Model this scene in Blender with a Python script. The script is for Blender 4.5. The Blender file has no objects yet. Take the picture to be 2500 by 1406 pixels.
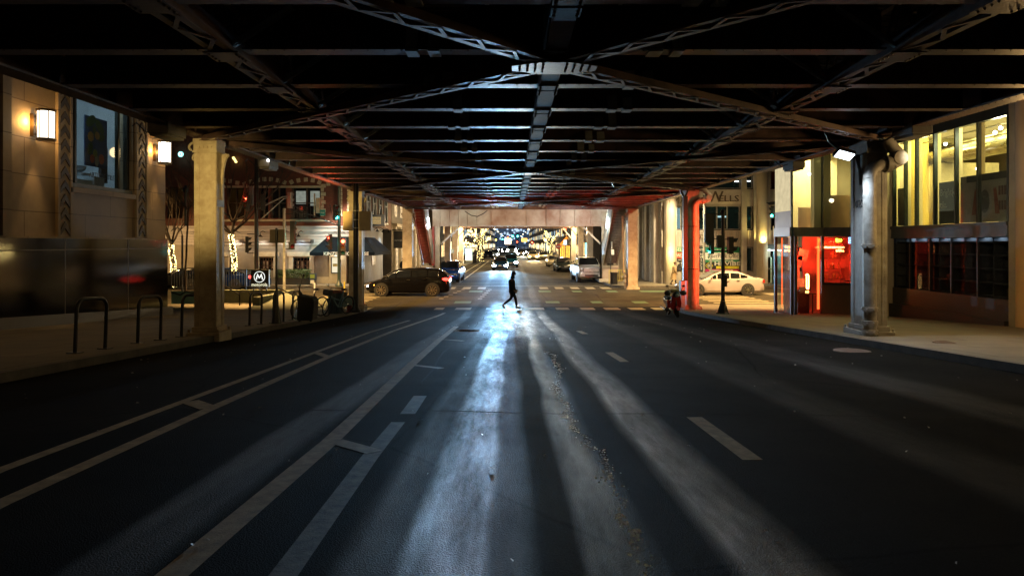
import bpy, bmesh, math, random
from mathutils import Vector, Matrix, Euler
random.seed(7)
R = math.radians
S = bpy.context.scene
COL = S.collection
F, HZ, CZ = 1667.0, 595.0, 3.05        # focal length and horizon of the view, camera height above the crossing


def X_(px, Y): return (px - 1250) / F * Y
def Z_(py, Y): return CZ - (py - HZ) / F * Y
def P_(px, py, Y): return Vector((X_(px, Y), Y, Z_(py, Y)))


def gz(Y):
    """height of the road: it falls towards the crossing and is level from there on"""
    if Y >= 33: return 0.0
    if Y <= 27: return .0588 * (30 - Y)
    return .0588 * (33 - Y) ** 2 / 12


def G_(px, py, dz=0.0):
    """the point of the road seen at a place of the view"""
    k = (py - HZ) / F
    Y = (CZ - dz) / k
    for _ in range(60):
        Y = Y * .5 + .5 * (CZ - dz - gz(Y)) / k
    return Vector((X_(px, Y), Y, gz(Y) + dz))


# ---------------------------------------------------------------- materials
MATS = {}


def _new(name):
    m = bpy.data.materials.new(name)
    m.use_nodes = True
    nt = m.node_tree
    nt.nodes.clear()
    out = nt.nodes.new('ShaderNodeOutputMaterial')
    return m, nt, out


def N(nt, t, **kw):
    n = nt.nodes.new(t)
    for k, v in kw.items():
        if k in n.inputs: n.inputs[k].default_value = v
        else: setattr(n, k, v)
    return n


def c4(c): return (c[0], c[1], c[2], 1)


def pm(name, c1, c2=None, scale=3.0, rough=.6, bump=.15, metal=0.0, detail=6, stretch=(1, 1, 1), rv=.15, spec=.5, bscale=None, coat=0, dist=.02, blocks=None):
    """painted or mineral surface: two colours mixed by noise, uneven gloss, fine relief; blocks=(axes, w, h, mortar colour)"""
    if name in MATS: return MATS[name]
    m, nt, out = _new(name)
    L = nt.links.new
    b = N(nt, 'ShaderNodeBsdfPrincipled')
    b.inputs['Metallic'].default_value = metal
    b.inputs['Specular IOR Level'].default_value = spec
    b.inputs['Coat Weight'].default_value = coat
    b.inputs['Coat Roughness'].default_value = .12
    tc = N(nt, 'ShaderNodeTexCoord')
    mp = N(nt, 'ShaderNodeMapping')
    mp.inputs['Scale'].default_value = stretch
    L(tc.outputs['Object'], mp.inputs['Vector'])
    n1 = N(nt, 'ShaderNodeTexNoise', Scale=scale, Detail=detail, Roughness=.62)
    L(mp.outputs[0], n1.inputs['Vector'])
    if c2 is None: c2 = tuple(x * .62 for x in c1)
    cr = N(nt, 'ShaderNodeValToRGB')
    cr.color_ramp.elements[0].position = .34
    cr.color_ramp.elements[1].position = .66
    cr.color_ramp.elements[0].color = c4(c2)
    cr.color_ramp.elements[1].color = c4(c1)
    L(n1.outputs['Fac'], cr.inputs['Fac'])
    col = cr.outputs[0]
    hgt = None
    if blocks:
        ax, bw, bh, mc = blocks[:4]
        sx = N(nt, 'ShaderNodeSeparateXYZ'); L(tc.outputs['Object'], sx.inputs[0])
        cx = N(nt, 'ShaderNodeCombineXYZ')
        L(sx.outputs[ax[0]], cx.inputs[0]); L(sx.outputs[ax[1]], cx.inputs[1])
        bt = N(nt, 'ShaderNodeTexBrick', Scale=1.0)
        bt.inputs['Brick Width'].default_value = bw
        bt.inputs['Row Height'].default_value = bh
        bt.inputs['Mortar Size'].default_value = blocks[4] if len(blocks) > 4 else .012
        bt.inputs['Color1'].default_value = (1, 1, 1, 1)
        bt.inputs['Color2'].default_value = (.8, .8, .8, 1)
        bt.inputs['Mortar'].default_value = c4(mc)
        L(cx.outputs[0], bt.inputs['Vector'])
        mx = N(nt, 'ShaderNodeMix', data_type='RGBA', blend_type='MULTIPLY')
        mx.inputs[0].default_value = 1
        L(col, mx.inputs[6]); L(bt.outputs[0], mx.inputs[7])
        col = mx.outputs[2]
        hgt = bt.outputs['Fac']
    L(col, b.inputs['Base Color'])
    n2 = N(nt, 'ShaderNodeTexNoise', Scale=bscale or scale * 7, Detail=5, Roughness=.7)
    L(mp.outputs[0], n2.inputs['Vector'])
    mr = N(nt, 'ShaderNodeMapRange')
    mr.inputs['To Min'].default_value = max(.02, rough - rv)
    mr.inputs['To Max'].default_value = min(1, rough + rv)
    L(n1.outputs['Fac'], mr.inputs['Value'])
    L(mr.outputs[0], b.inputs['Roughness'])
    if bump > 0:
        bp = N(nt, 'ShaderNodeBump', Strength=bump, Distance=dist)
        if hgt is not None:
            ad = N(nt, 'ShaderNodeMath', operation='SUBTRACT')
            L(n2.outputs['Fac'], ad.inputs[0]); L(hgt, ad.inputs[1])
            L(ad.outputs[0], bp.inputs['Height'])
        else:
            L(n2.outputs['Fac'], bp.inputs['Height'])
        L(bp.outputs[0], b.inputs['Normal'])
    L(b.outputs[0], out.inputs[0])
    MATS[name] = m
    return m


def em(name, c, s, vary=0.0):
    if name in MATS: return MATS[name]
    m, nt, out = _new(name)
    e = N(nt, 'ShaderNodeEmission', Strength=s)
    e.inputs['Color'].default_value = c4(c)
    if vary:
        tc = N(nt, 'ShaderNodeTexCoord')
        n1 = N(nt, 'ShaderNodeTexNoise', Scale=4, Detail=3)
        nt.links.new(tc.outputs['Object'], n1.inputs['Vector'])
        mr = N(nt, 'ShaderNodeMapRange')
        mr.inputs['From Min'].default_value = .3; mr.inputs['From Max'].default_value = .7
        mr.inputs['To Min'].default_value = s * (1 - vary); mr.inputs['To Max'].default_value = s * (1 + vary)
        nt.links.new(n1.outputs['Fac'], mr.inputs['Value'])
        nt.links.new(mr.outputs[0], e.inputs['Strength'])
    nt.links.new(e.outputs[0], out.inputs[0])
    MATS[name] = m
    return m


def glass(name, tint=(.8, .85, .85), refl=.9, ior=1.5, rough=.02):
    """thin pane: lets the room show through and mirrors the street at a slant"""
    if name in MATS: return MATS[name]
    m, nt, out = _new(name)
    t = N(nt, 'ShaderNodeBsdfTransparent'); t.inputs[0].default_value = c4(tint)
    g = N(nt, 'ShaderNodeBsdfGlossy', Roughness=rough); g.inputs[0].default_value = (refl, refl, refl, 1)
    lw = N(nt, 'ShaderNodeLayerWeight', Blend=.5)
    pw = N(nt, 'ShaderNodeMath', operation='POWER'); pw.inputs[1].default_value = 4.0
    f = N(nt, 'ShaderNodeMath', operation='MULTIPLY_ADD'); f.inputs[1].default_value = .9; f.inputs[2].default_value = ((ior - 1) / (ior + 1)) ** 2
    nt.links.new(lw.outputs['Facing'], pw.inputs[0]); nt.links.new(pw.outputs[0], f.inputs[0])
    x = N(nt, 'ShaderNodeMixShader')
    nt.links.new(f.outputs[0], x.inputs[0]); nt.links.new(t.outputs[0], x.inputs[1]); nt.links.new(g.outputs[0], x.inputs[2])
    nt.links.new(x.outputs[0], out.inputs[0])
    MATS[name] = m
    return m


def asphalt(name='asphalt', ca=(.005, .0055, .0065), cb=(.019, .0185, .018)):
    m, nt, out = _new(name); L = nt.links.new
    b = N(nt, 'ShaderNodeBsdfPrincipled')
    tc = N(nt, 'ShaderNodeTexCoord')
    big = N(nt, 'ShaderNodeTexNoise', Scale=.35, Detail=7, Roughness=.6); L(tc.outputs['Object'], big.inputs['Vector'])
    fine = N(nt, 'ShaderNodeTexNoise', Scale=120, Detail=4, Roughness=.85); L(tc.outputs['Object'], fine.inputs['Vector'])
    agg = N(nt, 'ShaderNodeTexVoronoi', Scale=110); L(tc.outputs['Object'], agg.inputs['Vector'])
    # tyre-polished wheel tracks along the street
    sx = N(nt, 'ShaderNodeSeparateXYZ'); L(tc.outputs['Object'], sx.inputs[0])
    wob = N(nt, 'ShaderNodeTexNoise', Scale=.12, Detail=3); L(tc.outputs['Object'], wob.inputs['Vector'])
    wa = N(nt, 'ShaderNodeMath', operation='MULTIPLY_ADD'); L(wob.outputs['Fac'], wa.inputs[0]); wa.inputs[1].default_value = .5; wa.inputs[2].default_value = -.25
    xa = N(nt, 'ShaderNodeMath', operation='ADD'); L(sx.outputs[0], xa.inputs[0]); L(wa.outputs[0], xa.inputs[1])
    cmb = N(nt, 'ShaderNodeMapRange')
    cmb.inputs['From Min'].default_value = -7; cmb.inputs['From Max'].default_value = 8
    L(xa.outputs[0], cmb.inputs['Value'])
    rp = N(nt, 'ShaderNodeValToRGB'); e = rp.color_ramp.elements
    def q(x): return (x + 7) / 15
    pts = [(-7, 0), (-2.08, 0), (-1.99, .5), (-1.72, .42), (-1.64, 0), (-.82, 0), (-.74, .4), (-.55, .35), (-.48, 1), (-.14, .9), (-.08, .35), (.06, .3), (.14, 0), (.34, 0), (.40, .8), (.60, .6), (.70, 0), (1.0, 0), (1.08, .95), (1.36, .75), (1.48, 0), (2.85, 0), (3.05, .16), (3.4, .12), (3.7, 0), (4.5, 0), (4.75, .22), (5.2, .16), (5.5, 0), (8, 0)]
    e[0].position, e[0].color = 0, (0, 0, 0, 1)
    e[1].position, e[1].color = 1, (0, 0, 0, 1)
    for x, v in pts[1:-1]:
        k = e.new(q(x)); k.color = (v, v, v, 1)
    L(cmb.outputs[0], rp.inputs['Fac'])
    # the tracks fade out on the crossing and are patchy
    fd = N(nt, 'ShaderNodeMapRange'); fd.inputs['From Min'].default_value = 26; fd.inputs['From Max'].default_value = 35; fd.inputs['To Min'].default_value = 1; fd.inputs['To Max'].default_value = .3
    L(sx.outputs[1], fd.inputs['Value'])
    pn = N(nt, 'ShaderNodeTexNoise', Scale=1.1, Detail=6, Roughness=.7)
    pmap = N(nt, 'ShaderNodeMapping'); pmap.inputs['Scale'].default_value = (3.0, .45, 1); L(tc.outputs['Object'], pmap.inputs['Vector']); L(pmap.outputs[0], pn.inputs['Vector'])
    pr_ = N(nt, 'ShaderNodeMapRange'); pr_.inputs['From Min'].default_value = .32; pr_.inputs['From Max'].default_value = .68; pr_.inputs['To Min'].default_value = .35; pr_.inputs['To Max'].default_value = 1.1
    L(pn.outputs['Fac'], pr_.inputs['Value'])
    f1 = N(nt, 'ShaderNodeMath', operation='MULTIPLY'); L(fd.outputs[0], f1.inputs[0]); L(pr_.outputs[0], f1.inputs[1])
    tr0 = N(nt, 'ShaderNodeMath', operation='MULTIPLY'); L(f1.outputs[0], tr0.inputs[0]); L(rp.outputs[0], tr0.inputs[1])
    # added smoother patch in the middle lane, placed to widen the headlamp reflection
    def bump_(src, a, b, c, d):
        u = N(nt, 'ShaderNodeMapRange', interpolation_type='SMOOTHSTEP'); u.inputs['From Min'].default_value = a; u.inputs['From Max'].default_value = b; L(src, u.inputs['Value'])
        v = N(nt, 'ShaderNodeMapRange', interpolation_type='SMOOTHSTEP'); v.inputs['From Min'].default_value = d; v.inputs['From Max'].default_value = c; L(src, v.inputs['Value'])
        w = N(nt, 'ShaderNodeMath', operation='MULTIPLY'); L(u.outputs[0], w.inputs[0]); L(v.outputs[0], w.inputs[1]); return w
    bx_ = bump_(xa.outputs[0], -1.5, -.7, .5, 1.3); by_ = bump_(sx.outputs[1], 12, 21, 33, 38)
    bm_ = N(nt, 'ShaderNodeMath', operation='MULTIPLY'); L(bx_.outputs[0], bm_.inputs[0]); L(by_.outputs[0], bm_.inputs[1])
    bn_ = N(nt, 'ShaderNodeMath', operation='MULTIPLY'); L(bm_.outputs[0], bn_.inputs[0]); L(pr_.outputs[0], bn_.inputs[1])
    trk = N(nt, 'ShaderNodeMath', operation='MAXIMUM'); L(tr0.outputs[0], trk.inputs[0]); L(bn_.outputs[0], trk.inputs[1])
    # cracks and patches
    ck = N(nt, 'ShaderNodeTexVoronoi', feature='DISTANCE_TO_EDGE', Scale=.22)
    wn = N(nt, 'ShaderNodeTexNoise', Scale=1.5, Detail=6); L(tc.outputs['Object'], wn.inputs['Vector'])
    mxv = N(nt, 'ShaderNodeMix', data_type='VECTOR'); mxv.inputs[0].default_value = .12
    L(tc.outputs['Object'], mxv.inputs[4]); L(wn.outputs['Color'], mxv.inputs[5]); L(mxv.outputs[1], ck.inputs['Vector'])
    cc = N(nt, 'ShaderNodeMapRange'); cc.inputs['From Max'].default_value = .006; L(ck.outputs[0], cc.inputs['Value'])
    cr = N(nt, 'ShaderNodeValToRGB')
    cr.color_ramp.elements[0].color = c4(ca); cr.color_ramp.elements[1].color = c4(cb)
    cr.color_ramp.elements[0].position = .3; cr.color_ramp.elements[1].position = .7
    L(big.outputs['Fac'], cr.inputs['Fac'])
    sp = N(nt, 'ShaderNodeMapRange'); sp.inputs['From Min'].default_value = .45; sp.inputs['From Max'].default_value = .75; sp.inputs['To Min'].default_value = .7; sp.inputs['To Max'].default_value = 2.0
    L(fine.outputs['Fac'], sp.inputs['Value'])
    m1 = N(nt, 'ShaderNodeMix', data_type='RGBA', blend_type='MULTIPLY'); m1.inputs[0].default_value = 1
    L(cr.outputs[0], m1.inputs[6]); L(sp.outputs[0], m1.inputs[7])
    m2 = N(nt, 'ShaderNodeMix', data_type='RGBA', blend_type='MULTIPLY'); m2.inputs[0].default_value = .6
    L(m1.outputs[2], m2.inputs[6]); L(cc.outputs[0], m2.inputs[7])
    L(m2.outputs[2], b.inputs['Base Color'])
    # gloss
    r1 = N(nt, 'ShaderNodeMapRange'); r1.inputs['To Min'].default_value = .88; r1.inputs['To Max'].default_value = .46
    L(trk.outputs[0], r1.inputs['Value'])
    r2 = N(nt, 'ShaderNodeMath', operation='MULTIPLY_ADD'); L(big.outputs['Fac'], r2.inputs[0]); r2.inputs[1].default_value = -.25; r2.inputs[2].default_value = .12
    r3 = N(nt, 'ShaderNodeMath', operation='ADD', use_clamp=True); L(r1.outputs[0], r3.inputs[0]); L(r2.outputs[0], r3.inputs[1])
    L(r3.outputs[0], b.inputs['Roughness'])
    sr = N(nt, 'ShaderNodeMapRange'); sr.inputs['To Min'].default_value = .02; sr.inputs['To Max'].default_value = .5
    L(trk.outputs[0], sr.inputs['Value']); L(sr.outputs[0], b.inputs['Specular IOR Level'])
    bp = N(nt, 'ShaderNodeBump', Strength=.75, Distance=.008)
    ha = N(nt, 'ShaderNodeMath', operation='ADD'); L(fine.outputs['Fac'], ha.inputs[0]); L(agg.outputs['Distance'], ha.inputs[1])
    L(ha.outputs[0], bp.inputs['Height']); L(bp.outputs[0], b.inputs['Normal'])
    L(b.outputs[0], out.inputs[0])
    MATS[name] = m
    return m


# ---------------------------------------------------------------- mesh builder
class MB:
    def __init__(s): s.v = []; s.f = []; s.m = []; s.k = 0
    def add(s, vs, fs):
        o = len(s.v)
        s.v += [tuple(v) for v in vs]
        s.f += [tuple(i + o for i in f) for f in fs]
        s.m += [s.k] * len(fs)
        return s
    def box(s, x0, x1, y0, y1, z0, z1):
        if x0 > x1: x0, x1 = x1, x0
        if y0 > y1: y0, y1 = y1, y0
        if z0 > z1: z0, z1 = z1, z0
        vs = [(x, y, z) for z in (z0, z1) for y in (y0, y1) for x in (x0, x1)]
        return s.add(vs, [(0, 2, 3, 1), (4, 5, 7, 6), (0, 1, 5, 4), (2, 6, 7, 3), (0, 4, 6, 2), (1, 3, 7, 5)])
    def obox(s, c, size, rot=None):
        M = rot.to_matrix() if isinstance(rot, Euler) else (rot or Matrix.Identity(3))
        hx, hy, hz = (q / 2 for q in size)
        vs = [Vector(c) + M @ Vector((x, y, z)) for z in (-hz, hz) for y in (-hy, hy) for x in (-hx, hx)]
        return s.add(vs, [(0, 2, 3, 1), (4, 5, 7, 6), (0, 1, 5, 4), (2, 6, 7, 3), (0, 4, 6, 2), (1, 3, 7, 5)])
    def frame(s, p, q):
        p, q = Vector(p), Vector(q)
        d = (q - p)
        l = d.length or 1e-6
        d = d / l
        up = Vector((0, 0, 1)) if abs(d.z) < .95 else Vector((0, 1, 0))
        a = d.cross(up).normalized()
        b = a.cross(d).normalized()
        return p, q, d, a, b
    def beam(s, p, q, w, h):
        p, q, d, a, b = s.frame(p, q)
        vs = [e + a * (i * w / 2) + b * (j * h / 2) for e in (p, q) for j in (-1, 1) for i in (-1, 1)]
        return s.add(vs, [(0, 1, 3, 2), (4, 6, 7, 5), (0, 4, 5, 1), (2, 3, 7, 6), (0, 2, 6, 4), (1, 5, 7, 3)])
    def ang(s, p, q, w, h, t=.012):
        """steel angle: flat leg w wide below, upright leg h high"""
        p, q, d, a, b = s.frame(p, q)
        s.beam(p, q, w, t)
        o = a * (w / 2) + b * (h / 2 + t)
        return s.beam(p + o, q + o, t, h)
    def tube(s, p, q, r0, r1=None, n=10, cap=True):
        r1 = r0 if r1 is None else r1
        p, q, d, a, b = s.frame(p, q)
        vs = []
        for e, r in ((p, r0), (q, r1)):
            for i in range(n):
                t = 2 * math.pi * i / n
                vs.append(e + a * (math.cos(t) * r) + b * (math.sin(t) * r))
        fs = [(i, (i + 1) % n, n + (i + 1) % n, n + i) for i in range(n)]
        if cap: fs += [tuple(range(n - 1, -1, -1)), tuple(range(n, 2 * n))]
        return s.add(vs, fs)
    def path(s, pts, r, n=8, r2=None):
        pts = [Vector(p) for p in pts]
        vs = []; K = len(pts)
        pa = None
        for i, p in enumerate(pts):
            d = (pts[min(i + 1, K - 1)] - pts[max(i - 1, 0)]).normalized()
            if pa is None:
                up = Vector((0, 0, 1)) if abs(d.z) < .9 else Vector((0, 1, 0))
                a = d.cross(up).normalized()
            else:
                a = (pa - d * pa.dot(d)).normalized()
            pa = a
            b = a.cross(d)
            rr = r if r2 is None else r + (r2 - r) * i / (K - 1)
            for k in range(n):
                t = 2 * math.pi * k / n
                vs.append(p + a * (math.cos(t) * rr) + b * (math.sin(t) * rr))
        fs = []
        for i in range(K - 1):
            for k in range(n):
                fs.append((i * n + k, i * n + (k + 1) % n, (i + 1) * n + (k + 1) % n, (i + 1) * n + k))
        fs += [tuple(range(n - 1, -1, -1)), tuple(range((K - 1) * n, K * n))]
        return s.add(vs, fs)
    def lathe(s, prof, c=(0, 0, 0), n=20, ax='z', a0=0, a1=2 * math.pi):
        """prof: (radius, height) pairs"""
        c = Vector(c); vs = []
        full = abs(a1 - a0 - 2 * math.pi) < 1e-6
        cols = n if full else n + 1
        for r, h in prof:
            for i in range(cols):
                t = a0 + (a1 - a0) * i / n
                u, w = r * math.cos(t), r * math.sin(t)
                vs.append(c + (Vector((u, w, h)) if ax == 'z' else Vector((h, u, w)) if ax == 'x' else Vector((u, h, w))))
        fs = []
        for j in range(len(prof) - 1):
            for i in range(cols if full else n):
                i2 = (i + 1) % cols
                fs.append((j * cols + i, j * cols + i2, (j + 1) * cols + i2, (j + 1) * cols + i))
        return s.add(vs, fs)
    def poly(s, pts): return s.add(pts, [tuple(range(len(pts)))])
    def prism(s, pts, off):
        n = len(pts); off = Vector(off)
        vs = [Vector(p) for p in pts] + [Vector(p) + off for p in pts]
        return s.add(vs, [tuple(range(n - 1, -1, -1)), tuple(range(n, 2 * n))] + [(i, (i + 1) % n, n + (i + 1) % n, n + i) for i in range(n)])
    def ball(s, c, r, n=8, m=6, sq=(1, 1, 1)):
        c = Vector(c); vs = [c + Vector((0, 0, -r * sq[2]))]
        for j in range(1, m):
            p = math.pi * j / m
            for i in range(n):
                t = 2 * math.pi * i / n
                vs.append(c + Vector((r * sq[0] * math.sin(p) * math.cos(t), r * sq[1] * math.sin(p) * math.sin(t), -r * sq[2] * math.cos(p))))
        vs.append(c + Vector((0, 0, r * sq[2])))
        fs = [(0, 1 + (i + 1) % n, 1 + i) for i in range(n)]
        for j in range(m - 2):
            for i in range(n):
                a = 1 + j * n + i; b = 1 + j * n + (i + 1) % n
                fs.append((a, b, b + n, a + n))
        t = len(vs) - 1
        fs += [(t, t - n + i, t - n + (i + 1) % n) for i in range(n)]
        return s.add(vs, fs)
    def octa(s, c, r):
        c = Vector(c)
        vs = [c + Vector(d) * r for d in ((1, 0, 0), (-1, 0, 0), (0, 1, 0), (0, -1, 0), (0, 0, 1), (0, 0, -1))]
        return s.add(vs, [(0, 2, 4), (2, 1, 4), (1, 3, 4), (3, 0, 4), (2, 0, 5), (1, 2, 5), (3, 1, 5), (0, 3, 5)])
    def mat(s, k): s.k = k; return s
    def build(s, name, mats, parent=None, smooth=False, bevel=0, world=True, fix=True):
        me = bpy.data.meshes.new(name)
        me.from_pydata(s.v, [], s.f)
        if not isinstance(mats, (list, tuple)): mats = [mats]
        for m in mats: me.materials.append(m)
        me.polygons.foreach_set('material_index', s.m)
        if fix:
            bm = bmesh.new(); bm.from_mesh(me)
            bmesh.ops.recalc_face_normals(bm, faces=bm.faces)
            bm.to_mesh(me); bm.free()
        if smooth:
            me.polygons.foreach_set('use_smooth', [True] * len(me.polygons))
            me.set_sharp_from_angle(angle=R(38))
        me.update()
        o = bpy.data.objects.new(name, me)
        COL.objects.link(o)
        if bevel:
            b = o.modifiers.new('edge', 'BEVEL'); b.width = bevel; b.segments = 2; b.limit_method = 'ANGLE'
        adopt(o, parent, world)
        return o


def adopt(o, parent, world=True):
    if parent is None: return
    o.parent = parent
    if world and parent.type == 'EMPTY':
        M = Matrix.LocRotScale(parent.location, parent.rotation_euler, None)
        o.matrix_parent_inverse = M.inverted()


def tag(o, label=None, cat=None, group=None, kind=None):
    if label: o['label'] = label
    if cat: o['category'] = cat
    if group: o['group'] = group
    if kind: o['kind'] = kind
    return o


def thing(name, label, cat, loc=(0, 0, 0), rz=0.0, group=None):
    o = bpy.data.objects.new(name, None)
    COL.objects.link(o)
    o.location = loc; o.rotation_euler = (0, 0, rz)
    o.empty_display_size = .2
    return tag(o, label, cat, group)


KIDS = {}
def copy_tree(o, parent=None, depth=0):
    c = o.copy(); COL.objects.link(c)
    if parent is not None:
        c.parent = parent
    for ch in [x for x in list(COL.objects) if x.parent == o]:
        copy_tree(ch, c, depth + 1)
    return c


def text(s, size, mat, parent, loc, facing='-y', name='lettering', ext=.006, align='CENTER', sx=1.0, world=True, shear=0, bold=0.0):
    cu = bpy.data.curves.new(name, 'FONT')
    cu.body = s; cu.size = size; cu.extrude = ext; cu.align_x = align; cu.align_y = 'CENTER'; cu.shear = shear; cu.offset = bold
    cu.resolution_u = 2
    t = bpy.data.objects.new(name, cu)
    COL.objects.link(t)
    dg = bpy.context.evaluated_depsgraph_get()
    me = bpy.data.meshes.new_from_object(t.evaluated_get(dg))
    bpy.data.objects.remove(t)
    rot = {'-y': Euler((R(90), 0, 0)), '+x': Euler((R(90), 0, R(90))), '-x': Euler((R(90), 0, R(-90)))}[facing] if isinstance(facing, str) else facing
    M = Matrix.Translation(loc) @ rot.to_matrix().to_4x4() @ Matrix.Diagonal((sx, 1, 1, 1))
    me.transform(M)
    me.materials.clear(); me.materials.append(mat)
    me.name = name
    o = bpy.data.objects.new(name, me)
    COL.objects.link(o)
    adopt(o, parent, world)
    return o


def strokes(w, h, mat, parent, c, name='worn_lettering', rows=1, seed=1, t=.012, world=True):
    """lettering that cannot be read at this distance: rows of short upright and slanted strokes, facing the street"""
    rg = random.Random(seed); m = MB(); c = Vector(c)
    for r in range(rows):
        z = c.z + h / 2 - (r + .5) * h / rows; hh = h / rows * .62; x = c.x - w / 2
        while x < c.x + w / 2 - hh * .3:
            a = rg.uniform(-.25, .25) * hh; b = hh * rg.uniform(.55, 1) / 2
            m.beam((x - a / 2, c.y, z - b), (x + a / 2, c.y, z + b), t, t)
            if rg.random() < .6: m.beam((x, c.y, z + rg.choice((-b, 0, b))), (x + hh * .35, c.y, z + rg.choice((-b, 0, b))), t, t)
            x += hh * rg.uniform(.32, .6)
    return m.build(name, mat, parent, world=world)


def lamp(kind, loc, energy, color, size=.1, target=None, angle=60, blend=.5, name='lamp', sizey=None, glossy=True):
    d = bpy.data.lights.new(name, kind)
    d.energy = energy; d.color = color
    if kind == 'AREA':
        d.size = size
        if sizey: d.shape = 'RECTANGLE'; d.size_y = sizey
    elif kind != 'SUN':
        d.shadow_soft_size = size
    if kind == 'SPOT': d.spot_size = R(angle); d.spot_blend = blend
    o = bpy.data.objects.new(name, d)
    COL.objects.link(o)
    o.location = loc
    if target is not None:
        o.rotation_euler = (Vector(target) - Vector(loc)).to_track_quat('-Z', 'Y').to_euler()
    return o


# colours of the place
WARM = (1.0, .62, .25); SODIUM = (1.0, .60, .18); COOL = (.62, .80, 1.0); CYAN = (.1, .9, .85)
rust = pm('rusty_brown_steel', (.16, .095, .07), (.06, .035, .028), 2.2, .55, .35, .25, rv=.2)
beam_steel = pm('grimy_red_brown_paint', (.17, .10, .085), (.05, .034, .032), 1.8, .5, .3, .15, rv=.2)
pale_steel = pm('cream_painted_steel', (.46, .41, .33), (.30, .25, .19), 3.5, .5, .22, 0, rv=.15)
grey_steel = pm('grey_painted_steel', (.34, .34, .33), (.20, .19, .18), 3.0, .48, .22, 0)
black_metal = pm('black_painted_metal', (.018, .018, .020), (.010, .010, .011), 6, .38, .08, 0)
dark_grey = pm('dark_grey_paint', (.05, .052, .055), None, 5, .5, .1)
zinc = pm('galvanised_metal', (.45, .46, .46), (.30, .31, .32), 9, .38, .08, .7)
limestone = pm('limestone_blocks', (.36, .27, .165), (.25, .18, .11), 1.1, .7, .25, 0, blocks=((1, 2), 2.6, .98, (.35, .3, .25), .014), rv=.1)
granite = pm('polished_black_granite', (.014, .012, .011), (.006, .005, .005), 14, .045, .02, 0, blocks=((1, 2), 2.6, 2.75, (.3, .3, .3), .01), rv=.02, spec=.4)
concrete = pm('sidewalk_concrete', (.19, .16, .11), (.12, .10, .07), 1.4, .8, .3, blocks=((0, 1), 1.55, 1.55, (.2, .2, .2), .016), bscale=30)
concrete_wall = pm('wall_concrete', (.36, .33, .28), (.24, .215, .18), 1.2, .8, .3, bscale=18)
kerbstone = pm('kerb_stone', (.12, .11, .10), (.06, .055, .05), 4, .8, .4)
brick = pm('red_brick', (.19, .068, .045), (.11, .042, .03), 1.6, .8, .3, blocks=((0, 2), .22, .075, (.6, .55, .5), .007))
brick_side = pm('red_brick_side', (.24, .11, .08), (.15, .07, .05), 1.6, .8, .3, blocks=((1, 2), .22, .075, (.6, .55, .5), .007))
cream_stone = pm('cream_stone_trim', (.50, .44, .33), (.36, .31, .22), 3, .7, .2)
grey_stucco = pm('warm_grey_stucco', (.27, .245, .215), (.21, .19, .165), 2, .8, .15)
cream_paint = pm('cream_painted_wood', (.52, .48, .40), (.42, .38, .31), 3, .55, .1)
white_line = pm('worn_white_road_paint', (.36, .305, .19), (.15, .13, .09), 9, .62, .3, bscale=60)
faded_line = pm('faded_road_paint', (.13, .115, .085), (.02, .02, .02), 11, .7, .3, bscale=60)
green_line = pm('worn_green_road_paint', (.06, .15, .055), (.03, .06, .03), 8, .7, .3, bscale=60)
wood_tie = pm('creosoted_timber', (.030, .027, .028), (.014, .012, .014), 3, .85, .3)
deck_and_light_plate = pm('zinc_and_light_patch', (.75, .8, .78), (.30, .33, .32), 1.3, .6, .2, .1, stretch=(1, .6, 1))  # also on the plates that stand for light through the ties
white_brace = pm('pale_painted_brace', (.68, .76, .75), (.42, .48, .48), 4, .45, .2)
glass_dark = pm('dark_window_glass', (.012, .016, .02), (.008, .010, .014), 3, .06, 0, 0, spec=.9, rv=.03)
glass_clear = glass('clear_glass')
chrome = pm('bright_chrome', (.75, .75, .76), (.6, .6, .6), 8, .15, 0, 1, rv=.05)
rubber = pm('tyre_rubber', (.016, .016, .016), (.010, .010, .010), 20, .8, .2)
wood_bark = pm('bark', (.075, .055, .04), (.035, .026, .02), 14, .85, .6, stretch=(1, 1, .3))
white_sign = pm('white_sign_face', (.62, .62, .58), (.52, .52, .48), 5, .45, .03)
A_ = asphalt()
A2_ = asphalt('old_asphalt', (.034, .030, .024), (.08, .069, .050))
# ================================================================ GROUND AND ROADS
def sheet(name, x0, x1, ys, dz, mat, nx=1, z=None):
    mb = MB(); xs = [x0 + (x1 - x0) * i / nx for i in range(nx + 1)]
    vs = [(x, y, (gz(y) if z is None else z) + dz) for y in ys for x in xs]
    w = nx + 1
    fs = [(j * w + i, j * w + i + 1, (j + 1) * w + i + 1, (j + 1) * w + i) for j in range(len(ys) - 1) for i in range(nx)]
    mb.add(vs, fs)
    return tag(mb.build(name, mat), kind='structure')


NEAR = [-12 + i * 3 for i in range(13)] + [26, 27, 28, 29, 30, 31, 32, 33]
sheet('ground', -900, 900, NEAR + [60, 200, 2500], -.03, pm('city_ground', (.05, .05, .05), None, .2, .9, .1), 4)
# carriageways lie as sheets above the ground
sheet('road', -6.62, 7.32, NEAR, 0, A_)
sheet('crossing_road', -95, 95, [33, 47.3], 0.001, A2_, 4)
sheet('far_road', -6.3, 7.0, [47.3, 70, 120, 200, 400, 900], 0.0, A2_)


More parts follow.
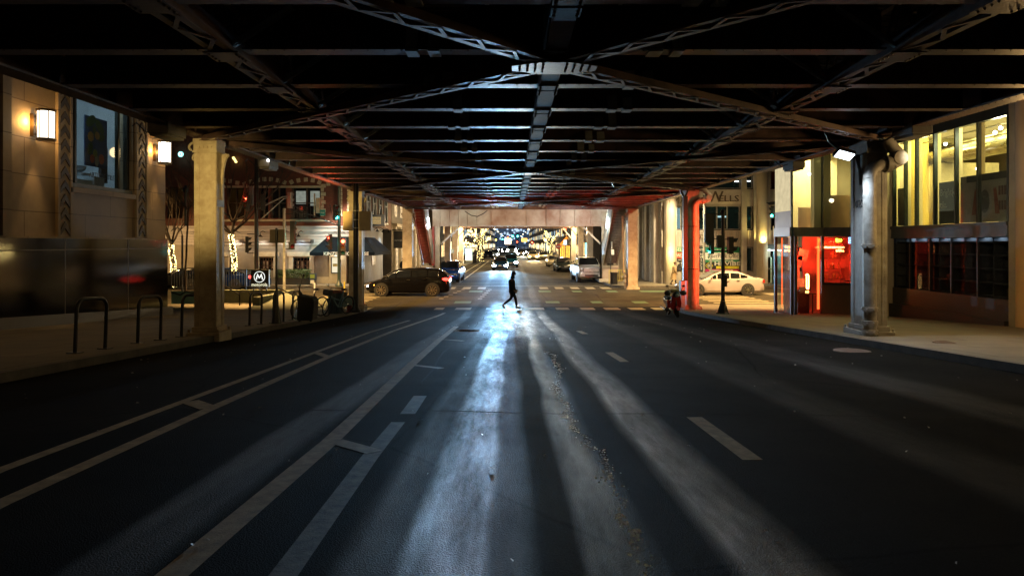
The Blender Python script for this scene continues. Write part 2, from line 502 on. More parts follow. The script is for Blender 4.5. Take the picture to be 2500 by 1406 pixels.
def pavement(name, outline, zf, h=.13, mat=concrete):
    """raised slab following the street, its kerb faces included; outline counter-clockwise (x, y)"""
    mb = MB()
    n = len(outline)
    top = [(x, y, gz(y) + h) for x, y in outline]
    bot = [(x, y, gz(y) - .1) for x, y in outline]
    bm = bmesh.new()
    vt = [bm.verts.new(p) for p in top]
    f = bm.faces.new(vt)
    bm.normal_update()
    bmesh.ops.triangulate(bm, faces=[f])
    mb.add([v.co[:] for v in bm.verts], [tuple(v.index for v in fc.verts) for fc in _idx(bm)])
    bm.free()
    mb.mat(1)
    for i in range(n):
        a, b = i, (i + 1) % n
        mb.add([top[a], top[b], bot[b], bot[a]], [(0, 1, 2, 3)])
    return tag(mb.build(name, [mat, kerbstone]), kind='structure')


def _idx(bm):
    bm.verts.index_update(); bm.verts.ensure_lookup_table()
    return list(bm.faces)


def strip_outline(xa, xb, ys):
    return [(xb, y) for y in ys] + [(xa, y) for y in reversed(ys)]


NY = [-12, -6, 0, 6, 12, 18, 24, 27, 28.5, 30]


def nslab(name, xa, xb, ys, corner=0):
    """near pavement as bands so that it follows the slope"""
    mb = MB()
    for i in range(len(ys) - 1):
        y0, y1 = ys[i], ys[i + 1]
        z0, z1 = gz(y0) + .13, gz(y1) + .13
        x0 = xa(y0) if callable(xa) else xa; x1 = xa(y1) if callable(xa) else xa
        w0 = xb(y0) if callable(xb) else xb; w1 = xb(y1) if callable(xb) else xb
        mb.mat(0).add([(x0, y0, z0), (w0, y0, z0), (w1, y1, z1), (x1, y1, z1)], [(0, 1, 2, 3)])
        mb.mat(1).add([(w0, y0, z0), (w1, y1, z1), (w1, y1, z1 - .25), (w0, y0, z0 - .25)], [(0, 1, 2, 3)])
        mb.add([(x0, y0, z0), (x1, y1, z1), (x1, y1, z1 - .25), (x0, y0, z0 - .25)], [(0, 1, 2, 3)])
    y1 = ys[-1]; z1 = gz(y1) + .13
    x1 = xa(y1) if callable(xa) else xa; w1 = xb(y1) if callable(xb) else xb
    mb.mat(1).add([(x1, y1, z1), (w1, y1, z1), (w1, y1, z1 - .25), (x1, y1, z1 - .25)], [(0, 1, 2, 3)])
    return tag(mb.build(name, [concrete, kerbstone]), kind='structure')


def rc(r, ye, s):   # rounded street corner
    def f(y):
        if y < ye - r: return s
        d = min(r, y - (ye - r))
        return s - math.copysign(1, s) * -(r - math.sqrt(max(0, r * r - d * d)))
    return f


YS = [-12, -6, 0, 6, 12, 18, 24, 27, 28, 29, 30, 30.8, 31.5, 32.1, 32.6, 32.9, 33]
nslab('pavement_left', -95, rc(2.2, 33, -6.62), YS)
nslab('pavement_right', rc(2.2, 33, 7.32), 95, YS)
YF = [47.3, 47.4, 47.7, 48.2, 48.9, 50, 80, 140, 300, 700]
nslab('far_pavement_left', -95, lambda y: -6.3 if y > 48.9 else -6.3 - 1.6 * (1 - math.sqrt(max(0, 1 - ((48.9 - y) / 1.6) ** 2))), YF)
nslab('far_pavement_right', lambda y: 7.0 if y > 48.9 else 7.0 + 1.6 * (1 - math.sqrt(max(0, 1 - ((48.9 - y) / 1.6) ** 2))), 95, YF)
for nm, xs in (('far_pavement_left', (-95, -7.9)), ('far_pavement_right', (8.6, 95))):
    MBk = MB().box(xs[0], xs[1], 47.29, 47.3, -.1, .13)
    tag(MBk.build(nm + '_kerb', kerbstone), kind='structure')
# kerb-top stone strips
for s, x in ((-1, -6.62), (1, 7.32)):
    mb = MB()
    for i in range(8):
        y0, y1 = YS[i], YS[i + 1]
        xa, xb = x, x + s * .16
        mb.add([(xa, y0, gz(y0) + .134), (xb, y0, gz(y0) + .134), (xb, y1, gz(y1) + .134), (xa, y1, gz(y1) + .134)], [(0, 1, 2, 3)])
    tag(mb.build('kerb_top', kerbstone), kind='structure')


# ---------------------------------------------------------------- painted markings, each laid on the road surface
def ribbon(mb, pts, w, dz=.0012, n=12):
    """painted line through ground points, w wide"""
    pts = [Vector((p.x, p.y, 0)) for p in pts]
    dense = []
    for a, b in zip(pts, pts[1:]):
        for i in range(n): dense.append(a.lerp(b, i / n))
    dense.append(pts[-1])
    vs = []
    for i, p in enumerate(dense):
        d = (dense[min(i + 1, len(dense) - 1)] - dense[max(i - 1, 0)]).normalized()
        q = Vector((-d.y, d.x, 0)) * w / 2
        for s in (-1, 1):
            v = p + q * s
            vs.append((v.x, v.y, gz(v.y) + dz))
    mb.add(vs, [(2 * i, 2 * i + 1, 2 * i + 3, 2 * i + 2) for i in range(len(dense) - 1)])


def pixquad(mb, x0, x1, y0, y1, dz=.005):
    mb.add([G_(x0, y1, dz), G_(x1, y1, dz), G_(x1, y0, dz), G_(x0, y0, dz)], [(0, 1, 2, 3)])


def slab(mb, x0, x1, y0, y1, dz=.003):
    mb.add([(x0, y0, gz(y0) + dz), (x1, y0, gz(y0) + dz), (x1, y1, gz(y1) + dz), (x0, y1, gz(y1) + dz)], [(0, 1, 2, 3)])


g = lambda *p: [G_(a, b) for a, b in p]
mk = MB()
ribbon(mk, g((-420, 1322), (0, 1147), (460, 975), (770, 860), (900, 812), (1000, 782)), .11)
ribbon(mk, g((-420, 1433), (0, 1229), (510, 999), (800, 872), (960, 808), (1085, 764)), .13)
ribbon(mk, g((462, 979), (512, 996)), .20, .0018, 1)
ribbon(mk, g((772, 861), (802, 871)), .16, .0018, 1)
ribbon(mk, g((250, 1550), (430, 1395), (805, 1078), (1005, 889), (1070, 832), (1114, 797)), .15)
ribbon(mk, g((818, 1076), (915, 1103)), .15, .0018, 1)
ribbon(mk, g((1008, 891), (1077, 899)), .13, .0018, 1)
ribbon(mk, g((1085, 829), (1132, 832)), .13, .0018, 1)
ribbon(mk, g((1112, 805), (1166, 808)), .13, .0018, 1)
ribbon(mk, g((1695, 1018), (1838, 1122)), .15, .0012, 4)
ribbon(mk, g((1487, 860), (1525, 883)), .15, .0012, 2)
ribbon(mk, g((1413, 808), (1429, 815)), .15, .0012, 2)
tag(mk.build('lane_markings', white_line), kind='structure')
fk = MB()
ribbon(fk, g((690, 1406), (905, 1112), (972, 1030)), .13, .0008)
ribbon(fk, g((995, 1010), (1026, 966)), .15, .0010, 3)
tag(fk.build('faded_markings', faded_line), kind='structure')
cw = MB()
for a, b in ((1062, 1084), (1112, 1150), (1187, 1224), (1281, 1328), (1357, 1389), (1417, 1451), (1475, 1512), (1535, 1572), (1592, 1625)):
    ya, yb = 31.4, 32.5
    xa, xb = X_(a, 32), X_(b, 32)
    slab(cw, xa, xb, ya, yb)
for a, b in ((1094, 1112), (1130, 1149), (1167, 1186), (1317, 1338), (1355, 1375), (1393, 1413), (1430, 1451), (1467, 1490)):
    slab(cw, X_(a, 46.9), X_(b, 46.9), 46.0, 47.9)
slab(cw, -6.0, 6.9, 49.4, 49.6)
for k in range(8):                                   # ladder crossings over the side street
    slab(cw, -10.8, -7.6, 34.0 + k * 1.0, 34.42 + k * 1.0)
    slab(cw, 10.4, 13.6, 34.0 + k * 1.0, 34.42 + k * 1.0)
slab(cw, 14.6, 19, 35.5, 35.7); slab(cw, 15.4, 17.2, 40.6, 42.2)
for k in range(6):                                   # dotted guide lines through the crossing
    slab(cw, -3.4 - k * .13, -3.15 - k * .13, 45.2 - k * 1.5, 45.6 - k * 1.5)
    slab(cw, -1.6 - k * .06, -1.35 - k * .06, 45.2 - k * 1.5, 45.6 - k * 1.5)
tag(cw.build('crosswalk_markings', white_line), kind='structure')
gk = MB()
for a, b in ((1236, 1254), (1332, 1366), (1443, 1470), (1545, 1579), (1110, 1150)):
    slab(gk, X_(a, 35.6), X_(b, 35.6), 35.0, 36.2)
for a, b in ((1145, 1178), (1315, 1345), (1397, 1420), (1482, 1507)):
    slab(gk, X_(a, 43.6), X_(b, 43.6), 43.0, 44.4)
slab(gk, 8.2, 10.2, 43.2, 44.2); slab(gk, 13.9, 18.5, 33.7, 34.8)
tag(gk.build('bike_lane_green_markings', green_line), kind='structure')
# ragged pale sealing flaked out along a crack
random.seed(77)
sm = MB(); y = 2.6; x = .52
while y < 13:
    x += random.uniform(-.022, .024) + (.60 - x) * .03; y += random.uniform(.012, .03)
    for k in range(random.choice((0, 1, 1, 2, 4))):
        px_, py_ = x + random.gauss(0, .022), y + random.gauss(0, .02); r = random.uniform(.003, .012)
        a0 = random.uniform(0, 6.3)
        sm.add([(px_ + r * random.uniform(.5, 1.2) * math.cos(a0 + t), py_ + 1.6 * r * random.uniform(.5, 1.2) * math.sin(a0 + t), gz(py_) + .0015) for t in (0, 1.3, 2.5, 3.8, 5.1)], [(0, 1, 2, 3, 4)])
tag(sm.build('crack_sealing', pm('flaked_pale_sealing', (.85, .95, .95), (.6, .7, .7), 30, .3, .2), fix=False), kind='structure')
# tar seams: narrow black lines of sealant wandering over the road
tar = MB(); random.seed(63)
for (xa_, ya_, xb_, yb_) in ((-6.2, 7.2, 6.9, 6.4), (-6.3, 14.5, 2.0, 13.8), (-1.25, 9, -1.05, 27), (-6, 22.5, 6.9, 23.2), (.9, 11.6, 6.9, 11.0), (-3.6, 3.5, -3.4, 10)):
    pts_ = [Vector((xa_ + (xb_ - xa_) * k / 14 + random.uniform(-.09, .09), ya_ + (yb_ - ya_) * k / 14 + random.uniform(-.09, .09), 0)) for k in range(15)]
    ribbon(tar, pts_, random.uniform(.018, .035), .0010, 3)
tag(tar.build('tar_seams', pm('glossy_tar', (.004, .004, .005), None, 5, .85, .3, spec=.05)), kind='structure')
bk = MB()
for x in (-5.05, -4.1): ribbon(bk, [Vector((x, 53.5, 0)), Vector((x, 120, 0))], .12)
tag(bk.build('far_bike_lane_markings', white_line), kind='structure')
# manhole covers and utility lids
for (px, py, r, lab) in ((2080, 857, .33, 'round iron manhole cover in the road near the right kerb'), (1140, 808, .34, 'round iron manhole cover near the end of the long white lane line'), (2305, 836, .2, 'small round iron lid set in the right pavement')):
    dz = .135 if px > 2200 else .0
    c = G_(px, py, dz)
    mb = MB().lathe([(0, .012), (r * .9, .012), (r * .9, .008), (r, .008), (r, -.02)], c + Vector((0, 0, .002)), 24)
    for k in range(5): mb.box(c.x - r * .6, c.x + r * .6, c.y - r * .6 + k * r * .3, c.y - r * .6 + k * r * .3 + .02, c.z + .014, c.z + .018)
    tag(mb.build('manhole_cover', rust), lab, 'manhole cover')
# small litter on the road
lit = MB()
for k in range(130):
    x, y = random.uniform(-6.3, 7), random.uniform(3, 22)
    a = random.uniform(0, 6.28); r = random.uniform(.008, .025)
    z = gz(y) + .006
    lit.add([(x + r * math.cos(a), y + r * math.sin(a), z), (x - r * .5 * math.sin(a), y + r * .5 * math.cos(a), z + .01), (x - r * math.cos(a), y - r * math.sin(a), z + .003), (x + r * .4 * math.sin(a), y - r * .4 * math.cos(a), z)], [(0, 1, 2, 3)])
tag(lit.build('litter', pm('dry_leaf_scraps', (.5, .48, .42), None, 5, .6, 0)), 'scattered dry leaf scraps and grit on the dark road', 'litter', kind='stuff')

# ================================================================ ELEVATED RAILWAY over the street
DZ = 5.45                      # underside of the girders
viad = thing('elevated_railway', 'riveted steel elevated railway deck on columns over the near street', 'elevated railway', (0, 0, 5.4))
YA, YB = -8.0, 46.9
XC, XL, XR = .55, -7.05, 8.35


def rivets(mb, p, q, n, r=.018, off=(0, 0, -.01)):
    p, q = Vector(p), Vector(q)
    for i in range(n):
        mb.octa(p.lerp(q, (i + .5) / n) + Vector(off), r)


def igirder(x, y0, y1, w, h, name, mat, stiff=1.5, z=DZ, riv=True):
    mb = MB()
    mb.box(x - w / 2, x + w / 2, y0, y1, z, z + .035)
    mb.box(x - w / 2, x + w / 2, y0, y1, z + h - .035, z + h)
    mb.box(x - .012, x + .012, y0, y1, z + .035, z + h - .035)
    # angle legs joining web and flange
    for s in (-1, 1): mb.box(x + s * .013, x + s * .03, y0, y1, z + .036, z + .16)
    y = y0 + .4
    while y < y1:
        for s in (-1, 1): mb.box(x + s * .03, x + s * (w / 2 - .02), y, y + .02, z + .036, z + h - .036)
        y += stiff
    if riv:
        for s in (-1, 1): rivets(mb, (x + s * w * .36, y0, z), (x + s * w * .36, y1, z), int((y1 - y0) / .16), .014, (0, 0, -.003))
    return mb.build(name, mat, viad)


igirder(XL, YA, YB, .36, 1.25, 'edge_girder', beam_steel)
igirder(XR, YA, YB, .36, 1.25, 'edge_girder', beam_steel)
# the girder down the middle: flat plate below with splice plates and lattice openings
mb = MB()
mb.box(XC - .13, XC + .13, YA, YB, DZ - .03, DZ + .01)
mb.box(XC - .13, XC - .11, YA, YB, DZ + .01, DZ + .6); mb.box(XC + .11, XC + .13, YA, YB, DZ + .01, DZ + .6)
y = YA
FB = [6.78 + 1.862 * k for k in range(-5, 22)]
for y in FB:
    mb.box(XC - .155, XC + .155, y - .30, y - .02, DZ - .048, DZ - .031)
    mb.box(XC - .155, XC + .155, y + .05, y + .33, DZ - .048, DZ - .031)
    for s in (-1, 1):
        rivets(mb, (XC + s * .12, y - .3, DZ - .05), (XC + s * .12, y + .33, DZ - .05), 5, .02, (0, 0, 0))
mb.build('centre_girder', pm('dark_rusty_girder', (.085, .05, .04), (.03, .02, .018), 2.2, .75, .35, .1, spec=.2), viad)
# the two lattice girders between the middle and the edges
for x in (-3.6, 4.9):
    mb = MB()
    for s in (-1, 1):
        mb.box(x + s * .15, x + s * .05, YA, YB, DZ - .02, DZ + .0)
        mb.box(x + s * .15, x + s * .135, YA, YB, DZ, DZ + .22)
        mb.box(x + s * .15, x + s * .05, YA, YB, DZ + .70, DZ + .72)
    y = YA
    k = 0
    while y < YB - .5:
        a, b = (-.12, .12) if k % 2 else (.12, -.12)
        mb.beam((x + a, y, DZ - .026), (x + b, y + .42, DZ - .026), .05, .010)
        s = 1 if k % 2 else -1
        mb.beam((x + .14, y, DZ + .36 - s * .32), (x + .14, y + .42, DZ + .36 + s * .32), .012, .05)
        mb.beam((x - .14, y, DZ + .36 + s * .32), (x - .14, y + .42, DZ + .36 - s * .32), .012, .05)
        y += .42; k += 1
    for y in FB:
        mb.box(x - .22, x + .22, y - .22, y + .22, DZ - .045, DZ - .028)
        for s in (-1, 1): rivets(mb, (x + s * .17, y - .2, DZ - .05), (x + s * .17, y + .2, DZ - .05), 4, .02, (0, 0, 0))
    mb.build('lattice_girder', beam_steel, viad)
# cross beams
for y in FB:
    if y > YB - .3: continue
    mb = MB()
    for a, b in ((XL + .19, -3.83), (-3.37, XC - .16), (XC + .16, 4.67), (5.13, XR - .19)):
        mb.box(a, b, y - .13, y + .13, DZ + .02, DZ + .045)
        mb.box(a, b, y - .008, y + .008, DZ + .045, DZ + .55)
        mb.box(a, b, y - .12, y + .12, DZ + .55, DZ + .57)
        rivets(mb, (a, y - .1, DZ + .02), (b, y - .1, DZ + .02), int((b - a) / .2), .013, (0, 0, -.003))
    mb.build('cross_beam', beam_steel, viad)
# pale sway braces standing in V pairs on the lattice girders
for y in FB:
    if y < 4 or y > YB - 1: continue
    for x in (-3.6, 4.9):
        s = 1 if x < 0 else -1
        MB().ang((x + s * .16, y - .19, DZ + .03), (x + s * .90, y - .19, DZ + .50), .05, .055).build('sway_brace', white_brace, viad)
        MB().ang((x - s * .16, y - .19, DZ + .28), (x - s * .70, y - .19, DZ + .52), .045, .045).build('sway_brace', white_brace, viad)
# horizontal wind bracing between the columns and the middle girder
CY = (15.75, 30.6, 45.9)
NODES = (-6.0, 8.9, 22.4, 38.0)
for (a, ya), (b, yb) in [((XL, 15.5), (XC, 8.9)), ((XR, 15.5), (XC, 8.9)), ((XL, .4), (XC, 8.9)), ((XR, .4), (XC, 8.9)), ((XL, 15.9), (XC, 22.4)), ((XR, 15.9), (XC, 22.4)),
                         ((XL, 30.3), (XC, 22.4)), ((XR, 30.3), (XC, 22.4)), ((XL, 30.8), (XC, 38)), ((XR, 30.8), (XC, 38)), ((XL, 45.5), (XC, 38)), ((XR, 45.5), (XC, 38))]:
    mb = MB()
    p, q = Vector((a, ya, DZ - .09)), Vector((b, yb, DZ - .09))
    d = (q - p).normalized(); n = Vector((-d.y, d.x, 0)) * .10
    for s in (-1, 1): mb.beam(p + n * s, q + n * s, .08, .012)
    mb.beam(p + Vector((0, 0, .06)) + n, q + Vector((0, 0, .06)) + n, .012, .10)
    mb.beam(p + Vector((0, 0, .06)) - n, q + Vector((0, 0, .06)) - n, .012, .10)
    L = (q - p).length; k = 0; t = .3
    while t < L - .6:
        s = 1 if k % 2 else -1
        mb.beam(p + d * t + n * s - Vector((0, 0, .012)), p + d * (t + .3) - n * s - Vector((0, 0, .012)), .04, .008)
        t += .3; k += 1
    mb.build('wind_brace', beam_steel, viad)
for y in (8.9, 22.4, 38.0):
    mb = MB()
    mb.prism([(XC - .55, y - .12, DZ - .12), (XC - .55, y + .12, DZ - .12), (XC - .2, y + .3, DZ - .12), (XC + .2, y + .3, DZ - .12), (XC + .55, y + .12, DZ - .12), (XC + .55, y - .12, DZ - .12), (XC + .2, y - .3, DZ - .12), (XC - .2, y - .3, DZ - .12)], (0, 0, .015))
    for s in (-1, 1):
        for k in range(3): rivets(mb, (XC + s * .1, y - .25 + k * .2, DZ - .125), (XC + s * .5, y - .1 + k * .08, DZ - .125), 4, .02, (0, 0, 0))
    mb.build('gusset_plate', beam_steel, viad)
# track timbers, stringers, walkway plates between the timbers
mb = MB()
for x in (-2.55, -.55, 1.65, 3.65, 6.5, -5.2): mb.box(x - .09, x + .09, YA, YB, DZ + .57, DZ + .92)
mb.build('stringer', pm('dark_stringer_paint', (.06, .05, .05), None, 2, .6, .2), viad)
mb = MB()
y = YA
while y < YB:
    mb.box(XL, XR, y, y + .21, DZ + .93, DZ + 1.15)
    y += .262 if int(y * 7) % 9 else .30
tag(mb.build('track_timber', wood_tie, viad), kind='stuff')
MB().box(XL - .1, XR + .1, YA, YB + .1, DZ + 1.22, DZ + 1.28).build('deck_top', wood_tie, viad)
# added pale plates in place of light through the ties, under the cross beams, in two pairs of rows below the tracks
random.seed(41)
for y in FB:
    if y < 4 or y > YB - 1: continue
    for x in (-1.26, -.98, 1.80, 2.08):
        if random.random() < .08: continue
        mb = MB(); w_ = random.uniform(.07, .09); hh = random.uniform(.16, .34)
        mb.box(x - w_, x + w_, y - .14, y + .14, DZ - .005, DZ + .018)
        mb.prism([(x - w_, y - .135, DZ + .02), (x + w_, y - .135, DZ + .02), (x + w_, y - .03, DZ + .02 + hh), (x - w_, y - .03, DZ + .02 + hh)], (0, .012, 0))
        mb.build('light_patch_plate', deck_and_light_plate, viad)
for x0 in (-.35, 1.5):
    mb = MB().ang((x0, YA, DZ + .9), (x0, YB, DZ + .9), .05, .03)
    mb.build('guard_angle', deck_and_light_plate, viad)
mb = MB()
for x in (-2.7, -1.26, 1.82, 3.26):
    mb.box(x - .035, x + .035, YA, YB, DZ + 1.15, DZ + 1.219)
mb.build('rail', rust, viad)
# end girder across the street
mb = MB()
mb.box(XL + .18, XR - .18, 46.55, 46.9, DZ - .06, DZ - .03); mb.box(XL + .18, XR - .18, 46.7, 46.72, DZ - .03, DZ + 1.2)
for k in range(10):
    x = XL + .8 + k * 1.55
    mb.box(x, x + .02, 46.56, 46.7, DZ - .03, DZ + 1.2)
mb.build('end_girder', beam_steel, viad)


def column(xc, y0, side, mat_front, facew=.5, sidew=.75, zb=0.0, extras=True, wide=.62):
    """built-up box column: channels front and back, cover plates, shoe and cap; y0 its near face; side +1: left-hand column"""
    top = DZ - .05
    m = MB()
    h = wide / 2
    m.box(xc - h, xc + h, y0, y0 + sidew, zb, top)
    for s in (-1, 1):                                # corner angles with rivets
        for yy in (y0 - .012, y0 + sidew):
            m.box(xc + s * h, xc + s * (h - .11), yy, yy + .012, zb + .1, top - .32)
        rivets(m, (xc + s * (h - .055), y0 - .012, zb + .3), (xc + s * (h - .055), y0 - .012, top - .4), 34, .013, (0, -.003, 0))
        m.box(xc + s * (h + .012), xc + s * h, y0, y0 + .11, zb + .1, top - .32)
        m.box(xc + s * (h + .012), xc + s * h, y0 + sidew - .11, y0 + sidew, zb + .1, top - .32)
        rivets(m, (xc + s * (h + .012), y0 + .055, zb + .3), (xc + s * (h + .012), y0 + .055, top - .4), 34, .013, (s * .003, 0, 0))
    c = m.build('column', mat_front, viad)
    b = MB()
    b.box(xc - h - .13, xc + h + .13, y0 - .13, y0 + sidew + .13, zb - .15, zb + .10)
    b.box(xc - h - .05, xc + h + .05, y0 - .05, y0 + sidew + .05, zb + .101, zb + .22)
    for s in (-1, 1):
        for t in (-1, 1): b.tube((xc + s * (h + .09), y0 + (sidew + .09 if t > 0 else -.09), zb + .1), (xc + s * (h + .09), y0 + (sidew + .09 if t > 0 else -.09), zb + .17), .03, n=6)
    b.build('column_shoe', mat_front, c, bevel=.012)
    k = MB()
    k.box(xc - h - .04, xc + h + .04, y0 - .04, y0 + sidew + .04, top - .31, top - .27)
    k.box(xc - h - .03, xc + h + .03, y0 - .03, y0 + sidew + .03, top - .12, top)
    k.box(xc - h - .02, xc + h + .02, y0 - .02, y0 + sidew + .02, top - .269, top - .121)
    for i in range(4): k.tube((xc - h + .1 + i * (wide - .2) / 3, y0 - .02, top - .19), (xc - h + .1 + i * (wide - .2) / 3, y0 - .045, top - .19), .028, n=6)
    for s in (-1, 1):
        pts = [(xc + s * (h + .012), y0 + .3, top - 1.0)]
        for i in range(9):
            t = i / 8 * math.pi / 2
            pts.append((xc + s * (h + .012 + .16 * (1 - math.cos(t))), y0 + .3, top - .95 + .62 * math.sin(t)))
        k.path(pts, .035, 6)
        k.prism([(xc + s * (h + .012), y0 + .31, top - .9), (xc + s * (h + .14), y0 + .31, top - .30), (xc + s * (h + .012), y0 + .31, top - .30)], (0, .015, 0))
    k.build('column_cap', mat_front, c)
    return c


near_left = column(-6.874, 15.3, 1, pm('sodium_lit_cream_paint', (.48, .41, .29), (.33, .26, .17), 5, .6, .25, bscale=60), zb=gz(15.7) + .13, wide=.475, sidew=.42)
near_right = column(X_(2126, 15.45) + .12, 15.4, -1, grey_steel, zb=gz(15.7) + .13, wide=.43)
mid_left = column(X_(870, 30.5), 30.3, 1, pale_steel, zb=gz(30.6) + .13, wide=.55, sidew=.5)
mid_right = column(X_(1684, 30.3), 29.8, -1, pale_steel, zb=gz(30.2) + .13, wide=.52)
far_left = column(X_(996, 45.9), 45.6, 1, pale_steel, zb=0.0)
far_right = column(X_(1543, 45.9), 45.6, -1, pale_steel, zb=0.0)
# scroll brackets beside the near left cap
mb = MB()
bx = X_(470, 15.5)
for k, (dx, dzz, r) in enumerate(((-.02, -.18, .16), (.04, -.42, .11), (.1, -.6, .07))):
    pts = []
    for i in range(22):
        t = i / 21 * 4.2
        rr = r * (1 - i / 30)
        pts.append((bx + dx + rr * math.cos(t), 15.55, DZ - .05 + dzz + rr * math.sin(t)))
    mb.path(pts, .028, 6)
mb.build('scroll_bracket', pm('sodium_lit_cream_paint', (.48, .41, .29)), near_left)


def downpipe(xc, yc, r, zb, top, joints, parent, mat, elbow=1):
    m = MB()
    m.tube((xc, yc, zb), (xc, yc, top - .25), r, n=18)
    pts = []
    for i in range(10):
        t = i / 9 * math.pi / 2
        pts.append((xc + elbow * .32 * (1 - math.cos(t)), yc, top - .25 + .32 * math.sin(t)))
    pts.append((xc + elbow * .5, yc, top + .07))
    m.path(pts, r * 1.02, 16)
    m.tube((xc + elbow * .34, yc, top + .07), (xc + elbow * .44, yc, top + .07), r * 1.35, n=16)
    m.path([(xc + elbow * .5, yc, top + .07), (xc + elbow * .62, yc, top + .12), (xc + elbow * .66, yc, top + .28), (xc + elbow * .5, yc, top + .45), (xc + elbow * .4, yc, top + .6)], r * .95, 14)
    m.tube((xc + elbow * .62, yc - r * 1.1, top + .2), (xc + elbow * .62, yc + r * 1.1, top + .2), r * 1.1, n=14)
    m.tube((xc + elbow * .42, yc, top + .53), (xc + elbow * .37, yc, top + .62), r * 1.3, n=14)
    for z in joints:
        m.lathe([(r, -.05), (r * 1.22, -.045), (r * 1.22, .045), (r, .05)], (xc, yc, z), 18)
        for i in range(8):
            a = i * math.pi / 4
            m.ball((xc + math.cos(a) * r * 1.25, yc + math.sin(a) * r * 1.25, z), .018, 5, 4)
    return m.build('drain_pipe', mat, parent, smooth=True)


zb = gz(15.6) + .13
downpipe(X_(2128, 15.1), 15.18, .14, zb, Z_(408, 15.1), (zb + .12, zb + .32, zb + .62, 3.0), near_right, pm('scuffed_cream_pipe', (.36, .35, .33), (.20, .19, .17), 5, .45, .2))
downpipe(X_(1694, 29.7), 29.62, .115, .15, Z_(494, 29.7), (.3, .6), mid_right, pale_steel)
text('1022', .26, black_metal, near_right, (X_(2126, 15.45) + .12 - .232, 15.8, Z_(499, 15.8)), '-x', 'column_number')
MB().box(-6.874 + .251, -6.874 + .256, 15.32, 15.70, Z_(505, 15.5), Z_(489, 15.5)).build('dark_band', black_metal, near_left)
# box beside the mid right column, pale blue-white on its near edge
MB().box(X_(1661, 29.5), X_(1671, 29.5), 29.35, 29.75, .25, Z_(685, 29.5)).build('conduit_box', pm('pale_blue_white_paint', (.40, .5, .6), None, 4, .5, .05), mid_right, bevel=.01)
MB().box(X_(833, 30), X_(841, 30), 30.4, 30.6, 0.2, .9).build('conduit_box', dark_grey, mid_left)

# luminaire boxes hung below the edge girders
def hung_box(px, py, Y, x, w, label, d=.75):
    t = thing('hanging_luminaire', label, 'lamp', (x, Y, Z_(py, Y)), group='box lamps hung under the edge girders')
    z = Z_(py, Y)
    m = MB(); m.box(x - w / 2, x + w / 2, Y - d / 2, Y + d / 2, z - .12, z + .12); m.box(x - w / 2 + .03, x + w / 2 - .03, Y - d / 2 + .03, Y + d / 2 - .03, z - .17, z - .121)
    m.build('housing', pm('box_lamp_paint', (.20, .19, .17), None, 4, .55, .1), t, bevel=.01)
    m = MB()
    for s in (-.1, .1): m.tube((x + s, Y, z + .12), (x + s, Y, DZ + .0), .012, n=6)
    m.build('hanger_rod', black_metal, t)
    m = MB(); m.path([(x - w / 2, Y, z + .02), (x - w / 2 - .2, Y, z - .05), (x - w / 2 - .42, Y, z + .15), (x - w / 2 - .5, Y, DZ - .01)], .014, 6); m.build('cable', black_metal, t)
    return t


hung_box(405, 318, 13.9, X_(408, 13.9), .42, 'grey box lamp hanging left of the yellow-lit column cap')
hung_box(2225, 318, 14.3, X_(2226, 14.3), .42, 'grey box lamp hanging in front of the yellow showroom windows')
hung_box(1940, 403, 20.3, X_(1938, 20.3), .36, 'grey box lamp hanging before the white upper panel of the glass corner')
hung_box(657, 401, 19.9, X_(655, 19.9), .34, 'pale box lamp hanging above the brick building')
b = MB().box(X_(653, 19.5), X_(657, 19.5), 19.45, 19.5, Z_(395, 19.5), Z_(389, 19.5)).build('warning_light', em('white_glow', (1, .97, .9), 5), bpy.data.objects['hanging_luminaire.003'])

# flood light on the near right column
fl = thing('flood_light', 'square white floodlight glowing beside the cap of the 1022 column', 'flood light', P_(2063, 376, 15.0))
c = P_(2061, 376, 15.0)
rot = Euler((R(-34), R(14), R(4)))
MB().obox(c, (.40, .26, .09), rot).build('housing', black_metal, fl, bevel=.01)
MB().obox(c + rot.to_matrix() @ Vector((0, 0, -.05)), (.35, .21, .012), rot).build('lens', em('flood_glow', (.78, .90, 1), 5), fl)
MB().path([c + Vector((-.05, 0, .05)), c + Vector((-.25, .15, .3)), c + Vector((-.3, .25, .55))], .035, 8).build('arm', black_metal, fl)
lamp('SPOT', c + rot.to_matrix() @ Vector((0, 0, -.09)), 260, (.72, .86, 1), .12, c + Vector((.2, -1.0, -4)), 130, .6, 'flood_lamp')

# signals seen from behind, strung across below the deck, with their cable
sw = thing('signal_span', 'three dark signal backs on a thick cable strung under the deck', 'signal span', (0, 38, 5))
ys = 37.0
mb = MB()
mb.path([P_(a, b, ys) for a, b in ((880, 462), (960, 462), (1040, 462), (1075, 468), (1130, 466), (1190, 470), (1225, 484), (1262, 489), (1300, 480), (1350, 474), (1440, 473), (1500, 474), (1600, 474), (1665, 476))], .07, 8)
mb.build('cable', pm('dull_red_sheath', (.16, .05, .04), None, 5, .5), sw)
for px0, px1, py0, py1 in ((982, 1042, 465, 490), (1105, 1168, 450, 473), (1226, 1280, 459, 488)):
    m = MB(); m.box(X_(px0, ys), X_(px1, ys), ys - .18, ys + .12, Z_(py1, ys), Z_(py0, ys))
    for k in range(3):
        xx = X_(px0, ys) + (k + .5) * (X_(px1, ys) - X_(px0, ys)) / 3
        m.tube((xx, ys + .12, (Z_(py0, ys) + Z_(py1, ys)) / 2), (xx, ys + .38, (Z_(py0, ys) + Z_(py1, ys)) / 2), .14, n=10)
    m.build('signal_head', black_metal, sw, bevel=.02)
    MB().tube((X_((px0 + px1) / 2, ys), ys, Z_(py0, ys)), (X_((px0 + px1) / 2, ys), ys, DZ), .03, n=6).build('hanger', black_metal, sw)
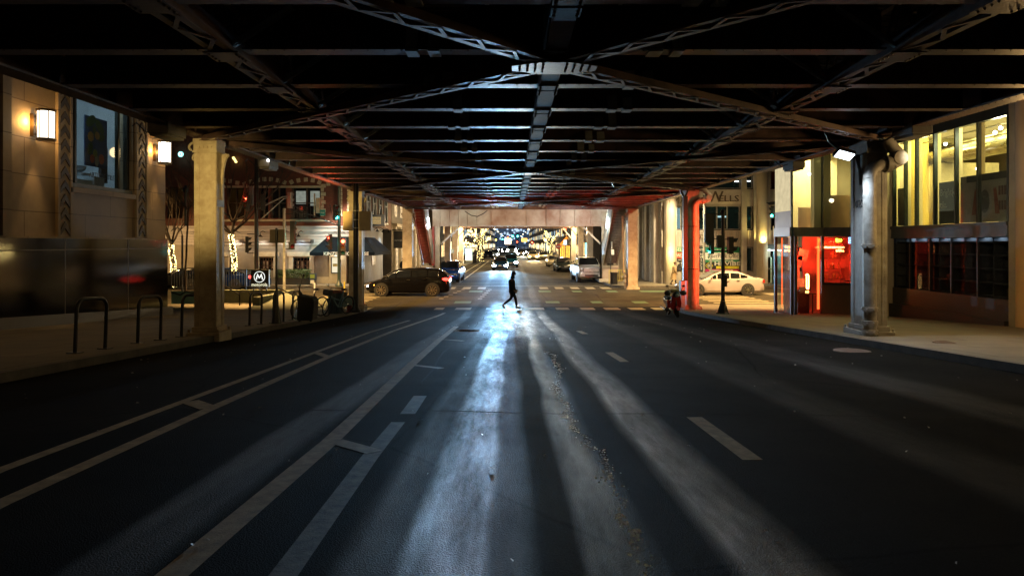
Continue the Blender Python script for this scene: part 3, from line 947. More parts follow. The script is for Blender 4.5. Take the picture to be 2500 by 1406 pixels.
# loose electric cables under the deck
mb = MB()
mb.path([P_(1485, 420, 27), P_(1487, 436, 27), P_(1500, 456, 28), P_(1530, 466, 30), P_(1600, 462, 31)], .03, 6)
mb.path([P_(1135, 516, 46.3), P_(1150, 526, 46.3), P_(1165, 529, 46.3), P_(1180, 522, 46.3), P_(1190, 514, 46.3)], .03, 6)
mb.path([P_(690, 388, 20), P_(705, 404, 20), P_(712, 385, 20)], .014, 6)
mb.build('drooping_cable', black_metal, viad)

# ================================================================ STATION BRIDGE beyond the crossing
sb = thing('station_bridge', 'cream and rust plate girder bridge on steel columns beyond the crossing', 'bridge', (0, 53, 0))
bridge_paint = pm('blotchy_cream_and_rust_paint', (.58, .54, .46), (.30, .18, .12), .55, .6, .25, bscale=14)
Yg = 53.0
x0, x1 = X_(1056, Yg), X_(1486, Yg)
zt, zbm = 5.9, Z_(553, Yg)
mb = MB()
mb.box(x0, x1, Yg, Yg + .04, zbm + .04, zt)
mb.box(x0, x1, Yg - .16, Yg + .2, zbm, zbm + .04)
mb.box(x0, x1, Yg - .16, Yg + .2, zt, zt + .04)
k = 0
for px in (1074, 1096, 1118, 1140, 1163, 1197, 1237, 1287, 1335, 1369, 1404, 1443, 1468):
    x = X_(px, Yg); mb.box(x - .03, x + .03, Yg - .12, Yg, zbm + .041, zt - .001)
    rivets(mb, (x + .06, Yg, zbm + .1), (x + .06, Yg, zt), 8, .02, (0, -.005, 0))
mb.build('plate_girder', bridge_paint, sb)
MB().box(x0, x1, Yg + .5, 84, 5.3, 5.5).build('bridge_deck', rust, sb)
mb = MB()
for y in range(55, 84, 3): mb.box(x0 + .2, x1 - .2, y, y + .15, 4.85, 5.29)
mb.build('cross_beam', rust, sb)
mb = MB()
for (px, y, s) in ((1069, 53.0, 1), (1474, 53.0, -1)):
    mb = MB()
    x = X_(px, y)
    mb.box(x - .2, x + .2, y - .2, y + .25, .1, zbm)
    for t in (-1, 1): mb.box(x - .24, x - .2, y - .24, y + .29, .1, zbm - .01); mb.box(x + .2, x + .24, y - .24, y + .29, .1, zbm - .01)
    mb.beam((x + s * .25, y, zbm - 1.35), (x + s * 1.6, y, zbm - .05), .12, .12)
    mb.box(x - .4, x + .4, y - .45, y + .5, .1, .35)
    mb.build('column', pm('cream_bridge_paint', (.50, .45, .36), (.36, .31, .24), 2, .55, .15), sb)
for i, y in enumerate((61, 69, 77)):
    for x, s in ((-5.75, 1), (6.95, -1)):
        mb = MB(); mb.box(x - .2, x + .2, y - .25, y + .25, .1, 4.85); mb.box(x - .26, x - .2, y - .28, y + .28, .1, 4.8); mb.box(x + .2, x + .26, y - .28, y + .28, .1, 4.8)
        mb.beam((x + s * .2, y, 3.6), (x + s * 1.2, y, 4.8), .1, .1)
        mb.build('column', MATS['cream_bridge_paint'] if i != 1 else pale_steel, sb)
mb = MB(); mb.box(X_(1055, 53.4), X_(1066, 53.4), 53.3, 53.5, .1, zbm); mb.build('red_panel', pm('red_painted_panel', (.45, .06, .05), None, 2, .5, .1), sb)


def stair(px_top0, px_top1, side, label, riser_col, Ytop=47.5, Ybot=52.6, zt=5.5, zbt=1.55):
    """stair climbing towards the crossing, its underside seen from the street"""
    t = thing('station_stair', label, 'staircase', ((X_(px_top0, 50) + X_(px_top1, 50)) / 2, 52, 0), group='covered stairs up to the station platform')
    xa, xb = (X_(px_top0, Ytop), X_(px_top1, Ytop))
    m = MB(); n = 20
    for i in range(n):
        f0, f1 = i / n, (i + 1) / n
        y0 = Ybot + (Ytop - Ybot) * f0; y1 = Ybot + (Ytop - Ybot) * f1
        z = zbt + (zt - zbt) * f1
        m.box(xa, xb, y1 - .02, y0 + .03, z - .04, z)
        if i % 1 == 0: m.box(xa, xb, y0 + .0, y0 + .015, z - (zt - zbt) / n, z - .045)
    m.build('tread', riser_col, t)
    m = MB()
    for x in (xa - .04, xb + .04):
        m.prism([(x - .03, Ybot + .1, zbt - .25), (x - .03, Ybot + .1, zbt + .1), (x - .03, Ytop, zt + .1), (x - .03, Ytop, zt - .25)], (.06, 0, 0))
    m.build('side_board', pm('red_lit_stringer', (.30, .10, .06), (.18, .06, .04), 3, .5, .1) if side < 0 else pale_steel, t)  # left boards carry the red signal light in their colour
    # landing and supports
    m = MB(); m.box(min(xa, xb) - .1, max(xa, xb) + .1, Ybot, Ybot + 1.6, .13, zbt - .35); m.build('landing_wall', pm('pinkish_landing_paint', (.42, .33, .27), (.33, .24, .19), 2, .6, .1), t)
    m = MB(); m.box(min(xa, xb) - .15, max(xa, xb) + .15, Ybot - .1, Ybot + 1.6, zbt - .349, zbt - .2); m.build('landing', pale_steel, t)
    # inner glazed parapet with its tube light
    xi = (xb + .12) if side < 0 else (xa - .12)
    m = MB()
    m.prism([(xi, Ybot + .2, zbt), (xi, Ytop, zt - .1), (xi, Ytop, zt + 1.5), (xi, Ybot + .2, zbt + 1.35)], (.03, 0, 0))
    m.build('parapet_panel', pm('grey_blue_panel', (.40, .46, .46), (.30, .35, .36), 2, .35, .05), t)
    m = MB()
    for f in (0, .25, .5, .75, 1.0):
        y = Ybot + .2 + (Ytop - Ybot - .2) * f; z = zbt + (zt - zbt) * f
        m.box(xi - .03, xi + .06, y - .03, y + .03, z - .05, z + 1.42)
    m.beam((xi, Ybot + .2, zbt + 1.38), (xi, Ytop, zt + 1.53), .08, .06)
    m.build('handrail_frame', pale_steel, t)
    xs_ = xi + (.10 if side < 0 else -.08)
    m = MB(); m.tube((xs_, 49.5, 4.2), (xs_, 49.1, 4.9), .05, n=8); m.build('tube_light', em('tube_glow', (.85, .97, 1), 14), t)
    lamp('POINT', (xs_ + (.25 if side < 0 else -.25), 49.2, 4.4), 60, (.8, .95, 1), .1, name='stair_lamp')
    return t


stair(1010, 1031, -1, 'open steel stair left of the bridge, lit red from below', pm('stair_red_lit_paint', (.35, .07, .05), (.2, .04, .03), 4, .5, .1))  # red signal light is put into the tread colour
stair(1498, 1532, 1, 'open steel stair right of the bridge with dark treads', pm('stair_brown_paint', (.14, .11, .09), (.08, .06, .05), 4, .5, .1))
# ================================================================ LEFT STONE BUILDING
BX = -13.0
stone = thing('stone_building', 'limestone building with black granite base and glowing wall lanterns', 'building', (BX - 3, 10, 0))
Y0, Y1 = -10.0, 25.6
win = (20.02, 23.42)           # the shop window between the zigzag bands
wz0, wz1 = 4.72, 11.0
mb = MB()
mb.box(BX - .5, BX, Y0, win[0], 3.22, 14)
mb.box(BX - .5, BX, win[1], Y1, 3.22, 14)
mb.box(BX - .5, BX, win[0], win[1], 3.22, wz0)
mb.box(BX - .5, BX, win[0], win[1], wz1, 14)
mb.box(BX - 16, BX - .5, Y1 - .4, Y1, 3.22, 14)
mb.box(BX - 16, BX - .5, Y0, Y0 + .4, 0, 14)
mb.box(BX - 16, BX, Y0, Y1, 14, 14.3)
mb.build('wall', limestone, stone)
mb = MB(); mb.box(BX - 16, BX + .06, Y0, Y1 + .06, -.1, 3.2); mb.build('base', granite, stone)
mb = MB()
for y in (3.2, 6.6, 10, 13.4, 16.6, 19.75, 23.0): mb.box(BX + .0601, BX + .066, y, y + .035, .2, 3.2)
for z in (2.86,): mb.box(BX + .0601, BX + .075, Y0, Y1 + .06, z, z + .03)
mb.build('base_joint', pm('dull_joint', (.05, .035, .022), None, 5, .6, .1), stone)
mb = MB()
for i in range(12):
    y0 = Y0 + i * 3; y1 = min(Y0 + i * 3 + 3, Y1 + .18)
    mb.prism([(BX + .061, y0, gz(y0) + .1), (BX + .061, y1, gz(y1) + .1), (BX + .061, y1, gz(y1) + .42), (BX + .061, y0, gz(y0) + .42)], (.14, 0, 0))
mb.build('plinth', pm('dark_plinth_stone', (.05, .042, .034), None, 3, .5, .1), stone)
mb = MB(); mb.box(BX - .1, BX + .10, Y0, Y1 + .1, 3.2, 3.25); mb.build('string_course', limestone, stone)
zz = pm('carved_stone_band', (.42, .34, .24), (.3, .23, .15), 3, .7, .2)
zd = pm('dark_carved_groove', (.055, .036, .022), None, 6, .7, .2)
for y0, y1 in ((19.54, 19.97), (23.62, 24.12)):
    mb = MB(); mb.box(BX + .001, BX + .05, y0, y1, 3.26, 13)
    b = mb.build('zigzag_band', zz, stone)
    mb = MB(); z = 3.45; ym = (y0 + y1) / 2
    while z < 9.5:
        for s in (-1, 1):
            mb.prism([(BX + .051, ym, z + .24), (BX + .051, ym + s * .20, z), (BX + .051, ym + s * .20, z - .15), (BX + .051, ym, z + .05)], (.035, 0, 0))
        z += .40
    mb.build('zigzag_relief', zd, b)
    for y in (y0 - .06, y1 + .06):
        MB().box(BX + .001, BX + .09, y - .05, y + .05, 3.26, 13).build('band_edge', limestone, b)
mb = MB()
for y in (16.3, 16.75, 17.2): mb.box(BX + .001, BX + .18, y, y + .3, 3.26, 13)
mb.build('pilaster', limestone, stone)
# window with room behind
frame = pm('bronze_green_frame', (.055, .06, .05), None, 5, .4, .05, .4)
wdw = MB()
wdw.box(BX - .28, BX - .12, win[0], win[0] + .12, wz0, wz1); wdw.box(BX - .28, BX - .12, win[1] - .12, win[1], wz0, wz1)
wdw.box(BX - .28, BX - .02, win[0], win[1], wz0, wz0 + .14)
for y in (20.52, 22.78): wdw.box(BX - .26, BX - .14, y, y + .10, wz0 + .14, wz1)
wd = wdw.build('window', frame, stone, bevel=.008)
MB().box(BX - .21, BX - .20, win[0] + .12, win[1] - .12, wz0 + .14, wz1).build('pane', glass_clear, wd)
MB().box(BX + .0, BX + .09, win[0] - .05, win[1] + .05, wz0 - .16, wz0 - .0).build('window_sill', limestone, wd, bevel=.01)
room = MB()
room.box(BX - 3.2, BX - 3.1, 19, 25, wz0 - .5, wz1); room.box(BX - 3.1, BX - .5, 25, 25.1, wz0 - .5, wz1); room.box(BX - 3.1, BX - .5, 18.9, 19, wz0 - .5, wz1); room.box(BX - 3.1, BX - .5, 19, 25, wz0 - .5, wz0 - .05)
room.build('room', pm('pale_room_plaster', (.55, .58, .6), (.45, .48, .5), 1, .8, .05), stone)
lamp('POINT', (BX - .34, 21.2, 8.4), 26, (.66, .86, 1), .08, name='shop_ceiling_lamp')
lamp('AREA', (BX - 1.8, 21.6, 9.6), 48, (.62, .84, 1), 1.6, (BX - 1.6, 22, 4), name='shop_ceiling_lamp')
ds = thing('shop_display', 'flower painting and pale shelves behind the stone building window', 'display', (BX - .8, 22, wz0))
q = MB(); q.box(BX - .62, BX - .58, 21.72, 22.9, 5.55, 7.15); pic = q.build('painting_canvas', pm('deep_blue_canvas', (.03, .10, .28), (.02, .05, .12), 2, .6, .05), ds)
cols = {'leaf': (.07, .14, .03), 'petal': (.75, .42, .09), 'fruit': (.65, .10, .03), 'lime': (.35, .42, .05), 'vase': (.5, .52, .42)}
for nm, pts in (('painted_leaf', [(21.3, 7.75, .28, .16, .6), (21.75, 7.6, .3, .15, -.7), (21.25, 6.6, .22, .14, 1.2), (21.85, 7.15, .2, .12, .3), (21.5, 7.35, .18, .1, 2)]),
                ('painted_petal', [(21.28, 7.1, .17, .08, k * .63) for k in range(5)] + [(21.62, 7.2, .14, .07, k * .63) for k in range(5)]),
                ('painted_fruit', [(21.85, 6.25, .15, .17, 0), (21.35, 6.2, .12, .14, 0)]), ('painted_lime', [(21.5, 6.45, .12, .13, 0)]), ('painted_vase', [(21.6, 6.15, .10, .2, 0)])):
    m = MB(); x = BX - .575 + {'painted_leaf': 0, 'painted_petal': .004, 'painted_fruit': .008, 'painted_lime': .012, 'painted_vase': .002}[nm]
    for i, (y, z, a, b, t) in enumerate(pts):
        y += .72; z = 5.6 + (z - 5.95) * .78; m.poly([(x + i * .0004, y + a * math.cos(k * .45) * math.cos(t) - b * math.sin(k * .45) * math.sin(t), z + a * math.cos(k * .45) * math.sin(t) + b * math.sin(k * .45) * math.cos(t)) for k in range(14)])
    m.build(nm, pm(nm, cols[nm.split('_')[1]], None, 6, .6, 0), pic)
m = MB()
m.box(BX - 1.2, BX - .7, 21.1, 22.3, 4.67, 5.1); m.box(BX - 1.1, BX - .7, 22.4, 22.95, 4.67, 5.25); m.box(BX - 1.0, BX - .7, 21.7, 22.2, 5.25, 5.32); m.lathe([(.02, 0), (.16, .1), (.2, .22)], (BX - .9, 21.95, 5.32), 14)
m.build('display_stand', pm('white_display_stand', (.7, .74, .76), None, 3, .4, 0), ds)
m = MB(); m.box(BX - .9, BX - .8, 22.95, 23.3, 5.1, 6.3); m.build('framed_panel', pm('dark_panel', (.05, .035, .03), None, 3, .4, 0), ds)
m = MB(); n = 26
for i in range(n):
    y = 20.06 + i * .017; m.add([(BX - .5 + .03 * math.sin(i * 1.1), y, 4.68), (BX - .5 + .03 * math.sin((i + 1) * 1.1), y + .018, 4.68), (BX - .5 + .03 * math.sin((i + 1) * 1.1), y + .018, 10), (BX - .5 + .03 * math.sin(i * 1.1), y, 10)], [(0, 1, 2, 3)])
m.build('curtain', pm('sheer_grey_curtain', (.35, .39, .42), None, 3, .8, 0), ds)
text('ARTISTIC TILE', .235, black_metal, wd, (BX - .192, 21.98, 5.2), '+x', 'shop_lettering', .004, sx=.92)

lantern_glow = em('lantern_glow', (1, .86, .66), 2.6)
bronze = pm('dark_bronze', (.06, .038, .02), None, 8, .35, .1, .7)


def lantern(Y, z, label):
    t = thing('wall_lantern', label, 'wall lantern', (BX, Y, z), group='half-round lanterns on the limestone wall')
    x = BX + .26
    m = MB(); m.box(BX, BX + .1, Y - .12, Y + .12, z - .32, z + .3); m.box(BX + .1, BX + .24, Y - .03, Y + .03, z - .28, z - .22); m.box(BX + .1, BX + .24, Y - .03, Y + .03, z + .2, z + .26)
    m.build('wall_bracket', bronze, t)
    m = MB(); m.lathe([(0, -.36), (.2, -.36), (.205, .36), (0, .36)], (x + .1, Y, z), 20); m.build('glass_shade', lantern_glow, t, smooth=True)
    m = MB()
    for h in (-.42, .36): m.lathe([(0, h), (.235, h), (.235, h + .06), (0, h + .06)], (x + .1, Y, z), 20)
    for a in range(6):
        u = a * math.pi / 3 + .3; m.box(x + .1 + .212 * math.cos(u) - .01, x + .1 + .212 * math.cos(u) + .01, Y + .212 * math.sin(u) - .01, Y + .212 * math.sin(u) + .01, z - .37, z + .37)
    m.build('frame', bronze, t)
    lamp('POINT', (BX + .10, Y - .27, z + .05), 24, (1, .52, .11), .06, name='lantern_lamp')
    lamp('POINT', (BX + .10, Y + .27, z + .05), 24, (1, .52, .11), .06, name='lantern_lamp')
    lamp('SPOT', (x + .1, Y, z - .5), 40, (1, .62, .25), .05, (BX - .25, Y, z - 5), 42, .6, 'lantern_downlight')
    lamp('POINT', (x + .75, Y, z), 9, (1, .68, .3), .2, name='lantern_front_lamp')
    return t


lantern(18.53, Z_(306, 18.53), 'lit lantern left of the zigzag stone band and the shop window')
lantern(24.85, Z_(373, 24.85), 'lit lantern at the street end of the limestone wall')
for Y in (12.6, 6.2): lamp('POINT', (BX + 1.1, Y, 6.3), 14, (1, .60, .2), .25, name='next_lantern_lamp')

# ================================================================ BRICK RESTAURANT beyond the side street, left
BY = 50.2
BXR = -11.0
rest = thing('restaurant_building', 'red brick restaurant with grey street front and dark corner awning', 'building', (-25, BY + 6, 0))


def xz(px, py, Y=BY): return X_(px, Y), Z_(py, Y)


holes_up = [(a, b) for a, b in ((-27.5, -26.2), (-25.4, -24.2), (-21.0, X_(597, BY)), (X_(630, BY), X_(655, BY)), (X_(660, BY), X_(698, BY)), (X_(712, BY), X_(782, BY)))]
zu0, zu1 = Z_(533, BY), Z_(458, BY)
zg = Z_(555, BY)
mb = MB()
mb.box(-60, BXR, BY, BY + .4, zg, zu0); mb.box(-60, BXR, BY, BY + .4, zu1, 16)
xs = [-60] + [v for h in holes_up for v in h] + [BXR]
for i in range(0, len(xs), 2): mb.box(xs[i], xs[i + 1], BY, BY + .4, zu0, zu1)
mb.build('brick_wall', brick, rest)
mb = MB(); mb.box(-60, X_(560, BY) + 0, BY + .001, BY + .4, 0, zg)
mb.build('stucco_wall', grey_stucco, rest)
# ground front with window openings
gw = [(X_(538, BY), X_(558, BY)), (X_(633, BY), X_(668, BY)), (X_(716, BY), X_(756, BY)), (X_(846, BY), X_(878, BY))]
g0, g1 = Z_(660, BY), Z_(626, BY)
mb = MB(); xs = [X_(560, BY) - .8] + [v for h in gw for v in h] + [BXR]
for i in range(0, len(xs), 2): mb.box(xs[i], xs[i + 1], BY, BY + .35, 0, zg)
for a, b in gw[:3]: mb.box(a, b, BY, BY + .35, 0, g0); mb.box(a, b, BY, BY + .35, g1, zg)
a, b = gw[3]; mb.box(a, b, BY, BY + .35, Z_(620, BY), zg)
mb.build('street_front', grey_stucco, rest)
mb = MB(); mb.box(-60, BXR + .12, BY - .14, BY, Z_(566, BY), Z_(556, BY)); mb.box(-60, BXR + .2, BY - .22, BY, Z_(556, BY), Z_(552, BY)); mb.box(-60, BXR + .06, BY - .06, BY, Z_(598, BY), Z_(566, BY))
mb.build('fascia_board', pm('lilac_grey_fascia', (.42, .40, .42), (.34, .32, .34), 1, .6, .05), rest)
mb = MB()
for z in (Z_(570, BY), Z_(577, BY), Z_(584, BY), Z_(591, BY)): mb.box(-60, BXR + .07, BY - .085, BY - .06, z - .02, z)
mb.build('fascia_groove', pm('fascia_shadow_line', (.2, .19, .2), None, 2, .7, 0), rest)
room_dim = em('dim_room_glow', (1, .55, .25), .10, .8)
for (a, b) in gw[:3]:
    m = MB(); t = .32
    m.box(a - t, a, BY - .06, BY + .3, g0 - .5, g1 + t); m.box(b, b + t, BY - .06, BY + .3, g0 - .5, g1 + t); m.box(a - t - .1, b + t + .1, BY - .09, BY + .0, g1 + .0, g1 + t); m.box(a, b, BY + .1, BY + .34, g1 - .1, g1)
    w = m.build('window', cream_paint, rest)
    m = MB(); m.box(a, b, BY + .2, BY + .22, g0, g1); m.build('pane', glass_dark, w)
    m = MB(); n = 5
    for k in range(n + 1): x = a + (b - a) * k / n; m.box(x - .03, x + .03, BY + .14, BY + .19, g0, g1)
    for k in range(4): z = g0 + (g1 - g0) * k / 3; m.box(a, b, BY + .145, BY + .185, z - .025, z + .025)
    m.build('glazing_bar', pm('dark_brown_sash', (.05, .02, .014), None, 4, .4, .05), w)
    m = MB()
    for k in range(3): x = a + (b - a) * (.15 + k * .3); m.box(x, x + .16, BY + .196, BY + .199, g0 + .15, g1 - .35)
    m.build('lit_interior', room_dim, w)
# corner bay: cream pilasters, menu case, door
mb = MB(); mb.box(X_(805, BY), X_(828, BY), BY - .12, BY, 0, Z_(616, BY)); mb.box(X_(832, BY), X_(846, BY), BY - .12, BY, 0, Z_(616, BY)); mb.box(X_(765, BY), X_(804, BY), BY - .05, BY, 0, Z_(676, BY))
mb.build('pilaster', cream_paint, rest)
mn = MB(); a, b, c_, d = X_(810, BY), X_(829, BY), Z_(667, BY), Z_(627, BY)
mn.box(a, b, BY - .18, BY - .121, c_, d); f = mn.build('menu_case', black_metal, rest)
MB().box(a + .06, b - .06, BY - .185, BY - .181, c_ + .06, d - .06).build('menu_sheet', em('menu_glow', (1, .88, .6), .55), f)
MB().box(a + .12, b - .12, BY - .188, BY - .186, c_ + .5, d - .5).build('menu_picture', pm('yellowish_picture', (.42, .33, .1), (.1, .1, .06), 5, .5, 0), f)
dr = MB(); a, b = gw[3]; dr.box(a, b, BY + .25, BY + .32, 0.1, Z_(620, BY)); d_ = dr.build('door', pm('dark_door', (.03, .028, .026), None, 4, .4, .05), rest)
MB().box(a + .15, a + .5, BY + .235, BY + .249, .9, 2.1).build('pane', em('door_glow', (1, .7, .35), .3), d_)
# upper storey: frames, arches of alternate white stones, balcony
mb = MB()
for (a, b) in holes_up:
    m = MB(); m.box(a, b, BY + .3, BY + .32, zu0, zu1); w = m.build('window', glass_dark, rest)
    m = MB()
    for x in (a + .04, (a + b) / 2, b - .04): m.box(x - .05, x + .05, BY + .22, BY + .299, zu0, zu1)
    m.box(a, b, BY + .23, BY + .295, (zu0 + zu1) / 2 - .04, (zu0 + zu1) / 2 + .04)
    m.build('frame', pm('dark_sash', (.06, .05, .04), None, 4, .5, .05), w)
m = MB(); m.box(X_(720, BY), X_(744, BY), BY + .27, BY + .295, Z_(498, BY), Z_(466, BY)); m.box(X_(755, BY), X_(778, BY), BY + .27, BY + .295, Z_(502, BY), Z_(466, BY))
m.build('window_blind', em('blind_glow', (.75, .82, .68), .16, .2), rest)
m = MB(); m.box(X_(545, BY), X_(792, BY), BY - .12, BY, Z_(459, BY), Z_(454, BY)); m.box(X_(545, BY), X_(795, BY), BY - .16, BY, Z_(541, BY), Z_(536, BY))
m.build('stone_band', cream_stone, rest)
m = MB(); q = MB()
arch = [(598, 450, 20), (614, 444, 10), (630, 440, 4), (646, 438, 2), (662, 438, -2), (679, 441, -12), (695, 446, -24), (712, 445, 30), (729, 441, 12), (747, 439, 3), (764, 441, -8), (780, 446, -26), (802, 449, 0)]
arch += [(580, 447, -10), (563, 443, -5), (547, 441, 5)]
for px, py, a in arch:
    x, z = xz(px, py); m.obox((x, BY - .03, z), (.27, .10, .30), Euler((0, R(-a), 0)))
m.build('arch_stone', cream_stone, rest)
m = MB()
for k in range(8):
    z = Z_(528, BY) + k * .30
    w_ = .34 if k % 2 else .2
    for x, s in ((X_(784, BY), 1), (X_(836, BY), -1), (X_(848, BY), 1)): m.box(x, x + s * w_, BY - .05, BY, z, z + .26)
m.build('quoin', cream_stone, rest)
m = MB(); a, b = X_(715, BY), X_(765, BY)
for k in range(14): x = a + (b - a) * k / 13; m.tube((x, BY - .7, Z_(533, BY)), (x, BY - .7, Z_(505, BY)), .02, n=5)
m.tube((a, BY - .7, Z_(505, BY)), (b, BY - .7, Z_(505, BY)), .035, n=6); m.box(a, b, BY - .75, BY, Z_(536, BY), Z_(534, BY))
m.build('balcony_rail', black_metal, rest)
# gooseneck lamps over the fascia
for i, px in enumerate((577, 643, 700, 735)):
    x = X_(px, BY)
    m = MB(); m.path([(x + .15, BY - .06, Z_(567, BY)), (x + .12, BY - .4, Z_(564, BY)), (x, BY - .62, Z_(568, BY)), (x, BY - .62, Z_(572, BY))], .022, 6); m.lathe([(.03, .0), (.06, -.06), (.19, -.2)], (x, BY - .62, Z_(572, BY)), 12)
    m.build('gooseneck_lamp', black_metal, rest)
    lamp('SPOT', (x, BY - .58, Z_(580, BY)), 40, (1, .84, .6) if i < 3 else (.75, .9, 1), .06, (x, BY - .1, 1), 120, .6, 'gooseneck_light')
# fascia lettering bands, dark letters
m = MB(); m.box(X_(545, BY), X_(722, BY), BY - .75, BY - .69, Z_(593, BY), Z_(591, BY)); m.box(X_(712, BY), X_(766, BY), BY - .75, BY - .69, Z_(594, BY), Z_(590.5, BY)); m.box(X_(765, BY), X_(767, BY), BY - .75, BY - .1, Z_(594, BY), Z_(586, BY))
m.build('awning_bar', black_metal, rest)
# corner awning, wrapping both faces
navy = pm('navy_canvas', (.004, .007, .011), (.003, .005, .008), 3, .9, .1, spec=.08)
za0, za1, zav = Z_(616, BY), Z_(577, BY), Z_(619, BY)
ox, oy = BXR + 1.15, BY - 1.25
ax0 = X_(768, BY)
m = MB()
m.add([(ax0 + 1.0, BY, za1), (BXR, BY, za1), (ox, oy, za0), (ax0, oy, za0)], [(0, 1, 2, 3)])
m.add([(ax0 + 1.0, BY, za1), (ax0, oy, za0), (ax0, BY, za0)], [(0, 1, 2)])
m.add([(ax0, oy, za0), (ox, oy, za0), (ox, oy, za0 - .22), (ax0, oy, za0 - .22)], [(0, 1, 2, 3)])
m.add([(BXR, BY, za1), (BXR, BY + 4.2, za1), (ox, BY + 5.2, za0), (ox, oy, za0)], [(0, 1, 2, 3)])
m.add([(ox, oy, za0), (ox, BY + 5.2, za0), (ox, BY + 5.2, za0 - .22), (ox, oy, za0 - .22)], [(0, 1, 2, 3)])
m.add([(BXR, BY + 4.2, za1), (ox, BY + 5.2, za0), (BXR, BY + 5.2, za0)], [(0, 1, 2)])
m.build('awning', navy, rest)
text('KINZIE CHOPHOUSE', .34, pm('white_awning_letters', (.75, .75, .7), None, 3, .5, 0), rest, (X_(845, oy), oy - .01, za0 - .10), '-y', 'awning_lettering', sx=1.02, bold=.006)
lamp('POINT', (X_(824, BY), BY - .6, Z_(622, BY)), 22, (1, .8, .5), .08, name='porch_lamp')
MB().ball((X_(822, BY), BY - .3, Z_(622, BY)), .09).build('porch_light', em('porch_glow', (1, .85, .6), 6), rest)
# side along the street
m = MB()
m.box(BXR - .4, BXR, BY + .4, BY + 12, 4.3, 16)
m.build('side_wall', pm('pinkish_side_brick', (.26, .16, .12), (.18, .11, .08), 1.6, .8, .3, blocks=((1, 2), .22, .075, (.7, .6, .55), .007)), rest)
m = MB(); m.box(BXR - .4, BXR + .06, BY + .001, BY + 7.6, .1, 4.29); m.build('side_front', pm('blue_grey_stucco', (.36, .38, .40), (.28, .3, .32), 1, .7, .1), rest)
for k in range(4):
    y = BY + 1.3 + k * 2.4
    w = MB().box(BXR + .001, BXR + .03, y, y + 1.1, 4.9, 7.6).build('window', glass_dark, rest)
    m = MB(); m.box(BXR + .031, BXR + .10, y - .12, y, 4.8, 7.7); m.box(BXR + .031, BXR + .10, y + 1.1, y + 1.22, 4.8, 7.7); m.box(BXR + .031, BXR + .16, y - .2, y + 1.3, 4.7, 4.8); m.box(BXR + .031, BXR + .06, y, y + 1.1, 6.2, 6.28)
    m.build('frame', pm('pale_blue_sash', (.5, .56, .6), None, 3, .5, 0), w)
for k in range(3): lamp('SPOT', (BXR + .8, BY + 1.5 + k * 2.4, 4.0), 60, (.72, .88, 1), .06, (BXR, BY + 1.5 + k * 2.4, 0), 110, .7, 'side_gooseneck_light')
m = MB()
for k in range(3):
    y = BY + 1.5 + k * 2.4; m.path([(BXR + .06, y, 4.15), (BXR + .4, y, 4.35), (BXR + .75, y, 4.25), (BXR + .8, y, 4.12)], .022, 6); m.lathe([(.03, .1), (.06, .04), (.17, -.08)], (BXR + .8, y, 4.05), 10)
m.build('gooseneck_lamp', black_metal, rest)
m = MB(); m.box(BXR + .061, BXR + .09, BY + 3.0, BY + 4.3, 1.4, 2.5); f = m.build('poster_case', pm('poster_white', (.6, .6, .62), None, 2, .5, 0), rest)
m = MB(); [m.box(BXR + .091, BXR + .095, BY + 3.15, BY + 4.15, 1.55 + k * .16, 1.6 + k * .16) for k in range(5)]; m.build('poster_text_lines', dark_grey, f)
# hanging sign
hs = thing('hanging_sign', 'black box sign with lit KINZIE panel on the brick side wall', 'sign', (BXR + .6, 53, 5))
Yh = 52.0
a, b, c_, d = X_(905, Yh), X_(939, Yh), Z_(552, Yh), Z_(524, Yh)
MB().box(a, b, Yh, Yh + .3, c_, d).build('sign_box', black_metal, hs, bevel=.01)
a2, b2 = X_(907, Yh), X_(930, Yh)
MB().box(a2, b2, Yh - .012, Yh - .001, Z_(547, Yh), Z_(530, Yh)).build('sign_panel', em('dull_gold_panel', (.8, .55, .22), .30), hs)
text('KINZIE', .235, black_metal, hs, ((a2 + b2) / 2, Yh - .02, Z_(535.5, Yh)), '-y', 'sign_lettering', sx=.86)
text('CHOPHOUSE', .12, black_metal, hs, ((a2 + b2) / 2, Yh - .02, Z_(543.5, Yh)), '-y', 'sign_lettering', sx=.86)
MB().box(BXR, a, Yh + .1, Yh + .16, d - .2, d - .12).build('bracket', black_metal, hs)
# next house along the street
nb = thing('corner_shop_building', 'narrow grey shop house with dark panel beyond the restaurant', 'building', (BXR - 4, 68, 0))
m = MB(); m.box(BXR - 9, BXR + .02, BY + 12.05, 90, 0, 15); m.build('wall', pm('drab_grey_wall', (.22, .19, .15), (.15, .13, .10), 1, .8, .2), nb)
m = MB()
for k in range(6): y = 62.8 + k * 3.2; m.box(BXR + .03, BXR + .3, y, y + .5, 0.1, 4.6)
m.box(BXR + .03, BXR + .5, 62.5, 90, 4.6, 4.9); m.build('pilaster', cream_stone, nb)
m = MB()
for k in range(6):
    y = 63.5 + k * 3.2; m.box(BXR + .03, BXR + .05, y, y + 2.2, .5, 4.2); m.box(BXR + .03, BXR + .05, y + .3, y + 1.6, 5.6, 7.6)
m.build('window', em('shop_window_glow', (1, .7, .36), .5, .9), nb)
bs = thing('blade_sign', 'tall black banner sign with small white line beside the restaurant', 'sign', (BXR + .8, 62, 4))
Yb = 60.0
MB().box(X_(961, Yb), X_(985, Yb), Yb, Yb + .15, Z_(606, Yb), Z_(564, Yb)).build('sign_board', black_metal, bs)
strokes(.68, .20, white_sign, bs, (X_(973, Yb), Yb - .01, Z_(587, Yb)), 'sign_lettering', 2, 5, .014)
m = MB(); m.box(X_(958, Yb), X_(986, Yb), Yb, Yb + .3, Z_(563, Yb), Z_(560, Yb)); m.build('bracket', black_metal, bs)
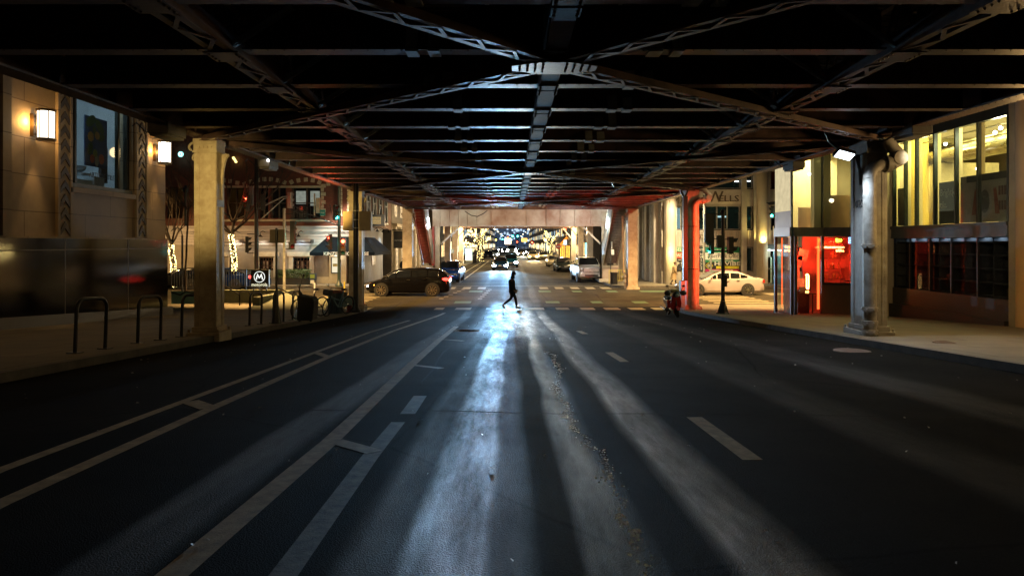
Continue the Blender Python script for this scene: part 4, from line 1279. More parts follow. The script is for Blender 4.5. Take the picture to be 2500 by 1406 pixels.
# round lit sign high on the left
rs = thing('round_lit_sign', 'small round cyan lit sign high in the dark left of the column', 'sign', P_(441, 377, 49.5))
c = P_(441, 377, 49.5)
MB().lathe([(0, -.05), (.20, -.05), (.20, 0), (0, .0)], c, 20, 'y').build('sign_disc', em('cyan_sign_glow', (.35, .95, .9), 2.2), rs)
MB().lathe([(.16, -.07), (.19, -.07), (.19, -.051), (.16, -.051)], c, 20, 'y').build('sign_ring', pm('dark_green_ring', (.0, .12, .1), None, 3, .5, 0), rs)
MB().box(c.x - .03, c.x + .03, c.y - .07, c.y - .051, c.z - .1, c.z + .08).build('sign_emblem', MATS['dark_green_ring'], rs)
ns = thing('slanted_neon_sign', 'small slanted yellow neon stroke on the dark brick wall', 'sign', P_(573, 388, 49.9))
m = MB(); m.tube(P_(569, 384, 49.9), P_(577, 397, 49.9), .09, n=6); m.build('neon_tube', em('yellow_neon', (1, .85, .25), 1.6), ns)

# ================================================================ GLASS CORNER SHOWROOM, right
show = thing('glass_showroom', 'glass corner showroom, yellow-lit upstairs, red neon entrance below', 'building', (14, 24, 0))
RX = 13.6
FY0, FY1 = 18.7, 24.4
warm_wall = pm('warm_white_plaster', (.74, .66, .38), (.64, .56, .30), 1, .8, .05)
alu = pm('grey_aluminium', (.12, .13, .14), (.08, .09, .10), 4, .4, .05, .5)
# big round column and plain wall toward the camera
m = MB(); m.lathe([(1.0, 0), (1.0, 14)], (13.85 + .55, 17.85, 0), 40); m.build('round_column', pm('ochre_plaster', (.66, .46, .25), (.54, .36, .19), .8, .7, .06), show, smooth=True)
m = MB(); m.box(14.6, 15, -10, 17.6, 0, 14); m.box(RX, 30, FY0 - .3, FY0, .0, 14) ; m.build('wall', concrete_wall, show)
# floor slab, lower dark glazing, sill
m = MB(); m.box(RX - .04, RX + .3, FY0, FY1 + .1, 3.28, 3.62); m.box(RX - .08, RX + .1, FY0, FY1 + .1, 3.56, 3.66); m.box(RX - .06, RX + .1, FY0, FY1 + .1, 3.24, 3.3); m.build('floor_band', alu, show)
m = MB(); m.box(RX, RX + .35, FY0, FY1, -.2, 1.5); m.build('low_wall', pm('brown_tile_wall', (.035, .028, .022), (.02, .017, .014), 1, .35, .1), show)
m = MB(); m.box(RX - .12, RX, FY0, FY1 + .5, 0, gz(21) + .4); m.build('plinth', pm('near_black_stone', (.02, .018, .016), None, 3, .4, .05), show)
MB().box(RX + .1, RX + .11, FY0, FY1, 1.5, 3.28).build('lower_glazing', glass('smoky_glass', (.65, .68, .72), .12, 1.5), show)
m = MB()
for z in (1.53, 1.92, 2.32, 2.72, 3.1): m.box(RX + .18, RX + .75, FY0, FY1, z - .02, z + .02)
y = FY0 + .2
while y < FY1: m.box(RX + .18, RX + .75, y, y + .035, 1.5, 3.28); y += .62
m.box(RX + .76, RX + .8, FY0, FY1, 1.5, 3.28)
m.build('shelving', pm('dark_shelf_wood', (.13, .13, .125), (.08, .08, .078), 4, .5, .05), show)
m = MB(); random.seed(5)
for i in range(30):
    y = random.uniform(FY0 + .2, FY1 - .3); z = random.choice((1.56, 1.95, 2.35, 2.75)); hh = random.uniform(.08, .26)
    m.box(RX + .4, RX + .6, y, y + random.uniform(.1, .3), z - .01, z + hh)
m.build('shelf_stock', pm('assorted_stock', (.16, .15, .14), (.04, .04, .045), 3, .5, 0), show)
m = MB()
for y in (FY0, 20.0, 21.2, 22.3, 23.4, FY1 - .05): MB().box(RX + .04, RX + .1, y, y + .05, 1.5, 3.28).build('lower_mullion', black_metal, show)
# upper glazing
zt = 6.98
m = MB(); m.box(RX - .06, RX + .2, FY0, FY1 + .2, zt - .0, zt + .1); m.box(RX + .04, RX + .2, FY0, FY1 + .2, zt - .32, zt); m.box(RX - .04, RX + .12, FY0, FY1 + .2, zt - .40, zt - .32); m.build('head_band', pm('blue_grey_metal_band', (.035, .05, .06), (.025, .035, .045), 3, .35, .05, .4), show)
m = MB()
muls = [X for X in (18.72, 19.95, 20.95, 22.0, 23.0, 23.65, 24.35)]
for y in muls: m.box(RX - .02, RX + .1, y - .03, y + .03, 3.66, zt - .4)
m.build('mullion', pm('dark_green_mullion', (.03, .045, .04), None, 4, .35, .05, .3), show)
MB().box(RX + .05, RX + .06, FY0, FY1, 3.66, zt - .4).build('upper_glazing', glass_clear, show)
fins = MB()
for y in muls[1:]: fins.box(RX + .14, RX + .26, y + .05, y + .22, 3.66, zt - .3)
fins.build('interior_pier', warm_wall, show)
rm = MB()
rm.box(RX + .1, 28, FY0, 29.3, 3.3, 3.55)
rm.box(19.6, 19.8, FY0, 29.3, 3.5, 7.2); rm.box(RX + .3, 20, 29.3, 29.5, 0, 7.2)
rm.box(RX + .1, 20, FY0, 29.5, 7.25, 7.4)
rm.build('showroom_shell', pm('olive_ceiling', (.30, .26, .14), (.2, .17, .09), 1, .7, .1), show)
m = MB(); m.box(16.2, 18.4, 25.8, 26.0, 3.56, 6.1); m.box(17.0, 17.2, 20.2, 22.4, 3.56, 6.0); m.box(15.5, 16.4, 27.6, 27.7, 3.56, 6.3); m.build('partition', pm('cream_partition', (.68, .60, .42), None, 1, .7, 0), show)
m = MB(); m.lathe([(.38, 3.56), (.38, 7.25)], (14.75, 24.9, 0), 24); m.lathe([(.34, 3.56), (.34, 7.25)], (17.3, 28, 0), 20); m.build('interior_column', pm('yellow_lit_plaster', (.62, .47, .13), (.54, .40, .10), 1, .7, .05), show, smooth=True)
duct = MB(); duct.path([(17.4, 17, 6.5), (17.2, 20.5, 6.5), (16.6, 23, 6.45), (16.4, 29, 6.45)], .36, 18); duct.path([(15.0, 17, 6.15), (15.2, 26, 6.2)], .17, 14)
for k in range(26): duct.lathe([(.36, 0), (.385, .02), (.36, .04)], (17.3 - k * .03, 18.6 + k * .16, 6.5), 18, 'y')
duct.build('ceiling_duct', pm('spiral_duct_metal', (.5, .46, .3), None, 4, .3, .05, .8), show, smooth=True)
m = MB()
for k in range(6): m.box(14.2, 19.4, 19.4 + k * 1.3, 19.46 + k * 1.3, 6.85, 7.1)
for x in (14.6, 16.0): m.box(x, x + .04, 19, 29, 6.6, 6.64)
m.build('ceiling_beam', pm('dark_ceiling_steel', (.09, .07, .04), None, 2, .5, .05), show)
spots = [(14.6, 19.3, 6.5), (14.6, 20.4, 6.5), (15.0, 21.2, 6.5), (15.6, 19.6, 5.6), (15.2, 22.3, 5.5), (16.4, 20.0, 6.45), (14.6, 23.0, 6.4)]
m = MB()
for p in spots: m.ball(p, .055, 8, 6)
m.build('track_light', em('track_glow', (1, .95, .85), 18), show)
lamp('AREA', (16.5, 22.5, 7.1), 900, (1, .78, .26), 5, (16.5, 22.5, 3), name='showroom_lamps')
lamp('POINT', (14.2, 23.6, 6.2), 90, (1, .78, .25), .2, name='showroom_lamps')
lamp('POINT', (14.5, 20.2, 6.4), 110, (1, .85, .5), .2, name='showroom_lamps')
lamp('POINT', (16.2, 28, 5.9), 90, (1, .82, .4), .3, name='showroom_lamps')
# boards standing behind the upper windows
bd = MB(); bd.box(RX + .13, RX + .15, 21.1, 21.95, 3.68, 5.0); b1 = bd.build('board', pm('dark_slate_board', (.035, .042, .035), None, 3, .5, 0), show)
lt = pm('pale_board_letters', (.6, .62, .45), None, 3, .5, 0)
text('Bright(e', .30, lt, b1, (RX + .12, 21.88, 4.66), '-x', 'board_lettering', .003, 'LEFT', .78)
text('tile.', .30, lt, b1, (RX + .12, 21.88, 4.28), '-x', 'board_lettering', .003, 'LEFT', .78)
bd = MB(); bd.box(RX + .13, RX + .15, 18.75, 20.9, 3.68, 5.08); b2 = bd.build('board', pm('pale_photo_board', (.50, .47, .38), (.40, .37, .30), 1, .5, 0), show)
MB().box(RX + .125, RX + .129, 18.75, 20.62, 4.88, 5.08).build('printed_band', pm('slate_print', (.05, .06, .055), None, 3, .5, 0), b2)
dish = MB()
dish.poly([(RX + .124, 19.85 + .33 * math.cos(t * .3), 4.28 + .46 * math.sin(t * .3)) for t in range(21)]); dish.build('printed_plate', pm('plate_print', (.55, .52, .46), None, 2, .5, 0), b2)
dish = MB(); dish.poly([(RX + .121, 19.82 + .2 * math.cos(t * .3), 4.28 + .34 * math.sin(t * .3)) for t in range(21)]); dish.build('printed_plate_centre', pm('plate_centre_print', (.22, .22, .2), None, 2, .5, 0), b2)
hd = MB()
for s, y0 in ((1, 20.2), (-1, 19.38)):
    for k in range(3): hd.poly([(RX + .1185 - k * .0006, y0 + s * .06 * k, 3.9), (RX + .1185 - k * .0006, y0 + s * (.06 * k + .05), 3.9), (RX + .1185 - k * .0006, y0 - s * (.05 - .04 * k), 4.68), (RX + .1185 - k * .0006, y0 - s * (.08 - .04 * k), 4.6)])
hd.build('printed_hands', pm('reddish_print', (.42, .17, .10), (.3, .1, .06), 5, .5, 0), b2)
pr = MB()
for k in range(4): pr.box(RX + .122, RX + .126, 18.85 + k * .11, 18.93 + k * .11, 4.42, 4.68); pr.box(RX + .122, RX + .126, 18.85 + k * .11, 18.93 + k * .11, 4.0, 4.26)
pr.build('printed_swatches', pm('brown_swatches', (.26, .12, .07), (.2, .16, .14), 8, .5, 0), b2)
st = MB(); [st.box(RX + .3, RX + .34, 23.38, 23.62, 3.7 + k * .1, 3.75 + k * .1) for k in range(13)]; st.build('striped_rack', warm_wall, show)
MB().box(RX + .13, RX + .15, 23.75, 24.3, 3.68, 5.0).build('board', pm('grey_red_board', (.10, .07, .06), None, 3, .5, 0), show)
# corner pier and the angled return
m = MB(); m.box(RX - .62, RX + .5, 24.42, 25.1, 0, 6.6); m.build('corner_pier', pm('pale_yellowish_pier', (.48, .42, .30), (.38, .33, .23), 1, .7, .08), show, bevel=.01)

# ---- the entrance bay that stands forward at the corner
A = (10.62, 27.5); B = (10.55, 25.75); C = (12.0, 26.4); D = (13.55, 25.5)
zb, zh, ztop2 = .22, Z_(577, 26), 6.55
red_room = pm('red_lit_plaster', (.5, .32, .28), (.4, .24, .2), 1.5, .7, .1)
def wallseg(mb, p, q, z0, z1, t=.06):
    p = Vector((p[0], p[1], 0)); q = Vector((q[0], q[1], 0)); mb.beam(p + Vector((0, 0, (z0 + z1) / 2)), q + Vector((0, 0, (z0 + z1) / 2)), t, z1 - z0)
def post(mb, p, z0, z1, t=.10): mb.box(p[0] - t / 2, p[0] + t / 2, p[1] - t / 2, p[1] + t / 2, z0, z1)
lerp = lambda p, q, f: (p[0] + (q[0] - p[0]) * f, p[1] + (q[1] - p[1]) * f)
m = MB()
for p, q in ((A, B), (B, C), (C, D)):
    for z0_, z1_, t_ in ((zh, zh + .34, .16), (ztop2, ztop2 + .25, .16), (gz(26) + .05, zb + .09, .14)):
        m = MB(); wallseg(m, p, q, z0_, z1_, t_); m.build('bay_band', alu, show)
for p, tt in ((A, .1), (B, .1), (C, .1), (lerp(B, C, .12), .07), (lerp(C, D, .97), .1)):
    fr = MB(); post(fr, p, zb, zh, tt)
    fr.build('bay_frame', pm('dark_bronze_frame', (.06, .04, .035), None, 4, .4, .05, .4), show)
gl = MB(); wallseg(gl, A, B, zb + .1, zh, .012); wallseg(gl, B, C, zb + .1, zh, .012); wallseg(gl, C, D, 1.55, zh, .012); gl.build('bay_glazing', glass_clear, show)
m = MB(); wallseg(m, C, D, 0, 1.5, .2); m.build('bay_low_wall', pm('brown_plaster_panel', (.17, .11, .075), (.12, .075, .05), 1, .7, .1), show)
m = MB(); wallseg(m, C, D, 1.48, 1.56, .3); m.build('bay_sill', MATS['brown_tile_wall'], show)
fl = MB(); fl.prism([(A[0] + .2, A[1] - .1, zb - .05), (B[0] + .2, B[1] + .2, zb - .05), (C[0], C[1] + .15, zb - .05), (D[0], D[1] + .1, zb - .05), (RX + 4, 25.5, zb - .05), (RX + 4, 29, zb - .05), (11.3, 29, zb - .05)], (0, 0, .05)); fl.build('bay_floor', red_room, show)
fl = MB(); fl.prism([(A[0] + .05, A[1] - .1, zh + .1), (B[0] + .1, B[1] + .1, zh + .1), (C[0], C[1] + .1, zh + .1), (D[0], D[1] + .1, zh + .1), (RX + 4, 25.3, zh + .1), (RX + 4, 29, zh + .1), (11.3, 29, zh + .1)], (0, 0, .2)); fl.build('bay_ceiling', red_room, show)
m = MB(); m.box(12.3, 17, 28.9, 29.0, zb, zh); m.box(RX + .3, RX + .4, 25.8, 28.9, zb, zh); m.box(11.0, 11.12, 26.6, 27.6, zb, zh); m.build('bay_inner_wall', red_room, show)
m = MB()
random.seed(11)
for i in range(9):
    x = 11.16; z = random.uniform(.9, 3.0); y = random.uniform(26.6, 27.4)
pst = MB()
for (x, y, z, a) in ((11.35, 27.2, 2.35, 8), (11.25, 27.15, 1.85, -4), (11.42, 27.1, 1.45, 3), (11.6, 27.2, 2.6, 12), (11.3, 27.2, .95, -6)):
    pst.obox((x, y, z), (.38, .02, .46), Euler((0, R(a), 0)))
pst.build('wall_poster', pm('creased_poster', (.62, .45, .40), (.3, .2, .18), 5, .6, 0), show)
m = MB(); m.box(11.3, 11.75, 27.0, 27.4, zb, 1.1); m.box(11.35, 11.6, 26.9, 27.0, 1.1, 1.35); m.build('counter', pm('dark_counter', (.04, .02, .02), None, 3, .4, .05), show)
m = MB(); m.box(11.55, 12.05, 26.62, 27.0, 1.08, 1.12); m.tube((11.8, 26.8, zb), (11.8, 26.8, 1.08), .025, n=6); m.build('high_table', black_metal, show)
tube_red = em('orange_neon', (1, .28, .07), 9)
m = MB()
q = lerp(B, C, .88); m.tube((q[0], q[1] + .05, zb + .3), (q[0], q[1] + .05, zh - .05), .045, n=8); q = lerp(A, B, .25); m.tube((q[0] + .1, q[1], zb + .3), (q[0] + .1, q[1], zh - .05), .022, n=8)
m.build('red_tube', em('deep_red_neon', (1, .08, .015), 3.2), show)
Yn = 26.6
m = MB()
pts = [P_(a, b, Yn) for a, b in ((1967, 672), (1971, 669), (1974, 673), (1974, 700), (1973, 706))]; m.path(pts, .022, 6)
pts = [P_(a, b, Yn) for a, b in ((1969, 674), (1969, 702), (1971, 706))]; m.path(pts, .018, 6)
m.build('bottle_neon', em('hot_neon', (1, .5, .15), 12), show)
strokes(.12, .16, tube_red, show, P_(1971, 713, Yn), 'neon_lettering', 1, 3, .02)
strokes(.34, .15, tube_red, show, P_(1927, 603, 26.9), 'neon_lettering', 1, 4, .018)
strokes(.46, .15, tube_red, show, P_(1930, 612, 26.9), 'neon_lettering', 1, 6, .02)
Yp = 26.15
strokes(.30, .24, em('green_neon', (.35, 1, .05), 4), show, P_(2051, 587, Yp), 'neon_lettering', 1, 8, .02)
strokes(.78, .12, tube_red, show, P_(2038, 604, Yp), 'neon_lettering', 1, 9, .016)
strokes(.34, .18, tube_red, show, P_(2053, 612, Yp), 'neon_lettering', 1, 10, .022)
strokes(.12, .26, em('blue_neon', (.1, .4, 1), 6), show, P_(2076, 587, Yp), 'neon_lettering', 3, 11, .02)
m = MB()
for k in range(5): m.box(12.6, 13.45, 27.6, 27.9, 1.6 + k * .42, 1.63 + k * .42)
m.box(12.9, 13.1, 26.4, 26.45, 1.58, 1.62)
m.build('bar_shelf', pm('dark_bar_shelf', (.07, .03, .02), None, 3, .5, .05), show)
random.seed(21); m = MB()
for k in range(34):
    x = random.uniform(12.6, 13.4); z = 1.63 + random.choice((0, 1, 2, 3)) * .42
    m.lathe([(0, 0), (.035, 0), (.035, .15), (.014, .2), (.014, .27), (0, .27)], (x, 27.7, z), 8)
m.build('bottles', pm('bottle_glass', (.25, .10, .05), (.05, .12, .06), 12, .1, 0), show)
lamp('SPOT', (11.3, 26.6, 3.15), 420, (1, .035, .01), .12, (11.9, 28.6, 1.6), 140, .6, name='neon_light')
lamp('SPOT', (12.7, 26.9, 3.15), 260, (1, .04, .012), .1, (12.9, 28.8, 1.6), 120, .6, name='neon_light')
lamp('AREA', (RX + .45, 21.5, 3.22), 22, (.62, .80, 1), .2, (RX + .45, 21.5, 1), name='shelf_fill', sizey=5)  # added cool fill over the shelves; no lamp is known there
lamp('SPOT', (10.3, 25.9, 2.6), 3000, (1, .055, .012), .15, (8.15, 29.9, 2.7), 66, .8, 'neon_light')
# upper bay
m = MB(); wallseg(m, A, lerp(A, B, .0), zh + .34, ztop2, .1)
m = MB(); wallseg(m, lerp(A, B, 0.0), B, 4.3, ztop2 + .1, .05); m.build('bay_white_panel', em('lit_cream_blind', (.95, .80, .48), .42, .12), show)
m = MB(); wallseg(m, A, B, zh + .34, 4.3, .05); m.build('bay_grey_panel', pm('blue_grey_panel', (.03, .04, .05), (.02, .03, .035), 2, .4, 0), show)
gl = MB(); wallseg(gl, B, C, zh + .34, ztop2, .012); wallseg(gl, C, D, zh + .34, ztop2, .012); gl.build('bay_upper_glazing', glass_clear, show)
for p in (B, C, lerp(C, D, .62)):
    m = MB(); post(m, p, zh + .34, ztop2, .07); m.build('bay_mullion', MATS['dark_green_mullion'], show)
m = MB()
q = lerp(B, C, .80); m.box(q[0], q[0] + .32, q[1] + .2, q[1] + .5, zh + .34, ztop2)
q = lerp(C, D, .08); m.box(q[0], q[0] + .26, q[1] + .2, q[1] + .5, zh + .34, ztop2)
q = lerp(C, D, .66); m.box(q[0], q[0] + .26, q[1] + .2, q[1] + .5, zh + .34, ztop2)
m.build('interior_pier', warm_wall, show)
m = MB(); m.prism([(A[0] + .1, 27.4, ztop2 + .24), (B[0], B[1], ztop2 + .24), (C[0], C[1], ztop2 + .24), (D[0], D[1], ztop2 + .24), (RX + 6, 25.4, ztop2 + .24), (RX + 6, 29.3, ztop2 + .24), (11.4, 29.3, ztop2 + .24)], (0, 0, .2)); m.build('bay_roof', MATS['olive_ceiling'], show)
m = MB(); m.box(11.6, 13.9, 29.2, 29.3, 3.6, 6.9); m.build('bay_back_wall', warm_wall, show)
m = MB(); m.box(11.5, 12.0, 27.4, 27.45, 3.66, 4.5); m.box(12.3, 13.3, 26.8, 26.85, 3.66, 4.95); m.build('board', pm('pink_cream_board', (.55, .42, .32), (.45, .33, .25), 1, .6, 0), show)
lamp('AREA', (12.6, 28.2, 6.5), 150, (1, .80, .42), 2, (12.6, 28.6, 3), name='bay_upstairs_lamp')
m = MB()
for p in ((12.2, 28, 5.9), (11.3, 28.4, 5.4), (13, 28.5, 5.9)): m.ball(p, .05, 8, 6)
m.build('track_light', MATS['track_glow'], show)

# ================================================================ CONCRETE OFFICE BUILDING beyond the side street, right
off = thing('office_building', 'beige concrete office block with round columns and printed window signs', 'building', (22, 56, 0))
OY = 50.2; OX = 11.0
ribbed = pm('ribbed_concrete', (.36, .31, .25), (.28, .235, .185), 2, .8, .2)
def ox(px): return X_(px, OY)
def oz(py): return Z_(py, OY)
m = MB()
m.box(OX, 60, OY, OY + .3, 0, oz(663)); m.box(OX, 60, OY, OY + .3, oz(603), oz(562)); m.box(OX, 60, OY, OY + .3, oz(503), oz(462)); m.box(OX, 60, OY, OY + .3, oz(418), 16)
m.box(OX, OX + .3, OY + .3, 74, 0, 16)
m.build('wall', concrete_wall, off)
m = MB()
for a, b in ((1620, 1630), (1638, 1650), (1664, 1704), (1808, 1820), (1838, 1845), (1868, 1877)): m.box(ox(a), ox(b), OY - .3, OY, .0, oz(418) + 4)
m.build('pier', concrete_wall, off)
m = MB()
x = ox(1705)
while x < ox(1838):
    m.box(x, x + .07, OY - .07, OY, oz(600), oz(564)); x += .2
x = ox(1878)
while x < 26: m.box(x, x + .07, OY - .07, OY, oz(600), oz(552)); x += .25
x = ox(1651)
while x < ox(1664): m.box(x, x + .05, OY - .07, OY, oz(600), oz(564)); x += .15
m.build('ribbed_panel', ribbed, off)
for px in (1634, 1857): MB().lathe([(.40, 0), (.40, 16)], (ox(px), OY - .3, 0), 24).build('round_column', pm('smooth_beige_concrete', (.42, .36, .27), (.34, .29, .21), 1, .7, .1), off, smooth=True)
wins = [(1651, 1663, 505, 561), (1705, 1722, 505, 561), (1722, 1751, 503, 560), (1751, 1776, 503, 560), (1776, 1807, 503, 560), (1821, 1837, 503, 560), (1870, 1884, 505, 561), (1895, 1925, 505, 561), (1722, 1808, 420, 460), (1821, 1838, 420, 460), (1870, 1884, 420, 460), (1895, 1925, 420, 460), (1821, 1837, 605, 662), (1705, 1719, 603, 662), (1651, 1663, 603, 662)]
blu = pm('blue_dusk_glass', (.012, .035, .05), (.006, .015, .022), .8, .08, 0, spec=.9, rv=.03)
for (a, b, c_, d) in wins:
    w = MB().box(ox(a), ox(b), OY + .16, OY + .18, oz(d), oz(c_)).build('window', blu, off)
    f = MB(); t = .05
    f.box(ox(a), ox(a) + t, OY + .08, OY + .159, oz(d), oz(c_)); f.box(ox(b) - t, ox(b), OY + .08, OY + .159, oz(d), oz(c_)); f.box(ox(a) + t, ox(b) - t, OY + .08, OY + .159, oz(c_) - t, oz(c_)); f.box(ox(a) + t, ox(b) - t, OY + .08, OY + .159, oz(d), oz(d) + t)
    f.build('frame', pm('grey_window_frame', (.2, .21, .21), None, 3, .5, 0), w)
m = MB()
for px, py, w_, h_ in ((1742, 442, .3, .10), (1760, 438, .5, .16), (1765, 447, .25, .08), (1795, 444, .3, .08), (1824, 443, .3, .06)): m.box(ox(px), ox(px) + w_, OY + .14, OY + .155, oz(py), oz(py) + h_)
m.build('lit_ceiling_lamp', em('office_lamp_glow', (.9, .97, 1), 2.2), off)
m = MB()
for k in range(4): m.box(ox(1653) + k * .09, ox(1653) + k * .09 + .03, OY + .14, OY + .155, oz(558), oz(508))
for a, b, c_ in ((1872, 1883, 468), (1872, 1883, 530), (1752, 1775, 527)): m.box(ox(a), ox(b), OY + .14, OY + .155, oz(c_ + 4), oz(c_))
m.build('lit_blind', em('pale_cyan_blind', (.55, .9, 1), .5), off)
# name panel with letters
m = MB(); m.box(ox(1705), ox(1808), OY - .06, OY, oz(498), oz(464)); pn = m.build('name_panel', pm('pale_name_panel', (.50, .46, .38), (.42, .38, .31), 2, .7, .1), off)
dkl = pm('dark_brown_letters', (.10, .07, .04), None, 3, .5, .1)
text('W', 1.12, dkl, pn, (ox(1745), OY - .13, oz(482)), '-y', 'panel_letter', .05, bold=.01)
text('ELLS', .66, dkl, pn, (ox(1778), OY - .13, oz(486)), '-y', 'panel_letter', .05, sx=1.18)
text('&', .66, dkl, pn, (ox(1722), OY - .13, oz(486)), '-y', 'panel_letter', .05)
text('MA', .66, dkl, pn, (ox(1656), OY - .33, oz(491)), '-y', 'panel_letter', .05)
# printed signs in the ground floor windows
Ys = OY - .02
def panel(a, b, c_, d, mat, name='sign_panel', y=0.0): return MB().box(ox(a), ox(b), Ys - .03 - y, Ys - y, oz(d), oz(c_)).build(name, mat, off)
sgreen = pm('sign_green', (.02, .22, .10), None, 4, .45, 0); sred = pm('sign_red', (.55, .05, .03), None, 4, .45, 0); swhite = pm('sign_white', (.7, .7, .62), None, 4, .45, 0)
smag = pm('sign_magenta', (.38, .02, .12), None, 4, .45, 0); syel = pm('sign_yellow', (.62, .55, .03), None, 4, .45, 0); sblk = pm('sign_black', (.02, .02, .02), None, 4, .45, 0)
p = panel(1721, 1804, 604, 617, sgreen)
strokes(1.7, .22, swhite, p, (ox(1766), Ys - .04, oz(611)), 'sign_lettering', 1, 12, .03, world=False)
p = panel(1721, 1804, 617, 634, swhite)
text('InterPark Office', .44, sblk, p, (ox(1768), Ys - .035, oz(625)), '-y', 'sign_lettering', sx=.86)
text('P', .42, sgreen, p, (ox(1733), Ys - .035, oz(622)), '-y', 'sign_lettering'); MB().prism([(ox(1726), Ys - .036, oz(627)), (ox(1732), Ys - .036, oz(627)), (ox(1729), Ys - .036, oz(632))], (0, -.004, 0)).build('arrow', sgreen, p)
p = panel(1721, 1804, 634, 640, sgreen)
MB().box(ox(1730), ox(1785), Ys - .04, Ys - .031, oz(637.6), oz(636.6)).prism([(ox(1785), Ys - .04, oz(639.3)), (ox(1790), Ys - .04, oz(637.1)), (ox(1785), Ys - .04, oz(635))], (0, .009, 0)).build('arrow', swhite, p)
p = panel(1721, 1804, 640, 657, sblk)
text('HI-VIBE', .40, swhite, p, (ox(1775), Ys - .035, oz(644)), '-y', 'sign_lettering', sx=1.5, bold=.008)
MB().box(ox(1748), ox(1804), Ys - .038, Ys - .031, oz(656), oz(649.5)).build('yellow_band', syel, p)
m = MB()
cx, cz_ = ox(1731), oz(648.5)
for i, (u, v) in enumerate((((-.28, 0), (0, .26)), ((0, .26), (.28, 0)), ((.28, 0), (0, -.26)), ((0, -.26), (-.28, 0)))): m.beam((cx + u[0], Ys - .036, cz_ + u[1]), (cx + v[0], Ys - .036, cz_ + v[1]), .008, .03)
m.build('diamond_emblem', syel, p)
m = MB()
for k, h_ in enumerate((.06, .2, .28, .16, .24, .1)): m.box(cx - .16 + k * .06, cx - .135 + k * .06, Ys - .04, Ys - .032, cz_ - h_ / 2, cz_ + h_ / 2)
m.build('wave_emblem', swhite, p)
p = panel(1721, 1804, 657, 663, smag)
MB().box(ox(1730), ox(1785), Ys - .04, Ys - .031, oz(660.4), oz(659.4)).prism([(ox(1785), Ys - .04, oz(662)), (ox(1790), Ys - .04, oz(659.9)), (ox(1785), Ys - .04, oz(657.8))], (0, .009, 0)).build('arrow', swhite, p)
p = panel(1649, 1670, 603, 615, sgreen); text('SELF', .36, swhite, p, (ox(1659.5), Ys - .035, oz(609)), '-y', 'sign_lettering', sx=.9)
p = panel(1649, 1670, 616, 631, sred); text('WEL', .36, swhite, p, (ox(1660), Ys - .035, oz(624)), '-y', 'sign_lettering', sx=.7)
p = panel(1649, 1670, 632, 661, sblk); text('P', .4, swhite, p, (ox(1655), Ys - .035, oz(645)), '-y', 'sign_lettering'); text('S', .4, swhite, p, (ox(1664), Ys - .035, oz(645)), '-y', 'sign_lettering')
MB().box(ox(1655), ox(1663), Ys - .04, Ys - .031, oz(634.6), oz(633.6)).build('arrow', swhite, p)
p = panel(1705, 1716, 603, 661, pm('dark_teal_sign', (.02, .04, .045), None, 4, .4, 0), y=.02)
text('401', .26, swhite, p, (ox(1710.5), Ys - .055, oz(610)), '-y', 'sign_lettering', sx=.9)
for i, ch in enumerate('N.WELLS'):
    if ch == '.': continue
    k = i if i == 0 else i
    text(ch, .24, swhite, p, (ox(1711.5), Ys - .055, oz(621 + (0 if i == 0 else (i - 1) * 7.0))), '-y', 'sign_lettering', bold=.005)
# crest, door, lamp
m = MB(); m.lathe([(.40, 0), (.44, -.02), (.44, -.06), (.40, -.08)], (ox(1709), OY - .02, oz(587)), 20, 'y'); text('W', .5, dkl, off, (ox(1709), OY - .1, oz(583)), '-y', 'crest_letter'); m.build('crest_ring', dkl, off)
m = MB(); m.box(ox(1869), ox(1902), OY - .5, OY - .3, oz(606), oz(598)); m.box(ox(1867), ox(1905), OY - .55, OY - .29, oz(598), oz(596)); m.build('door_canopy', dark_grey, off)
d_ = MB().box(ox(1884), ox(1905), OY - .32, OY - .28, .1, oz(610)).build('door', pm('teal_door', (.02, .16, .20), (.015, .11, .14), 2, .35, .03), off)
MB().box(ox(1887), ox(1890), OY - .33, OY - .321, 1.1, oz(622)).box(ox(1896), ox(1903), OY - .33, OY - .321, 1.1, oz(622)).build('door_trim', pm('pale_teal_trim', (.2, .45, .5), None, 3, .4, 0), d_)
MB().box(ox(1869), ox(1905), OY - .36, OY - .33, oz(612), oz(609.5)).build('tube_light', em('door_tube_glow', (.85, 1, .97), 4), off)
m = MB(); m.box(ox(1870), ox(1881), OY - .30, OY - .27, oz(655), oz(628)); m.box(ox(1870), ox(1881), OY - .30, OY - .27, oz(690), oz(657)); nb_ = m.build('notice_board', pm('notice_pale_green', (.35, .5, .42), (.25, .38, .32), 3, .4, 0), off)
lamp('POINT', (ox(1893), OY - 1.0, oz(616)), 30, (.6, 1, .95), .1, name='door_lamp')
# side wall piers and pipes toward the far street
m = MB()
for y in (51.3, 54.2, 57.2, 60.4, 64, 68): m.box(OX - .35, OX, y, y + .9, .1, 16)
m.box(OX - .02, OX, OY, 74, 5.5, 6); m.build('side_pier', concrete_wall, off)
m = MB()
for y in (53.0, 53.3, 56.2, 59): m.tube((OX - .2, y, .1), (OX - .2, y, 9), .09, n=10)
m.build('side_pipe', pm('pale_pipe_paint', (.5, .5, .48), None, 3, .4, .05), off)
# ================================================================ VEHICLES (built nose towards -y, then turned)
def paint(name, c, r=.22, metal=.3): return pm(name, c, tuple(x * .9 for x in c), 2, r, 0, metal, rv=.04, coat=.03 if sum(c) < .1 else .2, spec=.14 if sum(c) < .1 else .4)


car_glass = pm('car_window_glass', (.010, .012, .014), (.006, .007, .009), 3, .06, 0, spec=.8, rv=.02)
head_off = pm('headlamp_lens', (.45, .45, .46), (.3, .3, .31), 9, .12, 0, .4)
plate_w = pm('licence_plate', (.6, .6, .56), None, 9, .4, 0)

